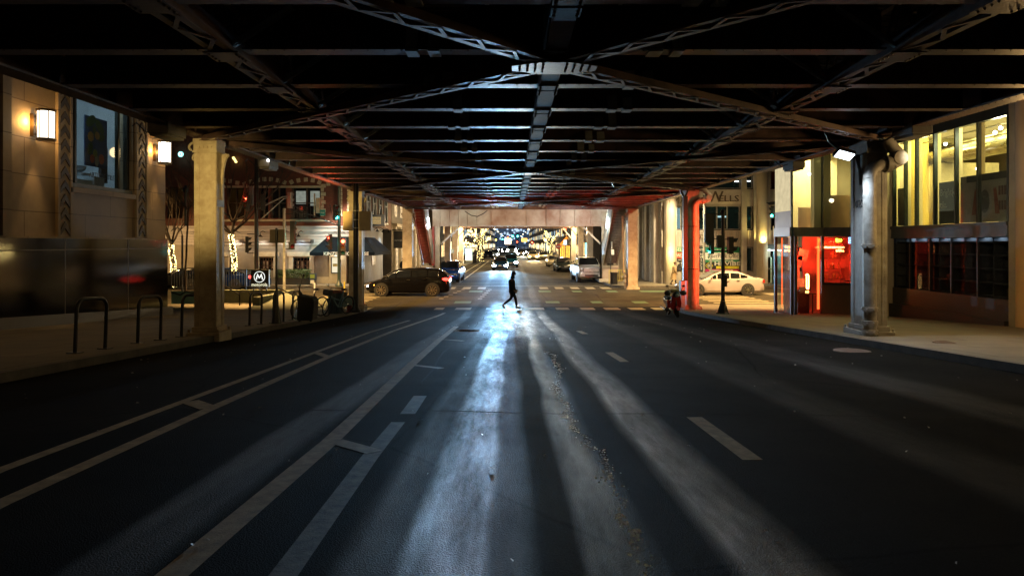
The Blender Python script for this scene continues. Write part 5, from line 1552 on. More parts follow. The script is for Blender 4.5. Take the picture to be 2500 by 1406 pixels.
SPEC = {
 'minivan': dict(L=4.75, W=1.92, H=1.62, sh=[(0, .50), (.012, .66), (.05, .80), (.13, .93), (.22, 1.02), (.5, 1.07), (.9, 1.12), (.97, 1.08), (.995, .95), (1, .6)],
                 gh=[(.17, 1.02), (.22, 1.18), (.30, 1.42), (.38, 1.55), (.5, 1.62), (.7, 1.62), (.86, 1.56), (.94, 1.36), (.985, 1.10)], win=[(.235, .345), (.36, .53), (.545, .73), (.745, .86)], wh=(.175, .80), r=.365),
 'suv': dict(L=4.6, W=1.88, H=1.66, sh=[(0, .55), (.012, .72), (.05, .90), (.14, 1.0), (.24, 1.06), (.5, 1.08), (.9, 1.12), (.98, 1.08), (1, .6)],
             gh=[(.20, 1.05), (.27, 1.28), (.35, 1.52), (.42, 1.62), (.55, 1.66), (.8, 1.64), (.9, 1.55), (.97, 1.12)], win=[(.30, .39), (.405, .56), (.575, .74), (.755, .88)], wh=(.18, .79), r=.36),
 'sedan': dict(L=4.85, W=1.84, H=1.44, sh=[(0, .48), (.01, .60), (.05, .72), (.13, .82), (.26, .92), (.5, .94), (.8, 1.0), (.95, 1.02), (.99, .98), (1, .55)],
               gh=[(.25, .92), (.32, 1.10), (.41, 1.34), (.48, 1.42), (.6, 1.44), (.7, 1.40), (.8, 1.22), (.90, 1.00)], win=[(.345, .415), (.43, .575), (.59, .70), (.71, .79)], wh=(.185, .79), r=.335),
 'pickup': dict(L=5.9, W=2.03, H=1.95, sh=[(0, .62), (.006, .85), (.02, 1.18), (.05, 1.24), (.22, 1.30), (.5, 1.32), (.62, 1.32), (.63, 1.28), (.97, 1.28), (1, .7)],
                gh=[(.21, 1.29), (.25, 1.5), (.30, 1.78), (.34, 1.90), (.42, 1.95), (.56, 1.94), (.61, 1.85), (.62, 1.34)], win=[(.29, .36), (.375, .47), (.485, .59)], wh=(.165, .78), r=.40),
}


def car(name, label, cat, kind, mat, loc, rz, head=None, tail=None, scale=1.0, group=None, blink=None, rimmat=None, grillemat=None, spokes=10):
    sp = SPEC[kind]; L, W = sp['L'], sp['W']; h = W / 2
    t = thing(name, label, cat, (0, 0, 0), 0, group)
    ifl = lambda tab, f: next((a[1] + (b[1] - a[1]) * (f - a[0]) / max(1e-6, b[0] - a[0]) for a, b in zip(tab, tab[1:]) if a[0] <= f <= b[0]), tab[-1][1])
    ya = lambda f: (f - .5) * L
    # lower body
    fs = sorted(set([a[0] for a in sp['sh']] + [.03, .08, .3, .4, .6, .7, .8, .93]))
    mb = MB(); rings = []
    clr = .20 if kind != 'pickup' else .34
    for f in fs:
        zs = ifl(sp['sh'], f)
        e = min(f, 1 - f)
        wf = h * (1 - .16 * max(0, 1 - e / .05) ** 2 - .03 * max(0, 1 - e / .2))
        zb = clr + (.10 * max(0, 1 - e / .04))
        zm = zb + (zs - zb) * .55
        r = [(0, zb), (wf * .86, zb), (wf * .965, zb + .09), (wf, zb + (zs - zb) * .42), (wf * .985, zm + (zs - zb) * .2), (wf * .955, zs - .05), (wf * .88, zs), (wf * .5, zs + .02), (0, zs + .028)]
        rings.append([(x, ya(f), z) for x, z in r] + [(-x, ya(f), z) for x, z in reversed(r[1:-1])])
    n = len(rings[0]); vs = [p for r in rings for p in r]
    fcs = [(i * n + k, i * n + (k + 1) % n, (i + 1) * n + (k + 1) % n, (i + 1) * n + k) for i in range(len(rings) - 1) for k in range(n)]
    fcs += [tuple(range(n)), tuple(range((len(rings) - 1) * n, len(rings) * n))]
    mb.add(vs, fcs)
    # cabin
    gh = sp['gh']; H = sp['H']
    def gx(f, z):
        zb_ = ifl(sp['sh'], f) - .03
        return h * .90 - (z - zb_) * .30
    rings = []
    for f, zr in gh:
        zb_ = ifl(sp['sh'], f) - .04
        zr = max(zr, zb_ + .03)
        xr = gx(f, zr); s = min(1, (zr - zb_) / .3)
        r = [(h * .90, zb_), (gx(f, zb_ + (zr - zb_) * .5), zb_ + (zr - zb_) * .5), (xr + .01 * s, zr - .07 * s), (xr - .08 * s, zr - .015 * s), (xr * .5, zr + .015 * s), (0, zr + .02 * s)]
        rings.append([(x, ya(f), z) for x, z in r] + [(-x, ya(f), z) for x, z in reversed(r[:-1])])
    n = len(rings[0]); vs = [p for r in rings for p in r]
    fcs = [(i * n + k, i * n + k + 1, (i + 1) * n + k + 1, (i + 1) * n + k) for i in range(len(rings) - 1) for k in range(n - 1)]
    mb.add(vs, fcs)
    # wheel arches as dark recess lips
    body = mb.build('body', mat, t, smooth=True, world=False)
    r = sp['r']
    # windows
    for s in (-1, 1):
        for (a, b) in sp['win']:
            top, bot = [], []
            for k in range(5):
                f = a + (b - a) * k / 4
                zr = ifl(gh, f) - .12; zb_ = ifl(sp['sh'], f) + .035
                zr = max(zr, zb_ + .02)
                top.append((s * (gx(f, zr) + .004), ya(f), zr)); bot.append((s * (gx(f, zb_) + .004), ya(f), zb_))
            vs = [v for pr in zip(bot, top) for v in pr]
            MB().add(vs, [(2 * k, 2 * k + 1, 2 * k + 3, 2 * k + 2) for k in range(4)]).build('side_window', car_glass, t, world=False)
    for s in (-1, 1):
        a, b = sp['win'][0][0] - .01, sp['win'][-1][1] + .01; pts = []
        for k in range(13):
            f = a + (b - a) * k / 12; zr = max(ifl(gh, f) - .105, ifl(sp['sh'], f) + .05); pts.append((s * (gx(f, zr) + .006), ya(f), zr))
        zb_ = ifl(sp['sh'], b) + .02; pts.append((s * (gx(b, zb_) + .006), ya(b), zb_))
        MB().path(pts, .011, 5).build('window_trim', chrome, t, world=False)
    def cross(fa, fb, za, zb2, nm, off):
        vs = []
        for f, z in ((fa, za), (fb, zb2)):
            for k in range(7):
                u = -1 + 2 * k / 6
                vs.append((u * (gx(f, z) - .10), ya(f) + off * (1 - .15 * u * u), z + .012))
        MB().add(vs, [(k, k + 1, 8 + k, 7 + k) for k in range(6)]).build(nm, car_glass, t, world=False)
    f0, z0 = gh[0]; f1, z1 = gh[3]
    vs = []
    for j in range(1, 4):
        f, z = gh[j] if j > 1 else gh[0]
        f, z = [(gh[0][0] + .012, gh[0][1] + .05), gh[1], gh[2], (gh[3][0] - .012, gh[3][1] - .02)][j if j < 3 else 3] if j != 1 else (gh[0][0] + .012, gh[0][1] + .05)
        for k in range(7):
            u = -1 + 2 * k / 6
            vs.append((u * (gx(f, z) - .07), ya(f) - .018, z + .030 - .01 * u * u))
    MB().add(vs, [(j * 7 + k, j * 7 + k + 1, j * 7 + 8 + k, j * 7 + 7 + k) for j in range(2) for k in range(6)]).build('windscreen', car_glass, t, world=False)
    cross(gh[-2][0] + .004, gh[-1][0] - .002, gh[-2][1] - .05, gh[-1][1] + .08, 'rear_window', .03)
    # wheels
    for f in sp['wh']:
        for s in (-1, 1):
            y = ya(f); xo = s * (h + .004)
            MB().lathe([(0, 0), (r + .055, 0), (r + .055, -.3), (0, -.3)] if s > 0 else [(0, 0), (r + .055, 0), (r + .055, .3), (0, .3)], (xo, y, r + .005), 26, 'x').build('wheel_arch', rubber, t, world=False)
            w = MB().lathe([(r * .62, -.20 * s), (r * .95, -.20 * s), (r, -.17 * s), (r, -.03 * s), (r * .93, .0), (r * .66, .002 * s), (r * .62, -.02 * s)], (xo + s * .012, y, r), 28, 'x').build('wheel', rubber, t, smooth=True, world=False)
            m = MB(); m.lathe([(r * .60, -.06 * s), (r * .68, -.002 * s), (r * .74, .006 * s), (r * .74, -.03 * s)], (xo + s * .012, y, r), 28, 'x'); m.lathe([(0, .0), (r * .14, .0), (r * .16, -.03 * s)], (xo + s * .014, y, r), 12, 'x')
            for k in range(spokes):
                a = 2 * math.pi * k / spokes
                m.beam((xo + s * .006, y + math.cos(a) * r * .1, r + math.sin(a) * r * .1), (xo + s * .006, y + math.cos(a) * r * .68, r + math.sin(a) * r * .68), .04, .03)
            m.build('rim', rimmat or chrome, w, world=False)
            MB().lathe([(0, -.08 * s), (r * .6, -.08 * s)], (xo + s * .01, y, r), 16, 'x').build('brake_disc', dark_grey, w, world=False)
    # nose and tail
    zf = ifl(sp['sh'], .02)
    big = kind == 'pickup'
    gm = MB()
    gz0, gz1 = (.78, 1.14) if big else (zf - .22, zf - .06)
    gw_ = h * (.62 if big else .52)
    gm.box(-gw_, gw_, -L / 2 - .02, -L / 2 + .1, gz0, gz1); gr = gm.build('grille', grillemat or black_metal, t, world=False, bevel=.02)
    gb = MB()
    for k in range(3 if big else 2): z = gz0 + (gz1 - gz0) * (k + 1) / (4 if big else 3); gb.box(-gw_ * .95, gw_ * .95, -L / 2 - .035, -L / 2 - .021, z - .03 * (1.4 if big else .5), z + .03 * (1.4 if big else .5))
    gb.build('grille_bar', pm('grille_silver', (.55, .54, .5), None, 5, .5, 0, .2), gr, world=False)
    bm_ = MB(); bm_.box(-h * .88, h * .88, -L / 2 - .06, -L / 2 + .25, clr + .12, clr + .36 if not big else .74); bm_.build('bumper', pm('satin_silver_bumper', (.5, .5, .49), None, 5, .5, 0, .1) if big else mat, t, world=False, bevel=.05)
    MB().box(-h * .5, h * .5, -L / 2 - .068, -L / 2 - .061, clr + .15, clr + .28).build('air_intake', black_metal, t, world=False)
    MB().box(-.16, .16, -L / 2 - .085, -L / 2 - .07, clr + .30, clr + .42).build('licence_plate', plate_w, t, world=False)
    hm = em('headlamp_%s' % name, head[0], head[1]) if head else head_off
    for s in (-1, 1):
        m = MB(); x = s * h * (.76 if big else .70); z = (.98 if big else zf - .12)
        m.ball((x, -L / 2 + (.06 if not big else .02), z), .22 if head and head[1] > 20 else .15, 12, 8, (1.15 if not big else .9, .85 if not big else .4, .5 if not big else 1.1)); m.build('headlight', hm, t, smooth=True, world=False)
        zt_ = ifl(sp['sh'], .96)
        m = MB(); m.box(s * h * .62, s * h * .93, L / 2 - .12, L / 2 + .01, zt_ - .26, zt_ - .08) if kind != 'minivan' else m.ball((s * h * .9, L / 2 - .22, zt_ - .10), .15, 10, 6, (.5, 1.6, .6))
        m.build('tail_light', em('tail_glow', (1, .03, .02), 6) if tail else pm('red_tail_lens', (.32, .02, .015), None, 5, .15, 0), t, world=False)
        if blink: MB().ball((s * h * .93, -L / 2 + .42, zf - .04), .05, 8, 6).build('turn_signal', em('amber_glow', (1, .35, .04), 10), t, world=False)
        fm = gh[1][0] + .03
        m = MB(); m.ball((s * (h + .10), ya(fm) - .02, ifl(sp['sh'], fm) + .10), .11, 10, 8, (.9, .55, .75)); m.beam((s * h * .88, ya(fm), ifl(sp['sh'], fm) + .03), (s * (h + .05), ya(fm), ifl(sp['sh'], fm) + .07), .05, .04); m.build('mirror', mat if not big else black_metal, t, smooth=True, world=False)
        for (a, b) in sp['win'][1:3]:
            m = MB(); f = b - .025; z = ifl(sp['sh'], f) - .12; m.box(s * (h * .975), s * (h + .012), ya(f) - .1, ya(f) + .08, z, z + .035); m.build('door_handle', chrome, t, world=False)
    if kind == 'pickup':
        m = MB()
        for x in (-.5, -.25, 0, .25, .5): m.box(x - .05, x + .05, ya(.345), ya(.36), 1.945, 1.975)
        m.build('roof_marker_lamp', pm('amber_marker', (.5, .2, .02), None, 4, .3, 0), t, world=False)
    t.scale = (scale,) * 3
    t.location = loc; t.rotation_euler = (0, 0, rz)
    if head and head[2]:
        M = Matrix.Rotation(rz, 4, 'Z')
        for s in (-1, 1):
            p = Vector(loc) + M @ Vector((s * h * .72, -L / 2 - .12, zf - .12)) * scale
            lamp('SPOT', p, head[2], head[3] if len(head) > 3 else head[0], .09, p + M @ Vector((s * .0, -10, head[4] if len(head) > 4 else -.15)), head[5] if len(head) > 5 else 36, .8, 'headlamp_light')
    return t


bronze_rim = pm('warm_alloy', (.5, .42, .32), (.3, .25, .2), 8, .3, .05, .8)
van = car('minivan', 'black minivan turning left across the crossing with orange and red lamps lit', 'minivan', 'minivan', paint('black_car_paint', (.005, .005, .006), .12, 0),
          ((X_(897, 39.7) + X_(1096, 39.7)) / 2, 40.5, 0), R(-90), head=((.9, .95, 1), 6, 60, (.9, .95, 1), -.6, 60), tail=True, blink=True, rimmat=bronze_rim, spokes=9)
sed = car('sedan', 'silver-white sedan in the side street behind the red-lit column', 'sedan', 'sedan', paint('silver_white_paint', (.40, .36, .38), .25, .35),
          ((X_(1668, 40.2) + X_(1864, 40.2)) / 2, 41.0, 0), R(-90), head=((.9, .95, 1), 5, 0), spokes=10)
GL = 'cars in the far street'
blue = car('parked_suv', 'blue compact SUV parked at the left kerb behind the minivan', 'SUV', 'suv', paint('deep_blue_paint', (.015, .06, .26), .18), (X_(1098, 55), 56.0, 0), R(-3), group=GL)
pick = car('pickup_truck', 'large silver pickup truck with chrome bumper parked by the right stair', 'pickup truck', 'pickup', paint('silver_pickup_paint', (.42, .43, .44), .3, .2), (X_(1434, 56) - .05, 56.6, 0), R(2), group=GL)
onc = car('oncoming_car', 'dark blue car coming head-on with dazzling white headlights', 'car', 'sedan', paint('navy_car_paint', (.01, .05, .12), .2), (X_(1221, 79), 80.5, 0), 0,
          head=((.80, .92, 1), 160, 0), group=GL)
car('following_car', 'teal-blue SUV just behind and right of the dazzling oncoming car', 'car', 'suv', paint('teal_car_paint', (.01, .12, .20), .2), (X_(1247, 88), 90, 0), 0, head=((.72, .90, 1), 60, 0), group=GL)
dk = car('parked_dark_car', 'dark car parked at the right kerb just behind the silver pickup', 'car', 'sedan', paint('dark_green_paint', (.012, .02, .02), .15), (X_(1377, 75), 76, 0), R(2), group=GL, scale=1.05)
car('parked_beige_car', 'beige car parked behind the dark car on the right, half hidden', 'car', 'sedan', paint('beige_car_paint', (.40, .33, .20), .25), (X_(1354, 90), 92, 0), R(1), group=GL)
car('parked_grey_suv', 'grey SUV with dark windscreen waiting right of the amber-lit SUV', 'SUV', 'suv', paint('grey_olive_paint', (.30, .27, .20), .25), (X_(1327, 124), 125, 0), 0, group=GL)
car('amber_lit_suv', 'pale SUV with warm amber headlights before the grey SUV row', 'SUV', 'suv', paint('pale_amber_paint', (.45, .36, .24), .25), (X_(1301, 128), 129, 0), 0, head=((1, .66, .25), 26, 0), group=GL)
car('bright_lit_car', 'distant car whose warm white headlight burns into a star', 'car', 'sedan', paint('dim_grey_paint', (.12, .11, .10), .25), (X_(1271, 170), 172, 0), 0, head=((1, .90, .72), 130, 0), group=GL, scale=1.1)
car('far_white_truck', 'distant pale truck in the middle of the street with wide white lamps', 'truck', 'pickup', paint('pale_truck_paint', (.35, .42, .45), .3), (X_(1249, 185), 188, 0), 0, head=((.9, .97, 1), 70, 0), group=GL, scale=1.35)
car('far_dark_car', 'distant dark car parked near the lit trees on the left', 'car', 'sedan', paint('black_blue_paint', (.012, .02, .03), .2), (X_(1192, 142), 143, 0), 0, group=GL, scale=1.1)
car('far_white_car', 'distant car with white lamps left of the pale truck', 'car', 'suv', paint('bluish_white_paint', (.4, .45, .5), .3), (X_(1207, 150), 151, 0), 0, head=((.92, .97, 1), 45, 0), group=GL, scale=1.1)
for i, (px, Y, c, lab) in enumerate(((1232, 230, (.9, .97, 1), 'tiny car with paired white headlights left of the truck roof'), (1222, 290, (1, .93, .8), 'tiny car furthest left among the far headlights'), (1262, 260, (1, .95, .85), 'tiny car behind the truck, right side'), (1290, 210, (1, .75, .4), 'tiny car with dull orange headlights behind the amber-lit SUV'))):
    car('far_car', lab, 'car', 'sedan', paint('dull_car_paint', (.08, .08, .09), .3), (X_(px, Y), Y, 0), 0, head=(c, [60, 60.5, 61, 30][i], 0), group=GL)
blk = car('parked_black_car', 'black car parked along the side street behind the left column', 'car', 'sedan', paint('gloss_black_paint', (.01, .011, .012), .12), (X_(452, 45.8), 46.2, 0), R(-90))
bcar = car('parked_blue_car', 'dark blue car behind the fence beside the yellow-lit column', 'car', 'sedan', paint('dark_blue_red_paint', (.01, .03, .12), .15), (X_(530, 45.8), 46.2, 0), R(-90), tail=True)

# ================================================================ SCOOTER at the right kerb
sc = thing('motor_scooter', 'red motor scooter with black leg muffs parked at the right kerb', 'scooter', (0, 0, 0))
red = paint('red_scooter_paint', (.36, .015, .012), .2, .1)
def wheel(mb_parent, c, r, tr, name='wheel', rot=0, spokes=6, rimm=None):
    m = MB(); seg = 24
    M = Matrix.Rotation(rot, 3, 'Z')
    pts = [Vector(c) + M @ Vector((0, math.cos(2 * math.pi * k / seg) * r, math.sin(2 * math.pi * k / seg) * r)) for k in range(seg + 1)]
    vs = []; fs = []
    for k in range(seg):
        a = 2 * math.pi * k / seg; rad = Vector((0, math.cos(a), math.sin(a)))
        for j in range(8):
            b = 2 * math.pi * j / 8
            vs.append(Vector(c) + M @ (rad * (r + tr * math.cos(b)) + Vector((tr * math.sin(b), 0, 0))))
    for k in range(seg):
        for j in range(8): fs.append((k * 8 + j, k * 8 + (j + 1) % 8, ((k + 1) % seg) * 8 + (j + 1) % 8, ((k + 1) % seg) * 8 + j))
    m.add(vs, fs)
    w = m.build(name, rubber, mb_parent, smooth=True, world=False)
    m = MB()
    for k in range(spokes):
        a = 2 * math.pi * k / spokes
        m.beam(Vector(c), Vector(c) + M @ Vector((0, math.cos(a) * (r - tr * .5), math.sin(a) * (r - tr * .5))), .006 if spokes > 8 else .03, .006 if spokes > 8 else .03)
    m.ball(c, .04, 8, 6)
    m.build('spokes', rimm or chrome, w, world=False)
    return w


wheel(sc, (0, -.58, .20), .15, .055); wheel(sc, (0, .62, .20), .15, .06)
m = MB(); m.lathe([(.22, -.07), (.235, 0), (.22, .07)], (0, -.58, .20), 12, 'x', R(-10), R(150)); m.prism([(-.07, -.80, .30), (-.06, -.60, .44), (.06, -.60, .44), (.07, -.80, .30)], (0, .0, .02)); m.build('front_mudguard', red, sc, smooth=True, world=False, bevel=.01)
m = MB(); m.prism([(-.17, -.46, .30), (-.21, -.50, .55), (-.17, -.46, .85), (0, -.52, .92), (.17, -.46, .85), (.21, -.50, .55), (.17, -.46, .30), (0, -.56, .28)], (0, .08, .01)); m.build('leg_shield', red, sc, world=False, bevel=.02)
m = MB(); m.ball((0, -.47, .90), .15, 12, 8, (1.0, .8, .8)); m.build('head_cowl', black_metal, sc, smooth=True, world=False)
MB().ball((0, -.585, .86), .075, 12, 8, (1.2, .4, .9)).build('headlight', head_off, sc, smooth=True, world=False)
MB().path([(0, -.56, .3), (0, -.46, .6), (0, -.40, .95)], .03, 8).build('fork', black_metal, sc, world=False)
MB().path([(-.30, -.28, 1.0), (-.15, -.38, .99), (0, -.42, .97), (.15, -.38, .99), (.30, -.28, 1.0)], .018, 8).build('handlebar', black_metal, sc, world=False)
for s in (-1, 1):
    MB().ball((s * .31, -.36, .95), .12, 10, 8, (1.15, 1.1, .9)).build('hand_muff', dark_grey, sc, smooth=True, world=False)
    q = MB(); q.path([(s * .2, -.36, 1.0), (s * .27, -.36, 1.12), (s * .30, -.36, 1.19)], .009, 6); q.ball((s * .32, -.37, 1.22), .06, 10, 6, (1, .35, .8)); q.build('mirror', black_metal, sc, smooth=True, world=False)
m = MB(); m.box(-.14, .14, -.42, .2, .28, .34); m.prism([(-.16, .15, .30), (-.17, .2, .62), (-.15, .85, .66), (-.12, .95, .5), (-.13, .45, .30)], (.32, 0, 0)); m.build('body_panel', red, sc, world=False, bevel=.03)
MB().box(-.14, .14, .18, .84, .66, .76).build('seat', rubber, sc, world=False, bevel=.04)
MB().box(-.17, .17, -.36, -.2, .96, 1.08).build('tan_bag', pm('tan_canvas', (.40, .27, .11), None, 6, .8, .1), sc, world=False, bevel=.03)
MB().tube((-.22, .25, .24), (-.24, .85, .32), .05, n=10).build('exhaust', chrome, sc, world=False)
MB().path([(.05, .1, .28), (.2, .12, .02)], .012, 6).path([(-.05, .1, .28), (-.2, .12, .02)], .012, 6).build('centre_stand', black_metal, sc, world=False)
pscoot = G_(1651, 774)
sc.location = (pscoot.x, pscoot.y + .58, gz(pscoot.y + .5)); sc.rotation_euler = (R(0), 0, R(3)); sc.scale = (1.0,) * 3

# ================================================================ BICYCLES
def bicycle(label, loc, rz, lean, frame_m, fairing=True):
    t = thing('bicycle', label, 'bicycle')
    wheel(t, (0, -.52, .33), .31, .022, spokes=20, rot=R(12)); wheel(t, (0, .52, .33), .31, .022, spokes=20)
    m = MB(); m.path([(0, -.42, .84), (0, -.38, .72), (0, .02, .30), (0, .52, .33)], .024, 8); m.path([(0, .02, .30), (0, .22, .86)], .02, 8); m.path([(0, .16, .66), (0, .52, .33)], .012, 6); m.path([(0, -.38, .66), (0, .12, .52)], .026, 8)
    m.build('frame', frame_m, t, world=False)
    m = MB(); m.path([(.04, -.41, .80), (.045, -.5, .5), (.045, -.52, .33)], .014, 6); m.path([(-.04, -.41, .80), (-.045, -.5, .5), (-.045, -.52, .33)], .014, 6); m.path([(0, -.41, .8), (0, -.44, 1.0)], .014, 6); m.build('fork', frame_m, t, world=False)
    MB().path([(-.31, -.22, 1.04), (-.26, -.34, 1.05), (0, -.44, 1.01), (.26, -.34, 1.05), (.31, -.22, 1.04)], .014, 6).build('handlebar', black_metal, t, world=False)
    MB().ball((0, .24, .92), .13, 10, 6, (.75, 1.1, .3)).build('saddle', black_metal, t, smooth=True, world=False)
    if fairing:
        MB().lathe([(.345, -.035), (.36, 0), (.345, .035)], (0, .52, .33), 18, 'x', R(-20), R(190)).build('mudguard', frame_m, t, world=False)
        MB().lathe([(.0, .0), (.29, .0), (.29, .012), (0, .012)], (-.045, .52, .33), 20, 'x', R(-10), R(200)).build('skirt_guard', pm('pale_blue_guard', (.30, .42, .48), None, 3, .4, 0), t, world=False)
        MB().box(-.14, .14, -.68, -.48, .76, .96).build('front_basket', dark_grey, t, world=False, bevel=.01)
    MB().ball((.0, -.60, .82), .035, 8, 6).build('lamp', head_off, t, world=False)
    t.location = loc; t.rotation_euler = (0, lean, rz)
    return t


pb = G_(786, 774, .13)
bicycle('pale blue shared bicycle leaning against the blue litter bin', (pb.x + .36, pb.y + .62, pb.z), R(-28), R(8), pm('share_bike_blue', (.10, .20, .28), None, 3, .35, 0))
pb = G_(728, 781, .13)
bicycle('dark bicycle locked to the rack beside the black cargo box', (pb.x + .15, pb.y + .7, pb.z), R(-32), R(3), black_metal, False)
# ================================================================ PEOPLE
def skin(name, nodes, edges, mat, parent, sub=2, world=False):
    """one continuous skinned surface; nodes: list of (x, y, z, r) or (x, y, z, rx, ry)"""
    me = bpy.data.meshes.new(name)
    me.from_pydata([n[:3] for n in nodes], edges, [])
    me.materials.append(mat)
    o = bpy.data.objects.new(name, me); COL.objects.link(o)
    bm = bmesh.new(); bm.from_mesh(me); lay = bm.verts.layers.skin.verify()
    bm.verts.ensure_lookup_table()
    for i, n in enumerate(nodes):
        bm.verts[i][lay].radius = (n[3], n[4] if len(n) > 4 else n[3]); bm.verts[i][lay].use_root = (i == 0)
    bm.to_mesh(me); bm.free()
    o.modifiers.new('skin', 'SKIN').use_smooth_shade = True
    s = o.modifiers.new('sub', 'SUBSURF'); s.levels = sub; s.render_levels = sub
    dg = bpy.context.evaluated_depsgraph_get()
    m2 = bpy.data.meshes.new_from_object(o.evaluated_get(dg)); m2.name = name
    bpy.data.objects.remove(o)
    m2.materials.clear(); m2.materials.append(mat)
    m2.polygons.foreach_set('use_smooth', [True] * len(m2.polygons))
    o = bpy.data.objects.new(name, m2); COL.objects.link(o)
    o.parent = parent
    return o


def person(label, J, loc, rz, cloth, trousers, shoe, skin_m, hair_m, hood=None, coat_len=None, group=None):
    """J: joints in metres, the figure faces +x; side: y + is its left"""
    t = thing('person', label, 'person', (0, 0, 0), 0, group)
    nd, ed, ix = [], [], {}
    def add(k, p, r, par=None):
        ix[k] = len(nd); nd.append((*p, *(r if isinstance(r, tuple) else (r,))))
        if par is not None: ed.append((ix[par], ix[k]))
    hip, ch, nk, hd = J['hip'], J['chest'], J['neck'], J['head']
    add('pel', hip, .12)
    add('waist', Vector(hip).lerp(Vector(ch), .5), (.105, .135), 'pel'); add('chest', ch, (.115, .15), 'waist'); add('neck0', Vector(ch).lerp(Vector(nk), .7), .075, 'chest'); add('neck', nk, .055, 'neck0')
    add('jaw', Vector(nk).lerp(Vector(hd), .5), (.065, .060), 'neck'); add('head', hd, (.095, .080), 'jaw'); add('crown', Vector(hd) + Vector((-.005, 0, .075)), (.078, .068), 'head')
    for s, S_ in ((1, 'l'), (-1, 'r')):
        add('sh' + S_, Vector(ch) + Vector((0, s * .17, .07)), .06, 'chest'); add('el' + S_, J['el' + S_], .042, 'sh' + S_); add('wr' + S_, J['wr' + S_], .028, 'el' + S_)
        w, e = Vector(J['wr' + S_]), Vector(J['el' + S_]); d = (w - e).normalized(); sd = Vector((0, 1, 0)).cross(d).normalized()
        add('pa' + S_, w + d * .055, (.036, .018), 'wr' + S_)
        for k in range(4):
            b = w + d * .085 + sd * (.026 - .0175 * k); L = (.072, .08, .075, .06)[k]
            add('f%d%s' % (k, S_), b, .009, 'pa' + S_); add('g%d%s' % (k, S_), b + d * L * .55 + Vector((.008, 0, 0)), .0085, 'f%d%s' % (k, S_)); add('h%d%s' % (k, S_), b + d * L * .9 + Vector((.025, 0, 0)), .0075, 'g%d%s' % (k, S_))
        add('t0' + S_, w + d * .04 + sd * .035, .011, 'pa' + S_); add('t1' + S_, w + d * .085 + sd * .055, .0095, 't0' + S_)
        add('th' + S_, Vector(hip) + Vector((0, s * .085, -.06)), .085, 'pel'); add('kn' + S_, J['kn' + S_], .058, 'th' + S_); add('an' + S_, J['an' + S_], .04, 'kn' + S_); add('to' + S_, J['to' + S_], .034, 'an' + S_)
    body = skin('body', nd, ed, skin_m, t)
    H = Vector(hd)
    m = MB(); m.prism([(H.x + .085, -.015, H.z - .01), (H.x + .085, .015, H.z - .01), (H.x + .118, 0, H.z - .035)], (0, 0, -.012)); m.ball((H.x + .08, 0, H.z - .075), .026, 8, 6, (.5, 1, .35))
    for s in (-1, 1): m.ball((H.x + .0, s * .085, H.z - .01), .032, 8, 6, (.7, .35, 1)); m.ball((H.x + .082, s * .032, H.z + .012), .013, 8, 6)
    m.build('face_details', skin_m, t, smooth=True, world=False)
    if hood == 'hat':
        m = MB(); m.lathe([(.108, -.03), (.112, .0), (.108, .05), (.085, .105), (.045, .135), (0, .142)], (H.x - .008, 0, H.z + .02), 20); m.lathe([(.113, -.035), (.118, -.01), (.113, .012)], (H.x - .008, 0, H.z + .015), 20); m.build('knit_hat', hair_m, t, smooth=True, world=False)
        m = MB(); m.lathe([(.10, -.06), (.115, 0), (.09, .06)], (nk[0] - .0, 0, nk[2] + .005), 16); m.build('collar', cloth, t, smooth=True, world=False)
        m = MB(); m.ball((H.x - .035, 0, H.z - .02), .098, 12, 8, (.85, .95, 1.0)); m.build('hair', hair_m, t, smooth=True, world=False)
    else:
        m = MB(); m.ball((H.x - .02, 0, H.z + .035), .108, 14, 10, (1.0, .92, .95)); m.build('hair', hair_m, t, smooth=True, world=False)
    # jacket: rings from shoulders to hem, then sleeves
    hl = coat_len or .14
    m = MB(); rings = []
    hp, cv = Vector(hip), Vector(ch)
    prof = [(hp + Vector((J.get('hemx', 0), 0, -hl)), (.215 if coat_len else .19), (.25 if coat_len else .215)), (hp + Vector((J.get('hemx', 0) * .6, 0, -hl * .45)), .185, .215), (hp + Vector((0, 0, .02)), .165, .20), (hp.lerp(cv, .5), .150, .195), (cv + Vector((-.005, 0, 0)), .152, .21), (cv + Vector((-.01, 0, .09)), .13, .205), (cv.lerp(Vector(nk), .55) + Vector((0, 0, .03)), .09, .12), (Vector(nk) + Vector((0, 0, .0)), .072, .075)]
    n = 20
    vs = [(c.x + a * math.cos(2 * math.pi * k / n) * (1 + .03 * math.sin(5 * k)), c.y + b * math.sin(2 * math.pi * k / n), c.z) for c, a, b in prof for k in range(n)]
    m.add(vs, [(i * n + k, i * n + (k + 1) % n, (i + 1) * n + (k + 1) % n, (i + 1) * n + k) for i in range(len(prof) - 1) for k in range(n)])
    jk = m.build('jacket' if not coat_len else 'long_coat', cloth, t, smooth=True, world=False)
    for s, S_ in ((1, 'l'), (-1, 'r')):
        sh = Vector(ch) + Vector((0, s * .17, .07)); w, e = Vector(J['wr' + S_]), Vector(J['el' + S_])
        skin('sleeve', [(*sh, .082), (*sh.lerp(e, .5), .070), (*e, .062), (*e.lerp(w, .5), .055), (*w, .046)], [(0, 1), (1, 2), (2, 3), (3, 4)], cloth, jk, 1)
    T = [(*hip, .13, .16)]; E = []
    for s, S_ in ((1, 'l'), (-1, 'r')):
        b = len(T); th = Vector(hip) + Vector((0, s * .085, -.07)); kn, an = Vector(J['kn' + S_]), Vector(J['an' + S_])
        T += [(*th, .10), (*th.lerp(kn, .5), .086), (*kn, .068), (*kn.lerp(an, .5), .062), (*an.lerp(kn, .06), .05)]
        E += [(0, b), (b, b + 1), (b + 1, b + 2), (b + 2, b + 3), (b + 3, b + 4)]
    skin('trousers', T, E, trousers, t, 1)
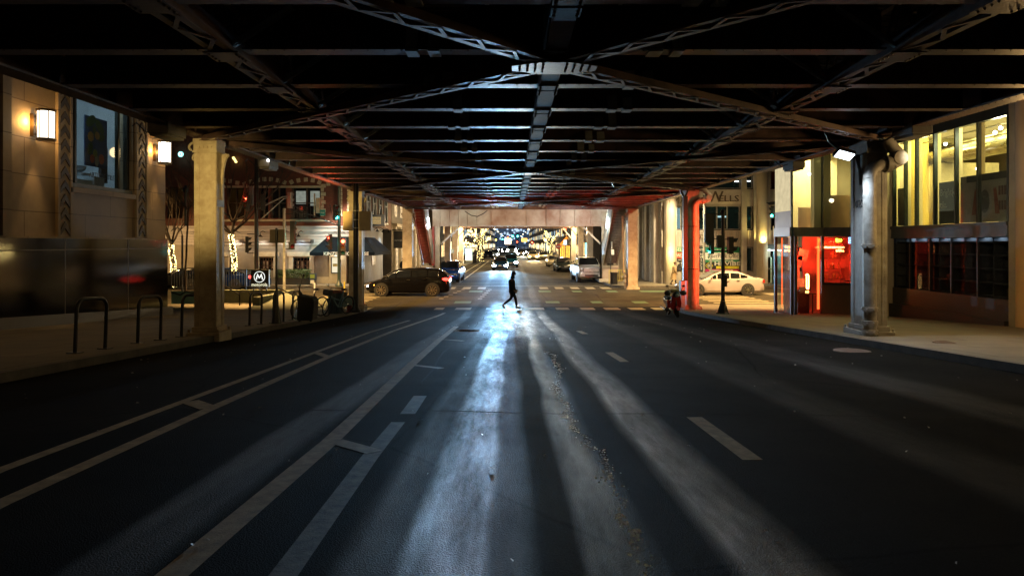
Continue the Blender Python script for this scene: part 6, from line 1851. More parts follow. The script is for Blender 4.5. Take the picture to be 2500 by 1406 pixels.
    for S_ in 'lr':
        an, to = Vector(J['an' + S_]), Vector(J['to' + S_]); d = (to - an).normalized(); up = Vector((0, 0, 1)) - d * d.z
        he = an - d * .07 + Vector((0, 0, -.045)) if d.z > -.6 else an + Vector((-.06, 0, -.02))
        he = Vector(J['he' + S_]) if 'he' + S_ in J else he
        skin('shoe', [(*an, .045), (*(an.lerp(he, .6)), .047), (*he, .045), (*(he.lerp(to, .55)), .05), (*to, .042), ], [(0, 1), (1, 2), (2, 3), (3, 4), (0, 3)], shoe, t, 1)
    t.location = loc; t.rotation_euler = (0, 0, rz)
    return t


sk = pm('skin', (.35, .21, .15), (.30, .17, .12), 5, .55, .02)
yp = 31.7
J = dict(hip=(0, 0, .90), chest=(-.03, 0, 1.27), neck=(.01, 0, 1.47), head=(.06, 0, 1.62), hemx=.03,
         ell=(-.06, .24, 1.08), wrl=(.12, .22, .93), elr=(-.10, -.24, 1.08), wrr=(.06, -.22, .92),
         knr=(-.06, -.09, .52), anr=(-.42, -.09, .22), tor=(-.37, -.09, .04), her=(-.49, -.09, .20),
         knl=(.14, .09, .51), anl=(.21, .09, .105), tol=(.40, .09, .045), hel=(.17, .09, .05))
person('pedestrian in dark jacket and knit hat striding across the crosswalk', J, (X_(1251, yp), yp, gz(yp) + .0), 0, pm('navy_jacket_cloth', (.012, .018, .035), (.008, .012, .022), 9, .75, .2), pm('black_trousers_cloth', (.012, .013, .018), None, 9, .8, .15), pm('tan_shoe_leather', (.42, .30, .18), None, 6, .6, .1), sk, pm('dark_knit', (.015, .017, .025), None, 20, .9, .3), 'hat')
J2 = dict(hip=(0, 0, .86), chest=(.03, 0, 1.2), neck=(.05, 0, 1.38), head=(.08, 0, 1.52), hemx=-.06,
          ell=(.0, .24, 1.02), wrl=(.12, .2, .86), elr=(-.0, -.24, 1.02), wrr=(.1, -.2, .86),
          knr=(-.05, -.08, .46), anr=(-.24, -.08, .14), tor=(-.14, -.08, .04), her=(-.29, -.08, .09),
          knl=(.12, .08, .47), anl=(.12, .08, .09), tol=(.27, .08, .04), hel=(.08, .08, .045))
person('person in a long tan coat walking beside the red-lit column', J2, (X_(1655, 47.5), 48.6, .13), 0, pm('tan_wool_coat', (.40, .29, .15), (.33, .23, .12), 9, .85, .2), black_metal, rubber, sk, pm('brown_hair', (.05, .025, .012), None, 20, .8, .3), None, .50)
J3 = dict(hip=(0, 0, .90), chest=(.0, 0, 1.27), neck=(.01, 0, 1.47), head=(.03, 0, 1.61), ell=(-.02, .25, 1.06), wrl=(.08, .2, .86), elr=(-.02, -.25, 1.06), wrr=(.08, -.2, .86),
          knr=(.02, -.09, .48), anr=(0, -.09, .09), tor=(.17, -.09, .04), her=(-.04, -.09, .045), knl=(.03, .09, .48), anl=(.0, .09, .09), tol=(.17, .09, .04), hel=(-.04, .09, .045))
person('person in black coat standing by the far shopfront left of the column', J3, (X_(981, 58), 58.6, .13), R(-80), pm('black_coat_cloth', (.012, .012, .014), None, 9, .8, .2), black_metal, rubber, sk, MATS['brown_hair'], None, .35)
person('small dark figure standing under the bridge beside the blue SUV', J3, (X_(1098, 66), 66, .13), R(-60), MATS['navy_jacket_cloth'], black_metal, rubber, sk, MATS['brown_hair'], None, None)

# ================================================================ STREET FURNITURE
def gp(px, py, dz=.13): return G_(px, py, dz)


# bicycle racks: inverted U hoops
def rack(base, length, height, rz=0.0):
    t = thing('bicycle_rack', '', 'bicycle rack', (0, 0, 0), group='inverted U bicycle racks on the left pavement')
    m = MB(); pts = [(0, 0, 0), (0, 0, height - .18)]
    for i in range(1, 7):
        a = i / 6 * math.pi / 2; pts.append((0, .18 * (1 - math.cos(a)), height - .18 + .18 * math.sin(a)))
    for i in range(0, 7):
        a = i / 6 * math.pi / 2; pts.append((0, length - .18 + .18 * math.sin(a), height - .18 + .18 * math.cos(a)))
    pts.append((0, length, 0)); m.path(pts, .032, 10)
    m.build('hoop', black_metal, t, smooth=True, world=False)
    for y in (0, length):
        MB().box(-.09, .09, y - .09, y + .09, -.01, .015).build('base_plate', black_metal, t, world=False)
    return t


RK = [(183, 862, 'hoop rack nearest the camera, almost lost in the dark'), (336, 838, 'hoop rack in front of the black granite base'), (443, 822, 'hoop rack just before the yellow-lit column'),
      (609, 795, 'hoop rack under the black sign with the round emblem'), (667, 789, 'hoop rack behind the dark sign pole'), (714, 781, 'hoop rack with the dark bicycle locked to it')]
proto = None
for i, (px, py, lab) in enumerate(RK):
    p = gp(px, py)
    if proto is None: proto = rack(p, .78, .90); o = proto
    else: o = copy_tree(proto)
    o.location = p; o['label'] = lab
    o.rotation_euler = (R(3.3) * -1, 0, R(-3))

# sign pole among the racks
sp_ = thing('sign_pole', 'dark pole carrying a blank brown sign back above the racks', 'sign', gp(674, 790))
p = gp(675, 790)
m = MB(); m.tube(p, (p.x, p.y, Z_(557, p.y)), .035, n=10); m.lathe([(.16, 0), (.14, .05), (.06, .55), (.05, .9), (.04, .95)], p, 14); m.build('pole', black_metal, sp_, smooth=True)
MB().box(X_(657, p.y), X_(693, p.y), p.y + .04, p.y + .06, Z_(592, p.y), Z_(560, p.y)).build('sign_back', pm('brown_sign_back', (.13, .095, .06), (.09, .065, .045), 5, .6, .1), sp_, bevel=.005)

# black box with handle
p = gp(745, 786)
cb = thing('cargo_box', 'black covered cargo box standing beside the dark bicycle', 'cargo box', p)
m = MB(); w_ = .5; m.prism([(p.x - .26, p.y, p.z + .04), (p.x + .22, p.y, p.z + .04), (p.x + .27, p.y, p.z + .62), (p.x + .20, p.y, p.z + .74), (p.x - .22, p.y, p.z + .80)], (0, .55, 0)); m.build('box', rubber, cb, bevel=.03)
m = MB(); m.path([(p.x - .22, p.y + .1, p.z + .8), (p.x - .20, p.y + .1, p.z + 1.05), (p.x - .08, p.y + .1, p.z + 1.4)], .014, 6); m.ball((p.x - .08, p.y + .1, p.z + 1.42), .03, 8, 6); m.build('flag_rod', black_metal, cb)
m = MB()
for x in (-.18, .16): m.lathe([(0, -.03), (.05, -.03), (.05, .03), (0, .03)], (p.x + x, p.y + .05, p.z + .05), 12, 'x')
m.build('caster', rubber, cb)

# blue litter bin
p = gp(820, 765)
bn = thing('litter_bin', 'dark blue slatted litter bin with red rim beside the bicycle', 'litter bin', p)
m = MB()
for k in range(30):
    a = 2 * math.pi * k / 30
    m.obox((p.x + .29 * math.cos(a), p.y + .29 * math.sin(a), p.z + .42), (.012, .045, .78), Euler((0, 0, a)))
m.lathe([(.27, .03), (.27, .80)], p, 24); m.build('slatted_body', pm('navy_bin_paint', (.012, .035, .065), None, 4, .4, .05), bn)
m = MB(); m.lathe([(.29, .80), (.33, .81), (.33, .88), (.27, .88), (.27, .8)], p, 28); m.build('rim', pm('dull_red_rim', (.14, .025, .02), None, 4, .5, .05), bn, smooth=True)
MB().lathe([(.0, 0), (.3, 0), (.3, .05), (0, .05)], p, 24).build('foot_ring', black_metal, bn)

# hydrant
p = gp(853, 762)
hy = thing('fire_hydrant', 'red fire hydrant at the foot of the black pole', 'fire hydrant', p)
m = MB(); m.lathe([(0, 0), (.16, 0), (.16, .04), (.10, .05), (.10, .42), (.13, .43), (.13, .47), (.10, .5), (.06, .58), (.03, .6), (.03, .65), (0, .65)], p, 18); m.build('barrel', pm('hydrant_red', (.26, .02, .015), None, 5, .45, .05), hy, smooth=True)
m = MB(); m.tube((p.x - .17, p.y, p.z + .34), (p.x + .17, p.y, p.z + .34), .045, n=10); m.tube((p.x, p.y - .17, p.z + .3), (p.x, p.y, p.z + .3), .06, n=10); m.build('outlet', MATS['hydrant_red'], hy)

# black pole with two boxes in front of the mid left column
p = gp(869, 762)
bp = thing('cabinet_pole', 'thick black pole with two yellowish boxes before the left middle column', 'pole', p)
zt_ = DZ + .2
m = MB(); m.tube(p, (p.x, p.y, zt_), .11, n=14); m.lathe([(.2, 0), (.2, .08), (.13, .16), (.11, .3)], p, 16); m.build('pole', black_metal, bp, smooth=True)
for a, b in ((838, 862), (877, 906)):
    c = MB().box(X_(a, p.y), X_(b, p.y), p.y - .05, p.y + .3, Z_(563, p.y), Z_(516, p.y)).build('cabinet', pm('ochre_cabinet_paint', (.46, .36, .20), (.36, .27, .14), 4, .6, .15), bp, bevel=.008)
    MB().box(X_(a, p.y) + .03, X_(b, p.y) - .03, p.y - .062, p.y - .051, Z_(561, p.y), Z_(519, p.y)).build('cabinet_door', MATS['ochre_cabinet_paint'], c)
m = MB()
for py in (516, 538, 558): m.lathe([(.115, 0), (.125, .01), (.125, .03), (.115, .04)], (p.x, p.y, Z_(py, p.y)), 14)
m.box(X_(838, p.y), X_(906, p.y), p.y + .06, p.y + .1, Z_(520, p.y), Z_(518, p.y)); m.build('clamp', zinc, bp)

# ---------------------------------------------------------------- signals
lens_off = {k: pm('dark_%s_lens' % k, c, None, 3, .2, 0) for k, c in (('red', (.10, .01, .01)), ('amber', (.12, .06, .01)), ('green', (.01, .08, .07)))}
lens_on = {'red': em('red_signal_glow', (1, .05, .02), 22), 'amber': em('amber_signal_glow', (1, .45, .05), 14), 'green': em('green_signal_glow', (.05, 1, .82), 13)}
sig_body = pm('signal_housing', (.02, .024, .022), None, 5, .5, .05)


def signal_head(parent, c, face=0.0, lit=None, mat=None, n=3, s=1.0, back=False):
    """three-lens head; face: heading of the lenses, 0 = towards the camera"""
    c = Vector(c); E = Euler((0, 0, face)); M = E.to_matrix()
    m = MB(); m.obox(c, (.30 * s, .20 * s, (.34 * n + .02) * s), E)
    h = m.build('signal_head', mat or sig_body, parent, bevel=.02)
    names = ('red', 'amber', 'green', 'green')[:n] if n > 1 else ((lit or 'red'),)
    for i, k in enumerate(names):
        q = c + M @ Vector((0, -.105 * s, ((n - 1) / 2 - i) * .34 * s))
        on = lit == k
        ax = Vector((0, -1, 0)); d = M @ ax
        v = MB(); v.tube(q, q + d * .02 * s, .105 * s, n=16); v.build('lens', lens_on[k] if on else lens_off[k], h, world=False)
        v = MB(); seg = 10; vs = []
        for j in range(seg + 1):
            a = R(-20) + (math.pi + R(40)) * j / seg
            u = M @ Vector((math.cos(a) * .125 * s, 0, math.sin(a) * .125 * s))
            vs += [q + u, q + u + d * .21 * s * (0.55 + .45 * math.sin(max(0, min(math.pi, a))))]
        v.add(vs, [(2 * j, 2 * j + 1, 2 * j + 3, 2 * j + 2) for j in range(seg)]); v.build('visor', mat or sig_body, h, world=False)
        if on: lamp('POINT', q + d * .3, 9 * s, lens_on[k].node_tree.nodes['Emission'].inputs[0].default_value[:3], .08, name='signal_light')
    return h


def P3(px, py, Y): return P_(px, py, Y)


# mast with arm, left
YA_ = 44.5
sA = thing('traffic_signal', 'tall dark signal mast with curved double arm left of the crossing', 'traffic signal', (X_(626, YA_), YA_, .13), group='traffic signals at the crossing')
x = X_(626, YA_)
m = MB(); m.tube((x, YA_, .13), (x, YA_, 11), .14, .11, 16); m.lathe([(.25, 0), (.25, .15), (.16, .4), (.14, .6)], (x, YA_, .13), 16); m.build('mast', black_metal, sA, smooth=True)
m = MB(); m.path([P3(632, 510, YA_), P3(662, 494, YA_), P3(690, 481, YA_), P3(704, 480, YA_), P3(712, 483, YA_)], .05, 8); m.path([P3(632, 540, YA_), P3(662, 513, YA_), P3(692, 486, YA_), P3(704, 483, YA_)], .035, 8); m.build('arm', zinc, sA)
signal_head(sA, P3(708, 489, YA_), R(150), None, zinc)
signal_head(sA, P3(642, 495, YA_), R(200), None)
signal_head(sA, P3(606, 496, YA_) + Vector((0, -.1, 0)), R(-50), 'red')
MB().box(X_(609, YA_), X_(618, YA_), YA_ - .05, YA_ + .05, Z_(502, YA_), Z_(455, YA_)).build('sign_edge', zinc, sA)
signal_head(sA, P3(603, 597, YA_), R(110), None)
m = MB()
for py in (572, 618): MB().tube(P3(603, py, YA_), P3(626, py, YA_), .03, n=6).build('bracket', black_metal, sA)
for py in (458, 475, 497, 500, 505): m.lathe([(.14, 0), (.155, .01), (.155, .03), (.14, .04)], (x, YA_, Z_(py, YA_)), 14)
m.build('clamp', black_metal, sA)
# pale pole with hooded signal, left
YB_ = 44.0
sB = thing('traffic_signal', 'pale pole with tall hooded signal glowing cyan on the grey wall', 'traffic signal', (X_(694, YB_), YB_, .13), group='traffic signals at the crossing')
x = X_(694, YB_)
m = MB(); m.tube((x, YB_, .13), (x, YB_, Z_(509, YB_)), .09, n=12); m.build('pole', pm('pale_galvanised_pole', (.38, .38, .34), None, 5, .45, .05, .3), sB, smooth=True)
signal_head(sB, P3(715, 567, YB_), R(165), 'green', None, 4, 1.05)
signal_head(sB, P3(712, 601, YB_), R(30), None, None, 1, 1.2)
m = MB(); m.tube(P3(694, 522, YB_), P3(716, 522, YB_), .03, n=6); m.tube(P3(694, 608, YB_), P3(716, 608, YB_), .03, n=6); m.build('bracket', black_metal, sB)
lamp('POINT', P3(724, 592, YB_) + Vector((0, 4.6, 0)), 30, (.2, 1, .95), .2, name='signal_light')
# pole with red signals and street sign, left of the black pole
YD = 46.6
sD = thing('traffic_signal', 'dark signal pole with street name sign and red lamps near the awning', 'traffic signal', (X_(828, YD), YD, .13), group='traffic signals at the crossing')
x = X_(828, YD)
m = MB(); m.tube((x, YD, .13), (x, YD, 7.2), .12, .10, 14); m.lathe([(.26, 0), (.26, .12), (.14, .3), (.12, .5)], (x, YD, .13), 14); m.build('pole', pm('dark_green_pole', (.02, .045, .045), None, 5, .4, .05), sD, smooth=True)
m = MB(); m.path([P3(826, 552, YD), P3(800, 540, YD), P3(760, 525, YD), P3(712, 513, YD)], .04, 8); m.path([P3(826, 552, YD), P3(812, 530, YD), P3(806, 500, YD)], .025, 6); m.build('arm', black_metal, sD)
signal_head(sD, P3(777, 502, YD), R(165), None, pm('pale_signal_paint', (.36, .34, .28), None, 4, .5, .05))
MB().box(X_(764, YD), X_(767, YD), YD + .2, YD + .26, Z_(530, YD), Z_(472, YD)).build('backplate_edge', MATS['pale_signal_paint'], sD)
signal_head(sD, P3(819, 519, YD - .3), R(60), 'green')
signal_head(sD, P3(806, 591, YD - .3), R(-55), 'red')
signal_head(sD, P3(838, 603, YD - 1.2), R(5), 'red', s=1.1)
f = MB().box(X_(784, YD), X_(797, YD), YD - .3, YD - .27, Z_(527, YD), Z_(513, YD)).build('street_name_sign', pm('street_sign_green', (.01, .22, .22), None, 4, .4, 0), sD)
strokes(.26, .12, white_sign, f, (X_(790.5, YD), YD - .31, Z_(520, YD)), 'sign_lettering', 2, 13, .01, world=False)
lamp('POINT', P3(838, 596, YD - 2.2), 16, (1, .08, .03), .1, name='signal_light')
# right signal
p = gp(1765, 766)
sE = thing('traffic_signal', 'black signal post with fluted foot on the right pavement before the sedan', 'traffic signal', p, group='traffic signals at the crossing')
Ye = p.y
m = MB(); m.tube(p, (p.x, Ye, Z_(517, Ye)), .075, .065, 14); m.lathe([(.26, 0), (.26, .05), (.22, .07), (.17, .22), (.11, .40), (.085, .52), (.08, .6)], p, 8); m.lathe([(.07, 0), (.09, .03), (.09, .09), (.03, .13), (0, .13)], (p.x, Ye, Z_(520, Ye)), 12); m.build('post', black_metal, sE)
m = MB(); m.obox((X_(1731, Ye), Ye, Z_(557, Ye)), (.34, .22, 1.12)); m.build('signal_head', sig_body, sE, bevel=.03)
signal_head(sE, P3(1737, 597, Ye) + Vector((0, -.0, 0)), R(-80), 'green', n=3, s=.72)
signal_head(sE, P3(1757, 590, Ye), R(180), None, n=2, s=.72)
signal_head(sE, P3(1783, 599, Ye), R(90), None, n=2, s=.95)
m = MB(); m.tube(P3(1731, 523, Ye), P3(1768, 523, Ye), .02, n=6); m.tube(P3(1735, 583, Ye), P3(1790, 585, Ye), .022, n=6); m.tube(P3(1735, 612, Ye), P3(1795, 612, Ye), .03, n=6); m.build('bracket', black_metal, sE)
m = MB(); m.box(p.x - .02, p.x + .14, Ye - .09, Ye + .02, p.z + 1.05, p.z + 1.5); m.lathe([(.0, 0), (.05, 0), (.05, .03), (0, .03)], (p.x + .06, Ye - .12, p.z + 1.15), 12, 'y'); m.build('push_button_box', black_metal, sE, bevel=.02)
for k, (dz_, c_) in enumerate(((.35, 'w'), (.72, 'y'), (.95, 'w'), (1.02, 'o'))): MB().box(p.x - .03 + k * .01, p.x + .03, Ye - .085, Ye - .08, p.z + dz_ + .1, p.z + dz_ + .16).build('sticker', white_sign if c_ == 'w' else pm('ochre_sticker', (.5, .33, .1), None, 3, .5, 0), sE)
sF = thing('traffic_signal', 'signal head with solar plate seen against the office wall by the glass corner', 'traffic signal', P3(1888, 520, 49), group='traffic signals at the crossing')
signal_head(sF, P3(1889, 518, 48.5), R(-140), None, n=2, s=1.1)
MB().obox(P3(1887, 496, 48.5), (.75, .5, .04), Euler((R(20), R(-8), 0))).build('solar_plate', dark_grey, sF)
MB().ball(P3(1884, 527, 48.3), .09, 8, 6).build('lens_edge', lens_on['green'], sF)
m = MB(); m.tube(P3(1893, 500, 48.6), P3(1893, 695, 48.6), .06, n=10); m.build('pole', black_metal, sF)
# pole with white shaft before the office
p2 = Vector((X_(1736, 44), 44, .0)); sG = thing('lamp_pole', 'slim pale pole in front of the printed office signs', 'pole', (p2.x, 47.6, .13))
m = MB(); m.tube((X_(1736, 47.6), 47.6, .13), (X_(1736, 47.6), 47.6, Z_(612, 47.6)), .06, n=10); m.tube((X_(1719, 47.8), 47.8, .13), (X_(1719, 47.8), 47.8, 9), .08, n=10); m.build('pole', MATS['pale_galvanised_pole'], sG, smooth=True)
# black pole attached beside the red column, with sign back
p = gp(1671, 757)
bl = thing('signal_pole', 'black pole with brackets close beside the red-lit column', 'pole', (X_(1671, 29.4), 29.4, .2))
m = MB(); m.box(X_(1667, 29.4), X_(1677, 29.4), 29.25, 29.45, Z_(685, 29.4), Z_(480, 29.4)); m.build('pole', black_metal, bl, bevel=.01)
m = MB(); m.path([P3(1671, 484, 29.4), P3(1664, 470, 29.4), P3(1658, 452, 29.4)], .05, 6); m.path([P3(1672, 484, 29.4), P3(1678, 468, 29.4), P3(1682, 455, 29.4)], .04, 6)
m.tube(P3(1660, 657, 29.4), P3(1705, 657, 29.4), .02, n=6); m.tube(P3(1660, 553, 29.4), P3(1705, 553, 29.4), .015, n=6); m.build('strap', black_metal, bl)

# ---------------------------------------------------------------- plaza with fence, wall, stairs, sign
pz = thing('plaza_wall', 'low pale concrete plaza wall with ramp behind the racks', 'wall', (X_(640, 36), 36, .1))
m = MB()
Yw = 35.2
m.box(X_(546, Yw), X_(714, Yw), Yw, Yw + .3, 0, Z_(708, Yw)); m.box(X_(714, Yw) - .3, X_(714, Yw), 30.6, Yw - .001, 0, Z_(708, Yw) - .02)
m.build('parapet', pm('greenish_pale_concrete', (.17, .18, .12), (.11, .12, .08), 1.5, .8, .2), pz)
m = MB(); m.box(X_(400, 30), X_(545, 30), 30.0, 30.2, .1, Z_(752, 30)); m.prism([(-11.5, 28.5, .13), (-8.2, 28.5, .13), (-8.2, 34, .13), (-11.5, 34, .6)], (0, 0, .02)); m.build('ramp', MATS['greenish_pale_concrete'], pz)
gb = thing('glass_balustrade', 'pale teal glass balustrade between stone building and column', 'balustrade', P3(447, 720, 31))
MB().box(X_(418, 31), X_(476, 31), 31, 31.03, Z_(742, 31), Z_(711, 31)).build('glass_panel', pm('teal_lit_glass', (.20, .33, .30), (.14, .25, .23), 1, .2, 0), gb)
MB().path([P3(418, 713, 30.9), P3(440, 720, 30.9), P3(455, 711, 30.9), P3(477, 716, 30.9)], .03, 6).build('handrail', black_metal, gb)
hr = thing('handrail', 'black sloping double handrails of the sunken stair behind the racks', 'handrail', P3(640, 720, 33.5))
m = MB()
for pts in (((552, 700, 585, 720), (585, 720, 585, 755)), ((630, 703, 668, 722), (668, 722, 668, 748)), ((675, 700, 716, 721), (716, 721, 728, 721)), ((585, 713, 607, 713), (607, 713, 613, 722), (585, 713, 585, 755)), ((619, 715, 619, 747), (619, 715, 670, 722)), ((677, 716, 681, 760), (677, 716, 670, 724)), ((727, 721, 729, 775), (717, 722, 714, 780))):
    m = MB()
    for a, b, c_, d in pts: m.tube(P3(a, b, 32.5), P3(c_, d, 32.5), .03, n=6)
    m.build('rail', black_metal, hr)
# fence and black emblem sign
YF_ = 36.5
fe = thing('metal_fence', 'black picket fence along the plaza edge behind the emblem sign', 'fence', (X_(640, YF_), YF_, .6))
m = MB(); z0, z1 = Z_(700, YF_), Z_(659, YF_)
for z in (z0, z1, z1 - .08): MB().box(X_(545, YF_), X_(612, YF_), YF_, YF_ + .04, z - .02, z + .02).build('rail', black_metal, fe)
m = MB(); x = X_(545, YF_)
while x < X_(612, YF_): m.box(x, x + .022, YF_ + .005, YF_ + .03, z0, z1); x += .14
m.build('picket', black_metal, fe)
for px in (547, 600): MB().box(X_(px, YF_) - .03, X_(px, YF_) + .03, YF_ - .02, YF_ + .05, .3, z1 + .04).build('post', black_metal, fe)
fe2 = thing('metal_fence', 'black picket fence in front of the parked black car, left of the column', 'fence', (X_(440, YF_), YF_, .6))
m = MB(); x = X_(418, YF_)
while x < X_(476, YF_): m.box(x, x + .022, YF_ + .005, YF_ + .03, z0 - .1, z1); x += .14
m.build('picket', black_metal, fe2)
m = MB()
for z in (z0 - .1, z1): MB().box(X_(417, YF_), X_(477, YF_), YF_, YF_ + .04, z - .02, z + .02).build('rail', black_metal, fe2)
ms = thing('emblem_sign', 'square black sign with white ringed M emblem and lower-case name', 'sign', P3(634, 680, 34.8))
Ym = 34.8; a, b, c_, d = X_(612, Ym), X_(655, Ym), Z_(701, Ym), Z_(658, Ym)
MB().box(a, b, Ym, Ym + .12, c_, d).build('sign_board', pm('matt_black_sign', (.008, .008, .009), None, 4, .5, 0), ms, bevel=.008)
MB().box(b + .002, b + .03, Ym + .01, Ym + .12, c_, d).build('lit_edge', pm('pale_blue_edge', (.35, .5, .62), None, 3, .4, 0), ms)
lw = em('white_sign_glow', (.85, .88, .8), .75)
cx, cz = (a + b) / 2, Z_(676, Ym)
m = MB(); m.lathe([(.255, 0), (.285, 0), (.285, -.012), (.255, -.012), (.255, 0)], (cx, Ym - .002, cz), 36, 'y'); m.build('emblem_ring', lw, ms)
m = MB()
for s in (-1, 1):
    m.prism([(cx + s * .20, Ym - .002, cz - .14), (cx + s * .10, Ym - .002, cz + .18), (cx, Ym - .002, cz - .0), (cx + s * .01, Ym - .002, cz - .09), (cx + s * .095, Ym - .002, cz + .04), (cx + s * .13, Ym - .002, cz - .14)], (0, -.012, 0))
m.build('emblem_m', lw, ms)
text('motorola', .25, em('warm_sign_glow', (.8, .75, .5), .6), ms, (cx, Ym - .008, Z_(695, Ym)), '-y', 'sign_lettering', sx=.86, bold=.004)
m = MB()
for px in (618, 632, 650): m.box(X_(px, Ym) - .02, X_(px, Ym) + .02, Ym + .03, Ym + .09, .3, c_)
m.build('post', black_metal, ms)
# planters with hedge, newspaper box, bollards
hg = thing('hedge_planter', 'clipped green hedge in dark planters before the restaurant windows', 'hedge', (X_(715, 48.8), 48.8, .13))
m = MB(); Yh = 48.6
m.box(X_(672, Yh), X_(757, Yh), Yh, Yh + .6, .13, Z_(679, Yh)); m.box(X_(585, Yh), X_(655, Yh), Yh, Yh + .6, .13, Z_(679, Yh)); m.build('planter_box', rubber, hg)
leafm = pm('hedge_leaf', (.07, .12, .03), (.03, .06, .018), 9, .55, .1)
random.seed(3); m = MB()
for k in range(5200):
    x = random.choice((random.uniform(X_(672, Yh), X_(757, Yh)), random.uniform(X_(672, Yh), X_(757, Yh)), random.uniform(X_(585, Yh), X_(655, Yh)))); y = Yh + random.uniform(-.05, .6); z = random.uniform(Z_(679, Yh), Z_(659, Yh) + random.uniform(0, .06))
    d1 = Vector((random.uniform(-1, 1), random.uniform(-1, 1), random.uniform(-1, 1))).normalized() * .045; d2 = Vector((random.uniform(-1, 1), random.uniform(-1, 1), random.uniform(-1, 1))).normalized() * .03
    c = Vector((x, y, z)); m.add([c - d1, c + d2, c + d1, c - d2], [(0, 1, 2, 3)])
m.build('hedge_leaves', leafm, hg, fix=False)
nb2 = thing('newspaper_box', 'blue newspaper box on legs with green top and white notice', 'newspaper box', (X_(762, 46.9), 47.9, .13)); Yn2 = 47.9
x0_, x1_ = X_(755, Yn2), X_(770, Yn2)
MB().box(x0_, x1_, Yn2, Yn2 + .4, .45, Z_(668, Yn2)).build('box', pm('navy_box_paint', (.02, .04, .09), None, 4, .4, .05), nb2, bevel=.02)
MB().box(x0_ + .05, x1_ - .05, Yn2 - .012, Yn2 - .001, Z_(679, Yn2), Z_(670, Yn2)).build('green_header', pm('lime_header', (.22, .32, .06), None, 4, .5, 0), nb2)
MB().box(x0_ + .08, x1_ - .1, Yn2 - .012, Yn2 - .001, Z_(692, Yn2), Z_(684, Yn2)).build('notice', white_sign, nb2)
for x in (x0_ + .03, x1_ - .07):
    for y in (Yn2 + .03, Yn2 + .33): MB().box(x, x + .04, y, y + .04, .13, .449).build('leg', black_metal, nb2)
for px, py, Y, c, lab in ((768, 719, 41.3, white_sign, 'short white delineator post near the newspaper box'), (841, 715, 42.5, pm('yellow_post', (.62, .47, .04), None, 4, .5, 0), 'short yellow delineator post right of the signal pole')):
    b = thing('delineator_post', lab, 'bollard', (X_(px, Y), Y, 0)); m = MB(); m.tube((X_(px, Y), Y, 0), (X_(px, Y), Y, .68), .045, n=12); m.build('post', c, b, smooth=True)
    MB().lathe([(.11, 0), (.11, .02), (.05, .05)], (X_(px, Y), Y, 0), 14).build('foot', black_metal, b)
mc = thing('kerb_stencil', 'unreadable dark stencil marks on the far kerb below the newspaper box', 'marking', (X_(752, 47.28), 47.28, .05)); strokes(.5, .12, black_metal, mc, (X_(752, 47.28), 47.275, .06), 'stencil_marks', 1, 14, .018)
# right: litter bin, yellow barrier, hydrant by far column
Yr = 50.0
t = thing('litter_bin', 'dark slatted litter bin standing before the yellow barrier', 'litter bin', (X_(1499, 49), 49, .13)); x = X_(1499, 49)
m = MB()
for k in range(24):
    a = 2 * math.pi * k / 24; m.obox((x + .26 * math.cos(a), 49 + .26 * math.sin(a), .13 + .42), (.012, .045, .8), Euler((0, 0, a)))
m.lathe([(.24, .03), (.24, .8)], (x, 49, .13), 20); m.build('slatted_body', black_metal, t)
MB().lathe([(.26, .8), (.3, .81), (.3, .86), (.24, .86)], (x, 49, .13), 20).build('rim', black_metal, t)
t = thing('barrier', 'yellow tubular crowd barrier beneath the right stair', 'barrier', (X_(1505, Yr), Yr, .13)); ym = pm('yellow_barrier_paint', (.62, .5, .08), None, 4, .45, .05)
m = MB(); a, b = X_(1487, Yr), X_(1525, Yr); zlo, zhi = .35, Z_(660, Yr)
for z in (zlo, zhi): m.tube((a, Yr, z), (b, Yr, z), .022, n=8)
for x in (a, b): m.tube((x, Yr, .13), (x, Yr, zhi), .022, n=8)
m.build('frame', ym, t)
m = MB()
for k in range(1, 9): m.tube((a + (b - a) * k / 9, Yr, zlo), (a + (b - a) * k / 9, Yr, zhi), .014, n=6)
m.build('bar', ym, t)
m = MB()
t = thing('standpipe', 'pale valve standpipe at the foot of the far right column', 'standpipe', (X_(1527, 46), 45.6, .0))
x = X_(1526, 46); m.tube((x, 45.9, 0), (x, 45.9, 1.1), .09, n=10); m.ball((x, 45.9, .5), .16, 10, 6); m.ball((x, 45.9, .85), .15, 10, 6); m.tube((x - .22, 45.9, .85), (x + .22, 45.9, .85), .06, n=8); m.build('valve_body', grey_steel, t, smooth=True)
MB().tube((X_(1522, 46), 45.95, 1.1), (X_(1519, 46), 45.95, 4.9), .07, n=10).build('riser_pipe', pale_steel, t)
t = thing('notice_sign', 'thin pole with pale parking notices before the right stair', 'sign', (X_(1492, 50.5), 50.5, .13))
MB().tube((X_(1491, 50.5), 50.5, .13), (X_(1491, 50.5), 50.5, Z_(590, 50.5)), .03, n=8).build('pole', black_metal, t)
MB().box(X_(1492, 50.5), X_(1499, 50.5), 50.44, 50.46, Z_(622, 50.5), Z_(609, 50.5)).build('notice', white_sign, t)
MB().box(X_(1492, 50.5), X_(1495, 50.5), 50.44, 50.46, Z_(607, 50.5), Z_(590, 50.5)).build('narrow_notice', white_sign, t)

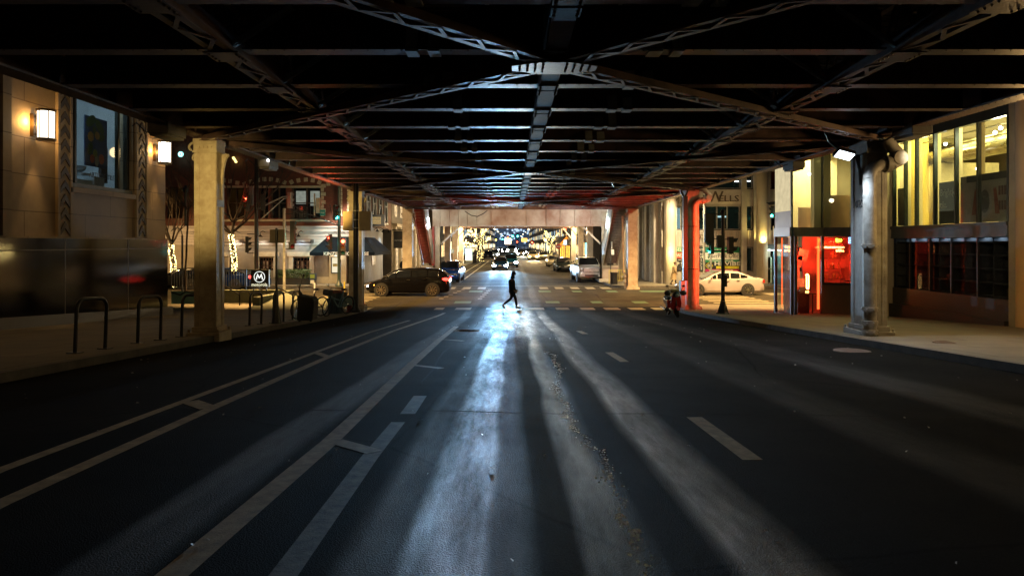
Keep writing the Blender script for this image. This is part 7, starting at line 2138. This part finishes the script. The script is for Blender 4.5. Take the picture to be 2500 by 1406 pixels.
# ================================================================ TREES
bulb = em('string_bulb_glow', (1, .74, .26), 5)
def limb(mb, p, d, L, r, depth, tips, spread=.5, up=.15):
    pts = [Vector(p)]; dd = Vector(d).normalized()
    for k in range(4):
        dd = (dd + Vector((random.uniform(-.14, .14), random.uniform(-.14, .14), random.uniform(-.05, .12)))).normalized()
        pts.append(pts[-1] + dd * L / 4)
    mb.path(pts, r, 6 if depth > 1 else 4, r * .55)
    tips.append((pts, r))
    if depth > 0:
        for k in range(random.choice((2, 3))):
            q = pts[random.choice((2, 3, 4))]
            nd = (dd + Vector((random.uniform(-1, 1) * spread, random.uniform(-1, 1) * spread, random.uniform(-.2, .6) * spread + up))).normalized()
            limb(mb, q, nd, L * random.uniform(.6, .8), r * .5, depth - 1, tips, spread, up)


def bulbs_on(mb, pts, r, step, size, turns=1):
    for a, b in zip(pts, pts[1:]):
        L = (b - a).length; n = max(1, int(L / step))
        for k in range(n):
            f = k / n; p = a.lerp(b, f)
            for j in range(turns):
                t = random.uniform(0, 6.28); mb.octa(p + Vector((math.cos(t) * r, math.sin(t) * r, random.uniform(-.02, .02))), size)


def bare_tree(label, base, h, trunk_r, seed, wrap_to=None, all_lit=False, size=.035, step=.05, depth=3, lean=(0, 0), stems=1, Lf=.5, group=None):
    random.seed(seed)
    t = thing('bare_tree', label, 'tree', base, group=group)
    tr = MB(); cr = MB(); li = MB(); base = Vector(base)
    for s_ in range(stems):
        off = Vector(((s_ - (stems - 1) / 2) * trunk_r * 3.2, 0, 0))
        top = base + off + Vector((lean[0], lean[1], h))
        pts = [base + off + (top - base - off) * (k / 6) + Vector((random.uniform(-.05, .05), random.uniform(-.05, .05), 0)) * (k > 0) for k in range(7)]
        tr.path(pts, trunk_r, 10, trunk_r * .7)
        bulbs_on(li, [p for p in pts], trunk_r + .02, step, size, 3)
        tips = []
        for k in range(4 if stems > 1 else 5):
            a = random.uniform(0, 6.28)
            limb(cr, pts[-1 - random.choice((0, 0, 1, 1, 2) if all_lit else (0, 0))], (math.cos(a) * .7, math.sin(a) * .5, random.uniform(.4, 1)), h * Lf * random.uniform(.8, 1.2), trunk_r * .5, depth, tips)
        if all_lit:
            for pp, r in tips: bulbs_on(li, pp, r + .03, step * 2.2, size, 1)
    tr.build('trunk', wood_bark, t); cr.build('crown', wood_bark, t)
    if wrap_to or all_lit: tag(li.build('string_lights', bulb, t, fix=False), kind='stuff')
    return t


GT = 'bare trees wrapped in string lights'
bare_tree('bare tree with trunk wrapped in string lights beside the emblem sign', (X_(577, 45.6), 45.6, .0), 3.7, .15, 4, True, lean=(-.32, 0), size=.034, depth=3, Lf=.75, group=GT)
bare_tree('bare tree with bright wrapped trunk at the edge of the granite base', (X_(428, 46.3), 46.3, 0.13), 2.9, .15, 9, True, lean=(-.28, 0), size=.034, depth=3, Lf=.75, group=GT)
bare_tree('glowing twin-stemmed tree left of the distant traffic', (X_(1173, 118), 118, .1), 4.2, .22, 12, None, True, .055, .2, 2, stems=2, Lf=.30, group=GT)
bare_tree('glowing yellow tree on the right of the distant traffic', (X_(1345, 122), 122, .1), 3.0, .2, 22, None, True, .055, .22, 2, Lf=.42, group=GT)
random.seed(31)
bare_tree('young bare tree standing between granite wall and yellow column', (X_(452, 33.5), 33.5, .13), 4.6, .055, 31, depth=3, lean=(.15, 0), Lf=.35)
bare_tree('tall leafless street tree before the brick upper windows', (X_(560, 47), 47.0, .13), 4.4, .12, 33, depth=4, lean=(.25, 0), Lf=.75)
# arch street lamp by the young tree
la = thing('arched_lamp_post', 'slender dark lamp post with curved top beside the wrapped trunk', 'lamp post', (X_(440, 40), 40, .1))
m = MB(); m.tube((X_(445, 40), 40, 0), (X_(445, 40), 40, Z_(575, 40)), .06, n=8); m.path([P3(445, 575, 40), P3(442, 562, 40), P3(433, 556, 40), P3(424, 558, 40), P3(418, 564, 40)], .03, 6); m.tube(P3(453, 552, 40), P3(453, 470, 40), .07, n=8); m.lathe([(.12, 0), (.16, .25), (.06, .4), (0, .45)], P3(453, 470, 40), 10); m.build('post', black_metal, la)
# ================================================================ THE FAR STREET
random.seed(99)
farwall = [pm('far_wall_%d' % i, c, None, .3, .85, .1) for i, c in enumerate(((.10, .075, .055), (.075, .07, .07), (.13, .10, .075), (.06, .065, .075)))]
wl = [em('far_window_warm', (1, .65, .28), 1.0, .8), em('far_window_cool', (.6, .85, 1), .7, .8), em('far_window_yellow', (1, .8, .35), 1.3, .8)]
descL = ['brown brick block just beyond the left colonnade', 'dark grey tower behind the left glowing tree', 'tall block further down the left side', 'distant block closing the left row', 'furthest low block on the left']
descR = ['warm brick block behind the right colonnade', 'dark block behind the glowing right tree', 'tall grey block further down the right side', 'distant block closing the right row', 'furthest low block on the right']
for side, desc in ((-1, descL), (1, descR)):
    y = 92
    for i in range(5):
        L = (30, 45, 60, 80, 120)[i]; hgt = (14, 24, 34, 30, 22)[i] + random.uniform(-3, 3)
        x = side * 10.6
        t = thing('far_building', desc[i], 'building', (x + side * 5, y + L / 2, 0), group='buildings along the far street')
        MB().box(x, x + side * 12, y, y + L - 1.5, 0, hgt).build('wall', farwall[(i + (side > 0)) % 4], t)
        ms_ = [MB(), MB(), MB()]; dkw = MB()
        yy = y + 1.5
        while yy < y + L - 4:
            z = 4.6
            while z < hgt - 2:
                b = ms_[random.choice((0, 1, 2))] if random.random() < .35 else dkw
                b.box(x - side * .04, x - side * .01, yy, yy + 1.3, z, z + 1.6); z += 3.2
            k = random.choice((0, 2, 1, 0))
            ms_[k].box(x - side * .05, x - side * .01, yy, yy + 2.0, .6 + random.random(), random.uniform(2.4, 3.4)); yy += 3.0
        for k, b in enumerate(ms_):
            if b.v: tag(b.build('lit_windows', wl[k], t, fix=False), kind='stuff')
        tag(dkw.build('dark_windows', glass_dark, t, fix=False), kind='stuff')
        m = MB(); m.box(x - side * .3, x, y, y + L - 1.5, 3.7, 4.1); m.box(x - side * .25, x + side * 12, y - .1, y + L - 1.4, hgt, hgt + .6); m.build('cornice', farwall[2], t)
        y += L
t = thing('far_building', 'block closing the end of the street, dim lit windows', 'building', (0, 620, 0), group='buildings along the far street')
MB().box(-60, 60, 620, 640, 0, 22).build('wall', pm('hazy_blue_far_wall', (.10, .13, .17), None, .3, .85, .1), t)
lamp('POINT', (0, 560, 30), 60000, (.5, .7, 1), 2)
m = MB()
for k in range(190): x = random.uniform(-55, 55); z = random.uniform(3, 20); m.box(x, x + 1.6, 619.9, 619.95, z, z + 1.8)
tag(m.build('lit_windows', em('far_window_blue_white', (.55, .75, 1), .7, .9), t, fix=False), kind='stuff')

# street lamps down both sides
t0 = thing('street_lamp', 'x', 'street lamp', (0, 0, 0), group='street lamps down the far street')
m = MB(); m.tube((0, 0, 0), (0, 0, 7.6), .11, .07, 8); m.lathe([(.25, 0), (.2, .3), (.11, .6)], (0, 0, 0), 8); m.build('post', black_metal, t0, world=False)
m = MB(); m.path([(0, 0, 7.5), (.6, 0, 8.1), (1.4, 0, 8.3), (2.2, 0, 8.2)], .05, 6); m.build('arm', black_metal, t0, world=False)
MB().ball((2.3, 0, 8.1), .17, 8, 6, (1.5, .8, .5)).build('lamp_head', em('street_lamp_glow', (1, .85, .5), 14), t0, world=False)
first = True
words = ['first', 'second', 'third', 'fourth', 'fifth', 'sixth', 'seventh', 'eighth']
for i, Y in enumerate((135, 165, 200, 245, 300, 370, 460)):
    for s in (-1, 1):
        o = t0 if first else copy_tree(t0); first = False
        o.location = (s * 8.4, Y + s * 6, .13); o.rotation_euler = (0, 0, 0 if s < 0 else math.pi)
        o['label'] = '%s lit street lamp beyond the glowing tree on the %s pavement, counted from the bridge' % (words[i], 'left' if s < 0 else 'right')
# signals down the street
def far_signal(px, py, Y, lit, lab, s=1.6):
    t = thing('far_traffic_signal', lab, 'traffic signal', (X_(px, Y), Y, 0), group='small traffic signals down the far street')
    c = P_(px, py, Y)
    MB().box(c.x - .2 * s, c.x + .2 * s, c.y, c.y + .2, c.z - .55 * s, c.z + .55 * s).build('signal_head', sig_body, t)
    dz = {'red': .36, 'amber': 0, 'green': -.36}[lit] * s * 0
    MB().ball((c.x, c.y - .1, c.z + dz), .17 * s, 10, 8, (1, .4, 1)).build('lens', em('far_%s_glow' % lit, lens_on[lit].node_tree.nodes['Emission'].inputs[0].default_value[:3], 16), t)
    MB().tube((c.x, c.y + .2, 0), (c.x, c.y + .2, c.z), .07, n=6).build('pole', black_metal, t)


for a in ((1252, 577, 215, 'green', 'left one of the two cyan signals above the far traffic'), (1264, 577, 215, 'green', 'right one of the two cyan signals above the far traffic'), (1227, 584, 300, 'green', 'tiny cyan signal left of the orange glare'), (1211, 586, 260, 'amber', 'tiny amber signal near the left tree branches'),
          (1263, 591, 240, 'red', 'small red signal beside the pale truck'), (1299, 592, 230, 'red', 'small red signal over the amber-lit SUV'), (1240, 580, 240, 'red', 'small red signal over the orange glare'), (1378, 558, 105, 'red', 'red signal high beside the right glowing tree'), (1437, 590, 66, 'red', 'orange-red signal between the right columns')): far_signal(*a, s=1.5 if a[2] > 90 else .7)
bb = thing('lit_billboard', 'bright orange-white lit panel high over the far traffic', 'billboard', P_(1240, 589, 320))
c = P_(1240, 589, 320); MB().box(c.x - 1.4, c.x + 1.4, 320, 320.3, c.z - 1.3, c.z + 1.3).build('panel', em('hot_orange_panel', (1, .62, .30), 12), bb)
MB().box(c.x - .1, c.x + .1, 320.3, 320.5, 0, c.z).build('post', black_metal, bb)
bb = thing('orange_truck_sign', 'small orange lit sign box beyond the bright star headlight', 'sign', P_(1280, 586, 240)); c = P_(1280, 586, 240)
MB().box(c.x - 1.0, c.x + 1.0, 240, 240.3, c.z - .6, c.z + .6).build('panel', em('orange_panel', (1, .5, .08), 2.2), bb); MB().box(c.x - .08, c.x + .08, 240.31, 240.5, 0, c.z).build('post', black_metal, bb)
# vertical cyan sign, orange shopfronts, no-entry sign, lit slanted awning, shelter
vs_ = thing('vertical_neon_sign', 'vertical cyan segmented neon sign between the right columns', 'sign', P_(1433, 610, 68)); m = MB()
for k in range(6): a = P_(1433, 594 + k * 5, 68); m.box(a.x - .16, a.x + .16, 68, 68.1, a.z - .16, a.z)
m.build('neon_segments', em('cyan_neon', (.15, 1, .85), 3.5), vs_)
MB().box(a.x - .22, a.x + .22, 68.11, 68.25, Z_(623, 68), Z_(591, 68)).build('sign_box', black_metal, vs_)
of = thing('orange_shopfront', 'orange-lit shopfront with slanted beam behind the right kerb', 'shopfront', (9.4, 96, 0))
m = MB()
for k in range(5): a = X_(1368 + k * 5, 100); m.box(a, a + .16, 100, 100.1, .2, Z_(600, 100))
m.build('lit_window', em('orange_shop_glow', (1, .42, .06), 1.6, .4), of)
m = MB(); m.box(X_(1364, 100), X_(1394, 100), 100.15, 100.3, .1, Z_(598, 100)); m.build('wall', farwall[0], of)
m = MB(); m.beam(P_(1367, 599, 99), P_(1385, 579, 99), .3, .3); m.build('slanted_beam', em('orange_beam_glow', (1, .25, .03), 1.0), of)
ne = thing('no_entry_sign', 'round red no-entry sign with white bar on the far right pavement', 'sign', P_(1363, 602, 92)); c = P_(1363, 602, 92)
MB().lathe([(0, -.02), (.36, -.02), (.36, 0), (0, 0)], c, 20, 'y').build('sign_disc', pm('sign_red_disc', (.55, .03, .02), None, 3, .5, 0), ne); MB().box(c.x - .24, c.x + .24, c.y - .04, c.y - .021, c.z - .06, c.z + .06).build('sign_bar', white_sign, ne); MB().tube((c.x, c.y + .03, .13), (c.x, c.y + .03, c.z), .03, n=6).build('pole', zinc, ne)
lamp('POINT', (c.x, c.y - 3, c.z + 1), 60, (1, .9, .7), .2)
pf = thing('park_sign', 'small white and blue square sign right of the no-entry sign', 'sign', P_(1380, 592, 88)); c = P_(1380, 592, 88)
MB().box(c.x - .2, c.x + .2, c.y, c.y + .02, c.z - .3, c.z + .3).build('sign_face', em('white_blue_glow', (.8, .92, 1), 1.2), pf); MB().tube((c.x, c.y + .05, .13), (c.x, c.y + .05, c.z), .03, n=6).build('pole', zinc, pf)
bsx = thing('bus_shelter', 'dark bus shelter with glowing pale green poster left of the trees', 'bus shelter', (X_(1147, 105), 105, .13)); Y = 105
m = MB(); a, b = X_(1134, Y), X_(1160, Y)
m.box(a, b, Y, Y + 1.4, Z_(606, Y), Z_(604, Y)); m.box(a, a + .08, Y, Y + .08, .13, Z_(606, Y)); m.box(b - .08, b, Y, Y + .08, .13, Z_(606, Y)); m.box(X_(1135, Y), X_(1136, Y), Y, Y + .1, .13, 2.5); m.build('frame', black_metal, bsx)
MB().box(X_(1137, Y), X_(1152, Y), Y + .1, Y + .2, .5, Z_(606.5, Y)).build('poster', em('pale_green_poster', (.75, 1, .85), 2.2, .35), bsx)
tb = thing('litter_bin', 'small dark litter bin beside the distant bus shelter', 'litter bin', (X_(1158, 103), 103, .13)); m = MB(); m.lathe([(0, 0), (.3, 0), (.33, 1.0), (.28, 1.05), (0, 1.05)], (X_(1159, 103), 103, .13), 14); m.build('body', black_metal, tb); MB().lathe([(.28, 1.05), (.3, 1.1), (.1, 1.15)], (X_(1159, 103), 103, .13), 14).build('lid', black_metal, tb)
lb = thing('blue_sign', 'small grey-blue square sign on a pole under the left bridge columns', 'sign', (X_(1103, 64), 64, .13)); MB().box(X_(1100, 64), X_(1108, 64), 64, 64.02, Z_(618, 64), Z_(608, 64)).build('sign_face', pm('grey_blue_sign', (.2, .3, .42), None, 3, .4, 0), lb); MB().tube((X_(1104, 64), 64.05, .13), (X_(1104, 64), 64.05, Z_(608, 64)), .03, n=6).build('pole', black_metal, lb)
# globe lights of the far cafes
gl = thing('cafe_light_string', 'string of small warm bulbs under the left colonnade roof', 'light string', (-6.6, 90, 4)); m = MB(); random.seed(17)
for k in range(26): a = P_(random.uniform(1132, 1162), random.uniform(560, 604), random.uniform(95, 115)); m.octa(a, .13)
m.build('bulbs', bulb, gl, fix=False); MB().path([P_(1132, 566, 100), P_(1148, 572, 100), P_(1165, 566, 100)], .03, 4).build('wire', black_metal, gl)
# overhead street wires
wi = thing('overhead_wire', 'pair of thin wires spanning the far street under the girder', 'wire', (0, 90, 7)); m = MB(); m.path([P_(1060, 556, 90), P_(1200, 558, 90), P_(1265, 557, 90), P_(1420, 553, 90)], .03, 4); m.build('upper_wire', zinc, wi); MB().path([P_(1180, 570, 130), P_(1230, 568.5, 130), P_(1330, 566, 130)], .03, 4).build('lower_wire', zinc, wi)
# ================================================================ LIGHT OF THE STREET
EXPO = 0.8
# sodium street lamps standing outside the deck along the side street
for (x, y, z, e, c) in ((-13.5, 35.5, 8.0, 10000, (1, .58, .19)), (15.0, 35.0, 8.0, 12500, (1, .60, .21)), (-27, 42, 8.5, 4500, (1, .58, .20)), (30, 40, 8.5, 4500, (1, .58, .20)),
                        (-12.0, 47.3, 7.2, 2200, (1, .80, .55)), (12.0, 46.5, 7.5, 3200, (1, .78, .46))):
    lamp('SPOT', (x, y, z), e, c, .3, (x * .86, y + 2.2, 0), 106, .5, name='street_lamp_and_fill')
lamp('SPOT', (-9.0, 38, 6.8), 900, (1, .68, .32), .3, (-9.2, 44, 1.0), 125, .6, name='street_lamp_and_fill')
lamp('SPOT', (10.5, 38, 6.8), 1000, (1, .68, .32), .3, (11, 44, 1.0), 125, .6, name='street_lamp_and_fill')
# lamps in the hung boxes
for (x, y, a, e) in ((X_(405, 13.9), 13.9, -1, 8), (X_(2225, 14.3), 14.3, 1, 62), (X_(1940, 20.3), 20.3, 1, 62), (X_(655, 19.9), 19.9, -1, 14)):
    lamp('SPOT', (x, y, 5.0), e, (1, .57, .10), .1, (x + a * 2.2, y - .6, 0), 128, .7, 'box_lamp_light')
lamp('POINT', (X_(2440, 15), 13.5, 4.6), 150, (1, .62, .24), .3, name='next_box_lamp_light')
lamp('SPOT', (X_(420, 11.5), 11.0, 4.4), 520, (1, .70, .24), .05, (-6.87, 15.3, 4.2), 44, 1.0, 'column_fill_light')  # added spot on the near left column; no box hangs here
lamp('SPOT', (-7.6, 25.6, 4.6), 420, (1, .62, .16), .1, (-6.9, 30.3, 4.2), 46, .9, 'column_fill_light')  # added spot on the left middle column and its cabinets
# added warm fill behind the camera, brightens the near road paint
lamp('SPOT', (-1.5, -9.5, 6.5), 90, (1, .74, .42), .3, (0, 6, 1), 75, .9, 'street_lamp_and_fill')
# far street, lamps under the station bridge, shop light
for y, e in ((62, 700), (75, 700), (95, 1900), (125, 2400), (165, 3000)):
    for s in (-1, 1):
        if y < 80: lamp('POINT', (s * 6.2 + .5, y, 4.2), e, (1, .70, .34), .3, name='street_lamp_and_fill')
        else: lamp('SPOT', (s * 6.2 + .5, y, 7.5), e * 1.5, (1, .70, .32), .3, (s * 4.5 + .5, y - 2, 0), 138, .5, name='street_lamp_and_fill')
lamp('SPOT', (X_(1857, 50) - .0, 49.3, 3.1), 240, (1, .75, .20), .1, (X_(1857, 50), 49.9, 8), 150, .8, 'wall_light')
lamp('POINT', (X_(1640, 49), 48.9, 2.4), 110, (1, .76, .25), .15, name='wall_light')
# headlamps of the oncoming cars: narrow real beams shining up the street toward the rise
hx = X_(1207, 79); hx2 = X_(1236, 79)
for x in (hx, hx2): lamp('SPOT', (x, 77.9, .62), 17000, (.20, .54, 1), .10, (x + .9, 26, -.6), 6.5, .9, 'headlamp_light')
lamp('SPOT', (X_(1256, 87), 87.0, .75), 5000, (.35, .70, 1), .1, (.6, 26, -.4), 8, .9, 'headlamp_light')
lamp('SPOT', (X_(1276, 170), 168, .8), 9000, (.45, .76, 1), .1, (2.4, 30, -1.0), 5.5, .9, 'headlamp_light')
for px in (1294, 1308): lamp('SPOT', (X_(px, 128), 126, .75), 5000, (1, .66, .30), .1, (2.0, 40, -.6), 9, .9, 'headlamp_light')
# red signal light on the stair and the deck beyond the crossing
lamp('SPOT', (-4.2, 49.5, 1.8), 60, (1, .06, .04), .2, (-6.3, 50, 4), 90, .8, 'red_signal_light')
lamp('SPOT', (-1.0, 38.5, 3.0), 520, (1, .06, .035), .3, (-1.0, 39.6, 6.6), 105, .9, 'red_signal_light')
lamp('SPOT', (-7.6, 28.2, 3.9), 90, (1, .10, .03), .2, (-7.2, 27, 5.4), 110, .8, 'red_signal_light')
# the upper part of the headlamp beams catches the steel under the deck
lamp('SPOT', (hx + .3, 77.8, .72), 7000, (.22, .52, 1), .1, (.2, 22, 5.4), 9, .95, 'headlamp_light')
lamp('SPOT', (X_(1290, 128), 126, .8), 5000, (.9, .85, .75), .1, (1.5, 20, 5.4), 7, .95, 'headlamp_light')
# two added fills brighten the girder bridge; no lamps stand there
lamp('SPOT', (-5.6, 47.6, 4.6), 330, (1, .84, .62), .2, (-1.5, 53, 4.6), 110, .7, name='girder_fill_light')
lamp('SPOT', (6.6, 47.6, 4.6), 420, (1, .92, .76), .2, (2.5, 53, 4.6), 110, .7, name='girder_fill_light')
lamp('SPOT', (3, 41, 4.9), 900, (.95, .95, .92), .3, (5.8, 54, 1.4), 60, .8, 'under_deck_fill')  # added fill on the pickup's front; no lamp hangs there
lamp('SPOT', (0, 40, 5.0), 1000, (1, .68, .32), .3, (0, 45, 0), 130, .8, 'under_deck_fill')  # this fill and the next are added to brighten the crossing road
lamp('SPOT', (0, 35, 5.0), 600, (1, .66, .30), .3, (0, 38, 0), 130, .8, 'under_deck_fill')
lamp('SPOT', (X_(1256, 87), 86.8, .8), 6000, (.35, .95, 1), .1, (0, 20, 6.0), 16, .9, 'headlamp_light')
lamp('SPOT', (8.3, 20.6, 5.1), 150, (1, .82, .5), .1, (10.6, 26.6, 5.5), 34, .8, 'box_lamp_light')
for x in (hx, hx2):
    lamp('SPOT', (x, 77.9, .62), 5000, (.42, .70, 1), .1, (x + .1, 66, 0), 44, .8, 'low_beam_light')
    lamp('SPOT', (x, 77.9, .62), 5000, (.26, .58, 1), .1, (x + .3, 50, -.3), 15, .8, 'low_beam_light')
for px in (1294, 1308): lamp('SPOT', (X_(px, 128), 126, .75), 7000, (1, .70, .34), .1, (X_(px, 100), 100, -.3), 34, .8, 'low_beam_light')
lamp('SPOT', (X_(1276, 170), 168, .8), 16000, (1, .84, .6), .1, (X_(1276, 120), 120, -.3), 30, .8, 'low_beam_light')
lamp('SPOT', (X_(2225, 14.3), 14.3, 5.0), 170, (1, .84, .55), .1, (13.6, 20.8, 4.6), 46, .9, 'box_lamp_light')
# ================================================================ SKY, CAMERA, RENDER
w = bpy.data.worlds.new('World'); S.world = w; w.use_nodes = True
nt = w.node_tree
bg = nt.nodes['Background']
sky = nt.nodes.new('ShaderNodeTexSky'); sky.sky_type = 'NISHITA'; sky.sun_disc = False
sky.sun_elevation = R(-2.2); sky.sun_rotation = R(200); sky.air_density = 1.5; sky.dust_density = 2
nt.links.new(sky.outputs[0], bg.inputs['Color'])
bg.inputs['Strength'].default_value = .15
cd = bpy.data.cameras.new('camera'); cam = bpy.data.objects.new('camera', cd); COL.objects.link(cam)
cd.sensor_width = 36; cd.lens = 36 * F / 2500; cd.shift_y = -(703 - HZ) / 2500
cd.clip_start = .05; cd.clip_end = 4000
cam.location = (0, 0, CZ); cam.rotation_euler = (R(90), 0, 0)
S.camera = cam
vs = S.view_settings
S.display_settings.display_device = 'sRGB'
vs.view_transform = 'Standard'; vs.look = 'None'; vs.exposure = EXPO; vs.gamma = 1; vs.use_curve_mapping = False
S.render.engine = 'CYCLES'
cy = S.cycles
cy.use_denoising = True
try: cy.denoiser = 'OPENIMAGEDENOISE'; cy.denoising_input_passes = 'RGB_ALBEDO_NORMAL'
except Exception: pass
cy.max_bounces = 6; cy.diffuse_bounces = 3; cy.glossy_bounces = 3; cy.transparent_max_bounces = 10
cy.sample_clamp_indirect = 4; cy.sample_clamp_direct = 0
cy.use_light_tree = True
cy.caustics_reflective = False; cy.caustics_refractive = False
S.render.film_transparent = False
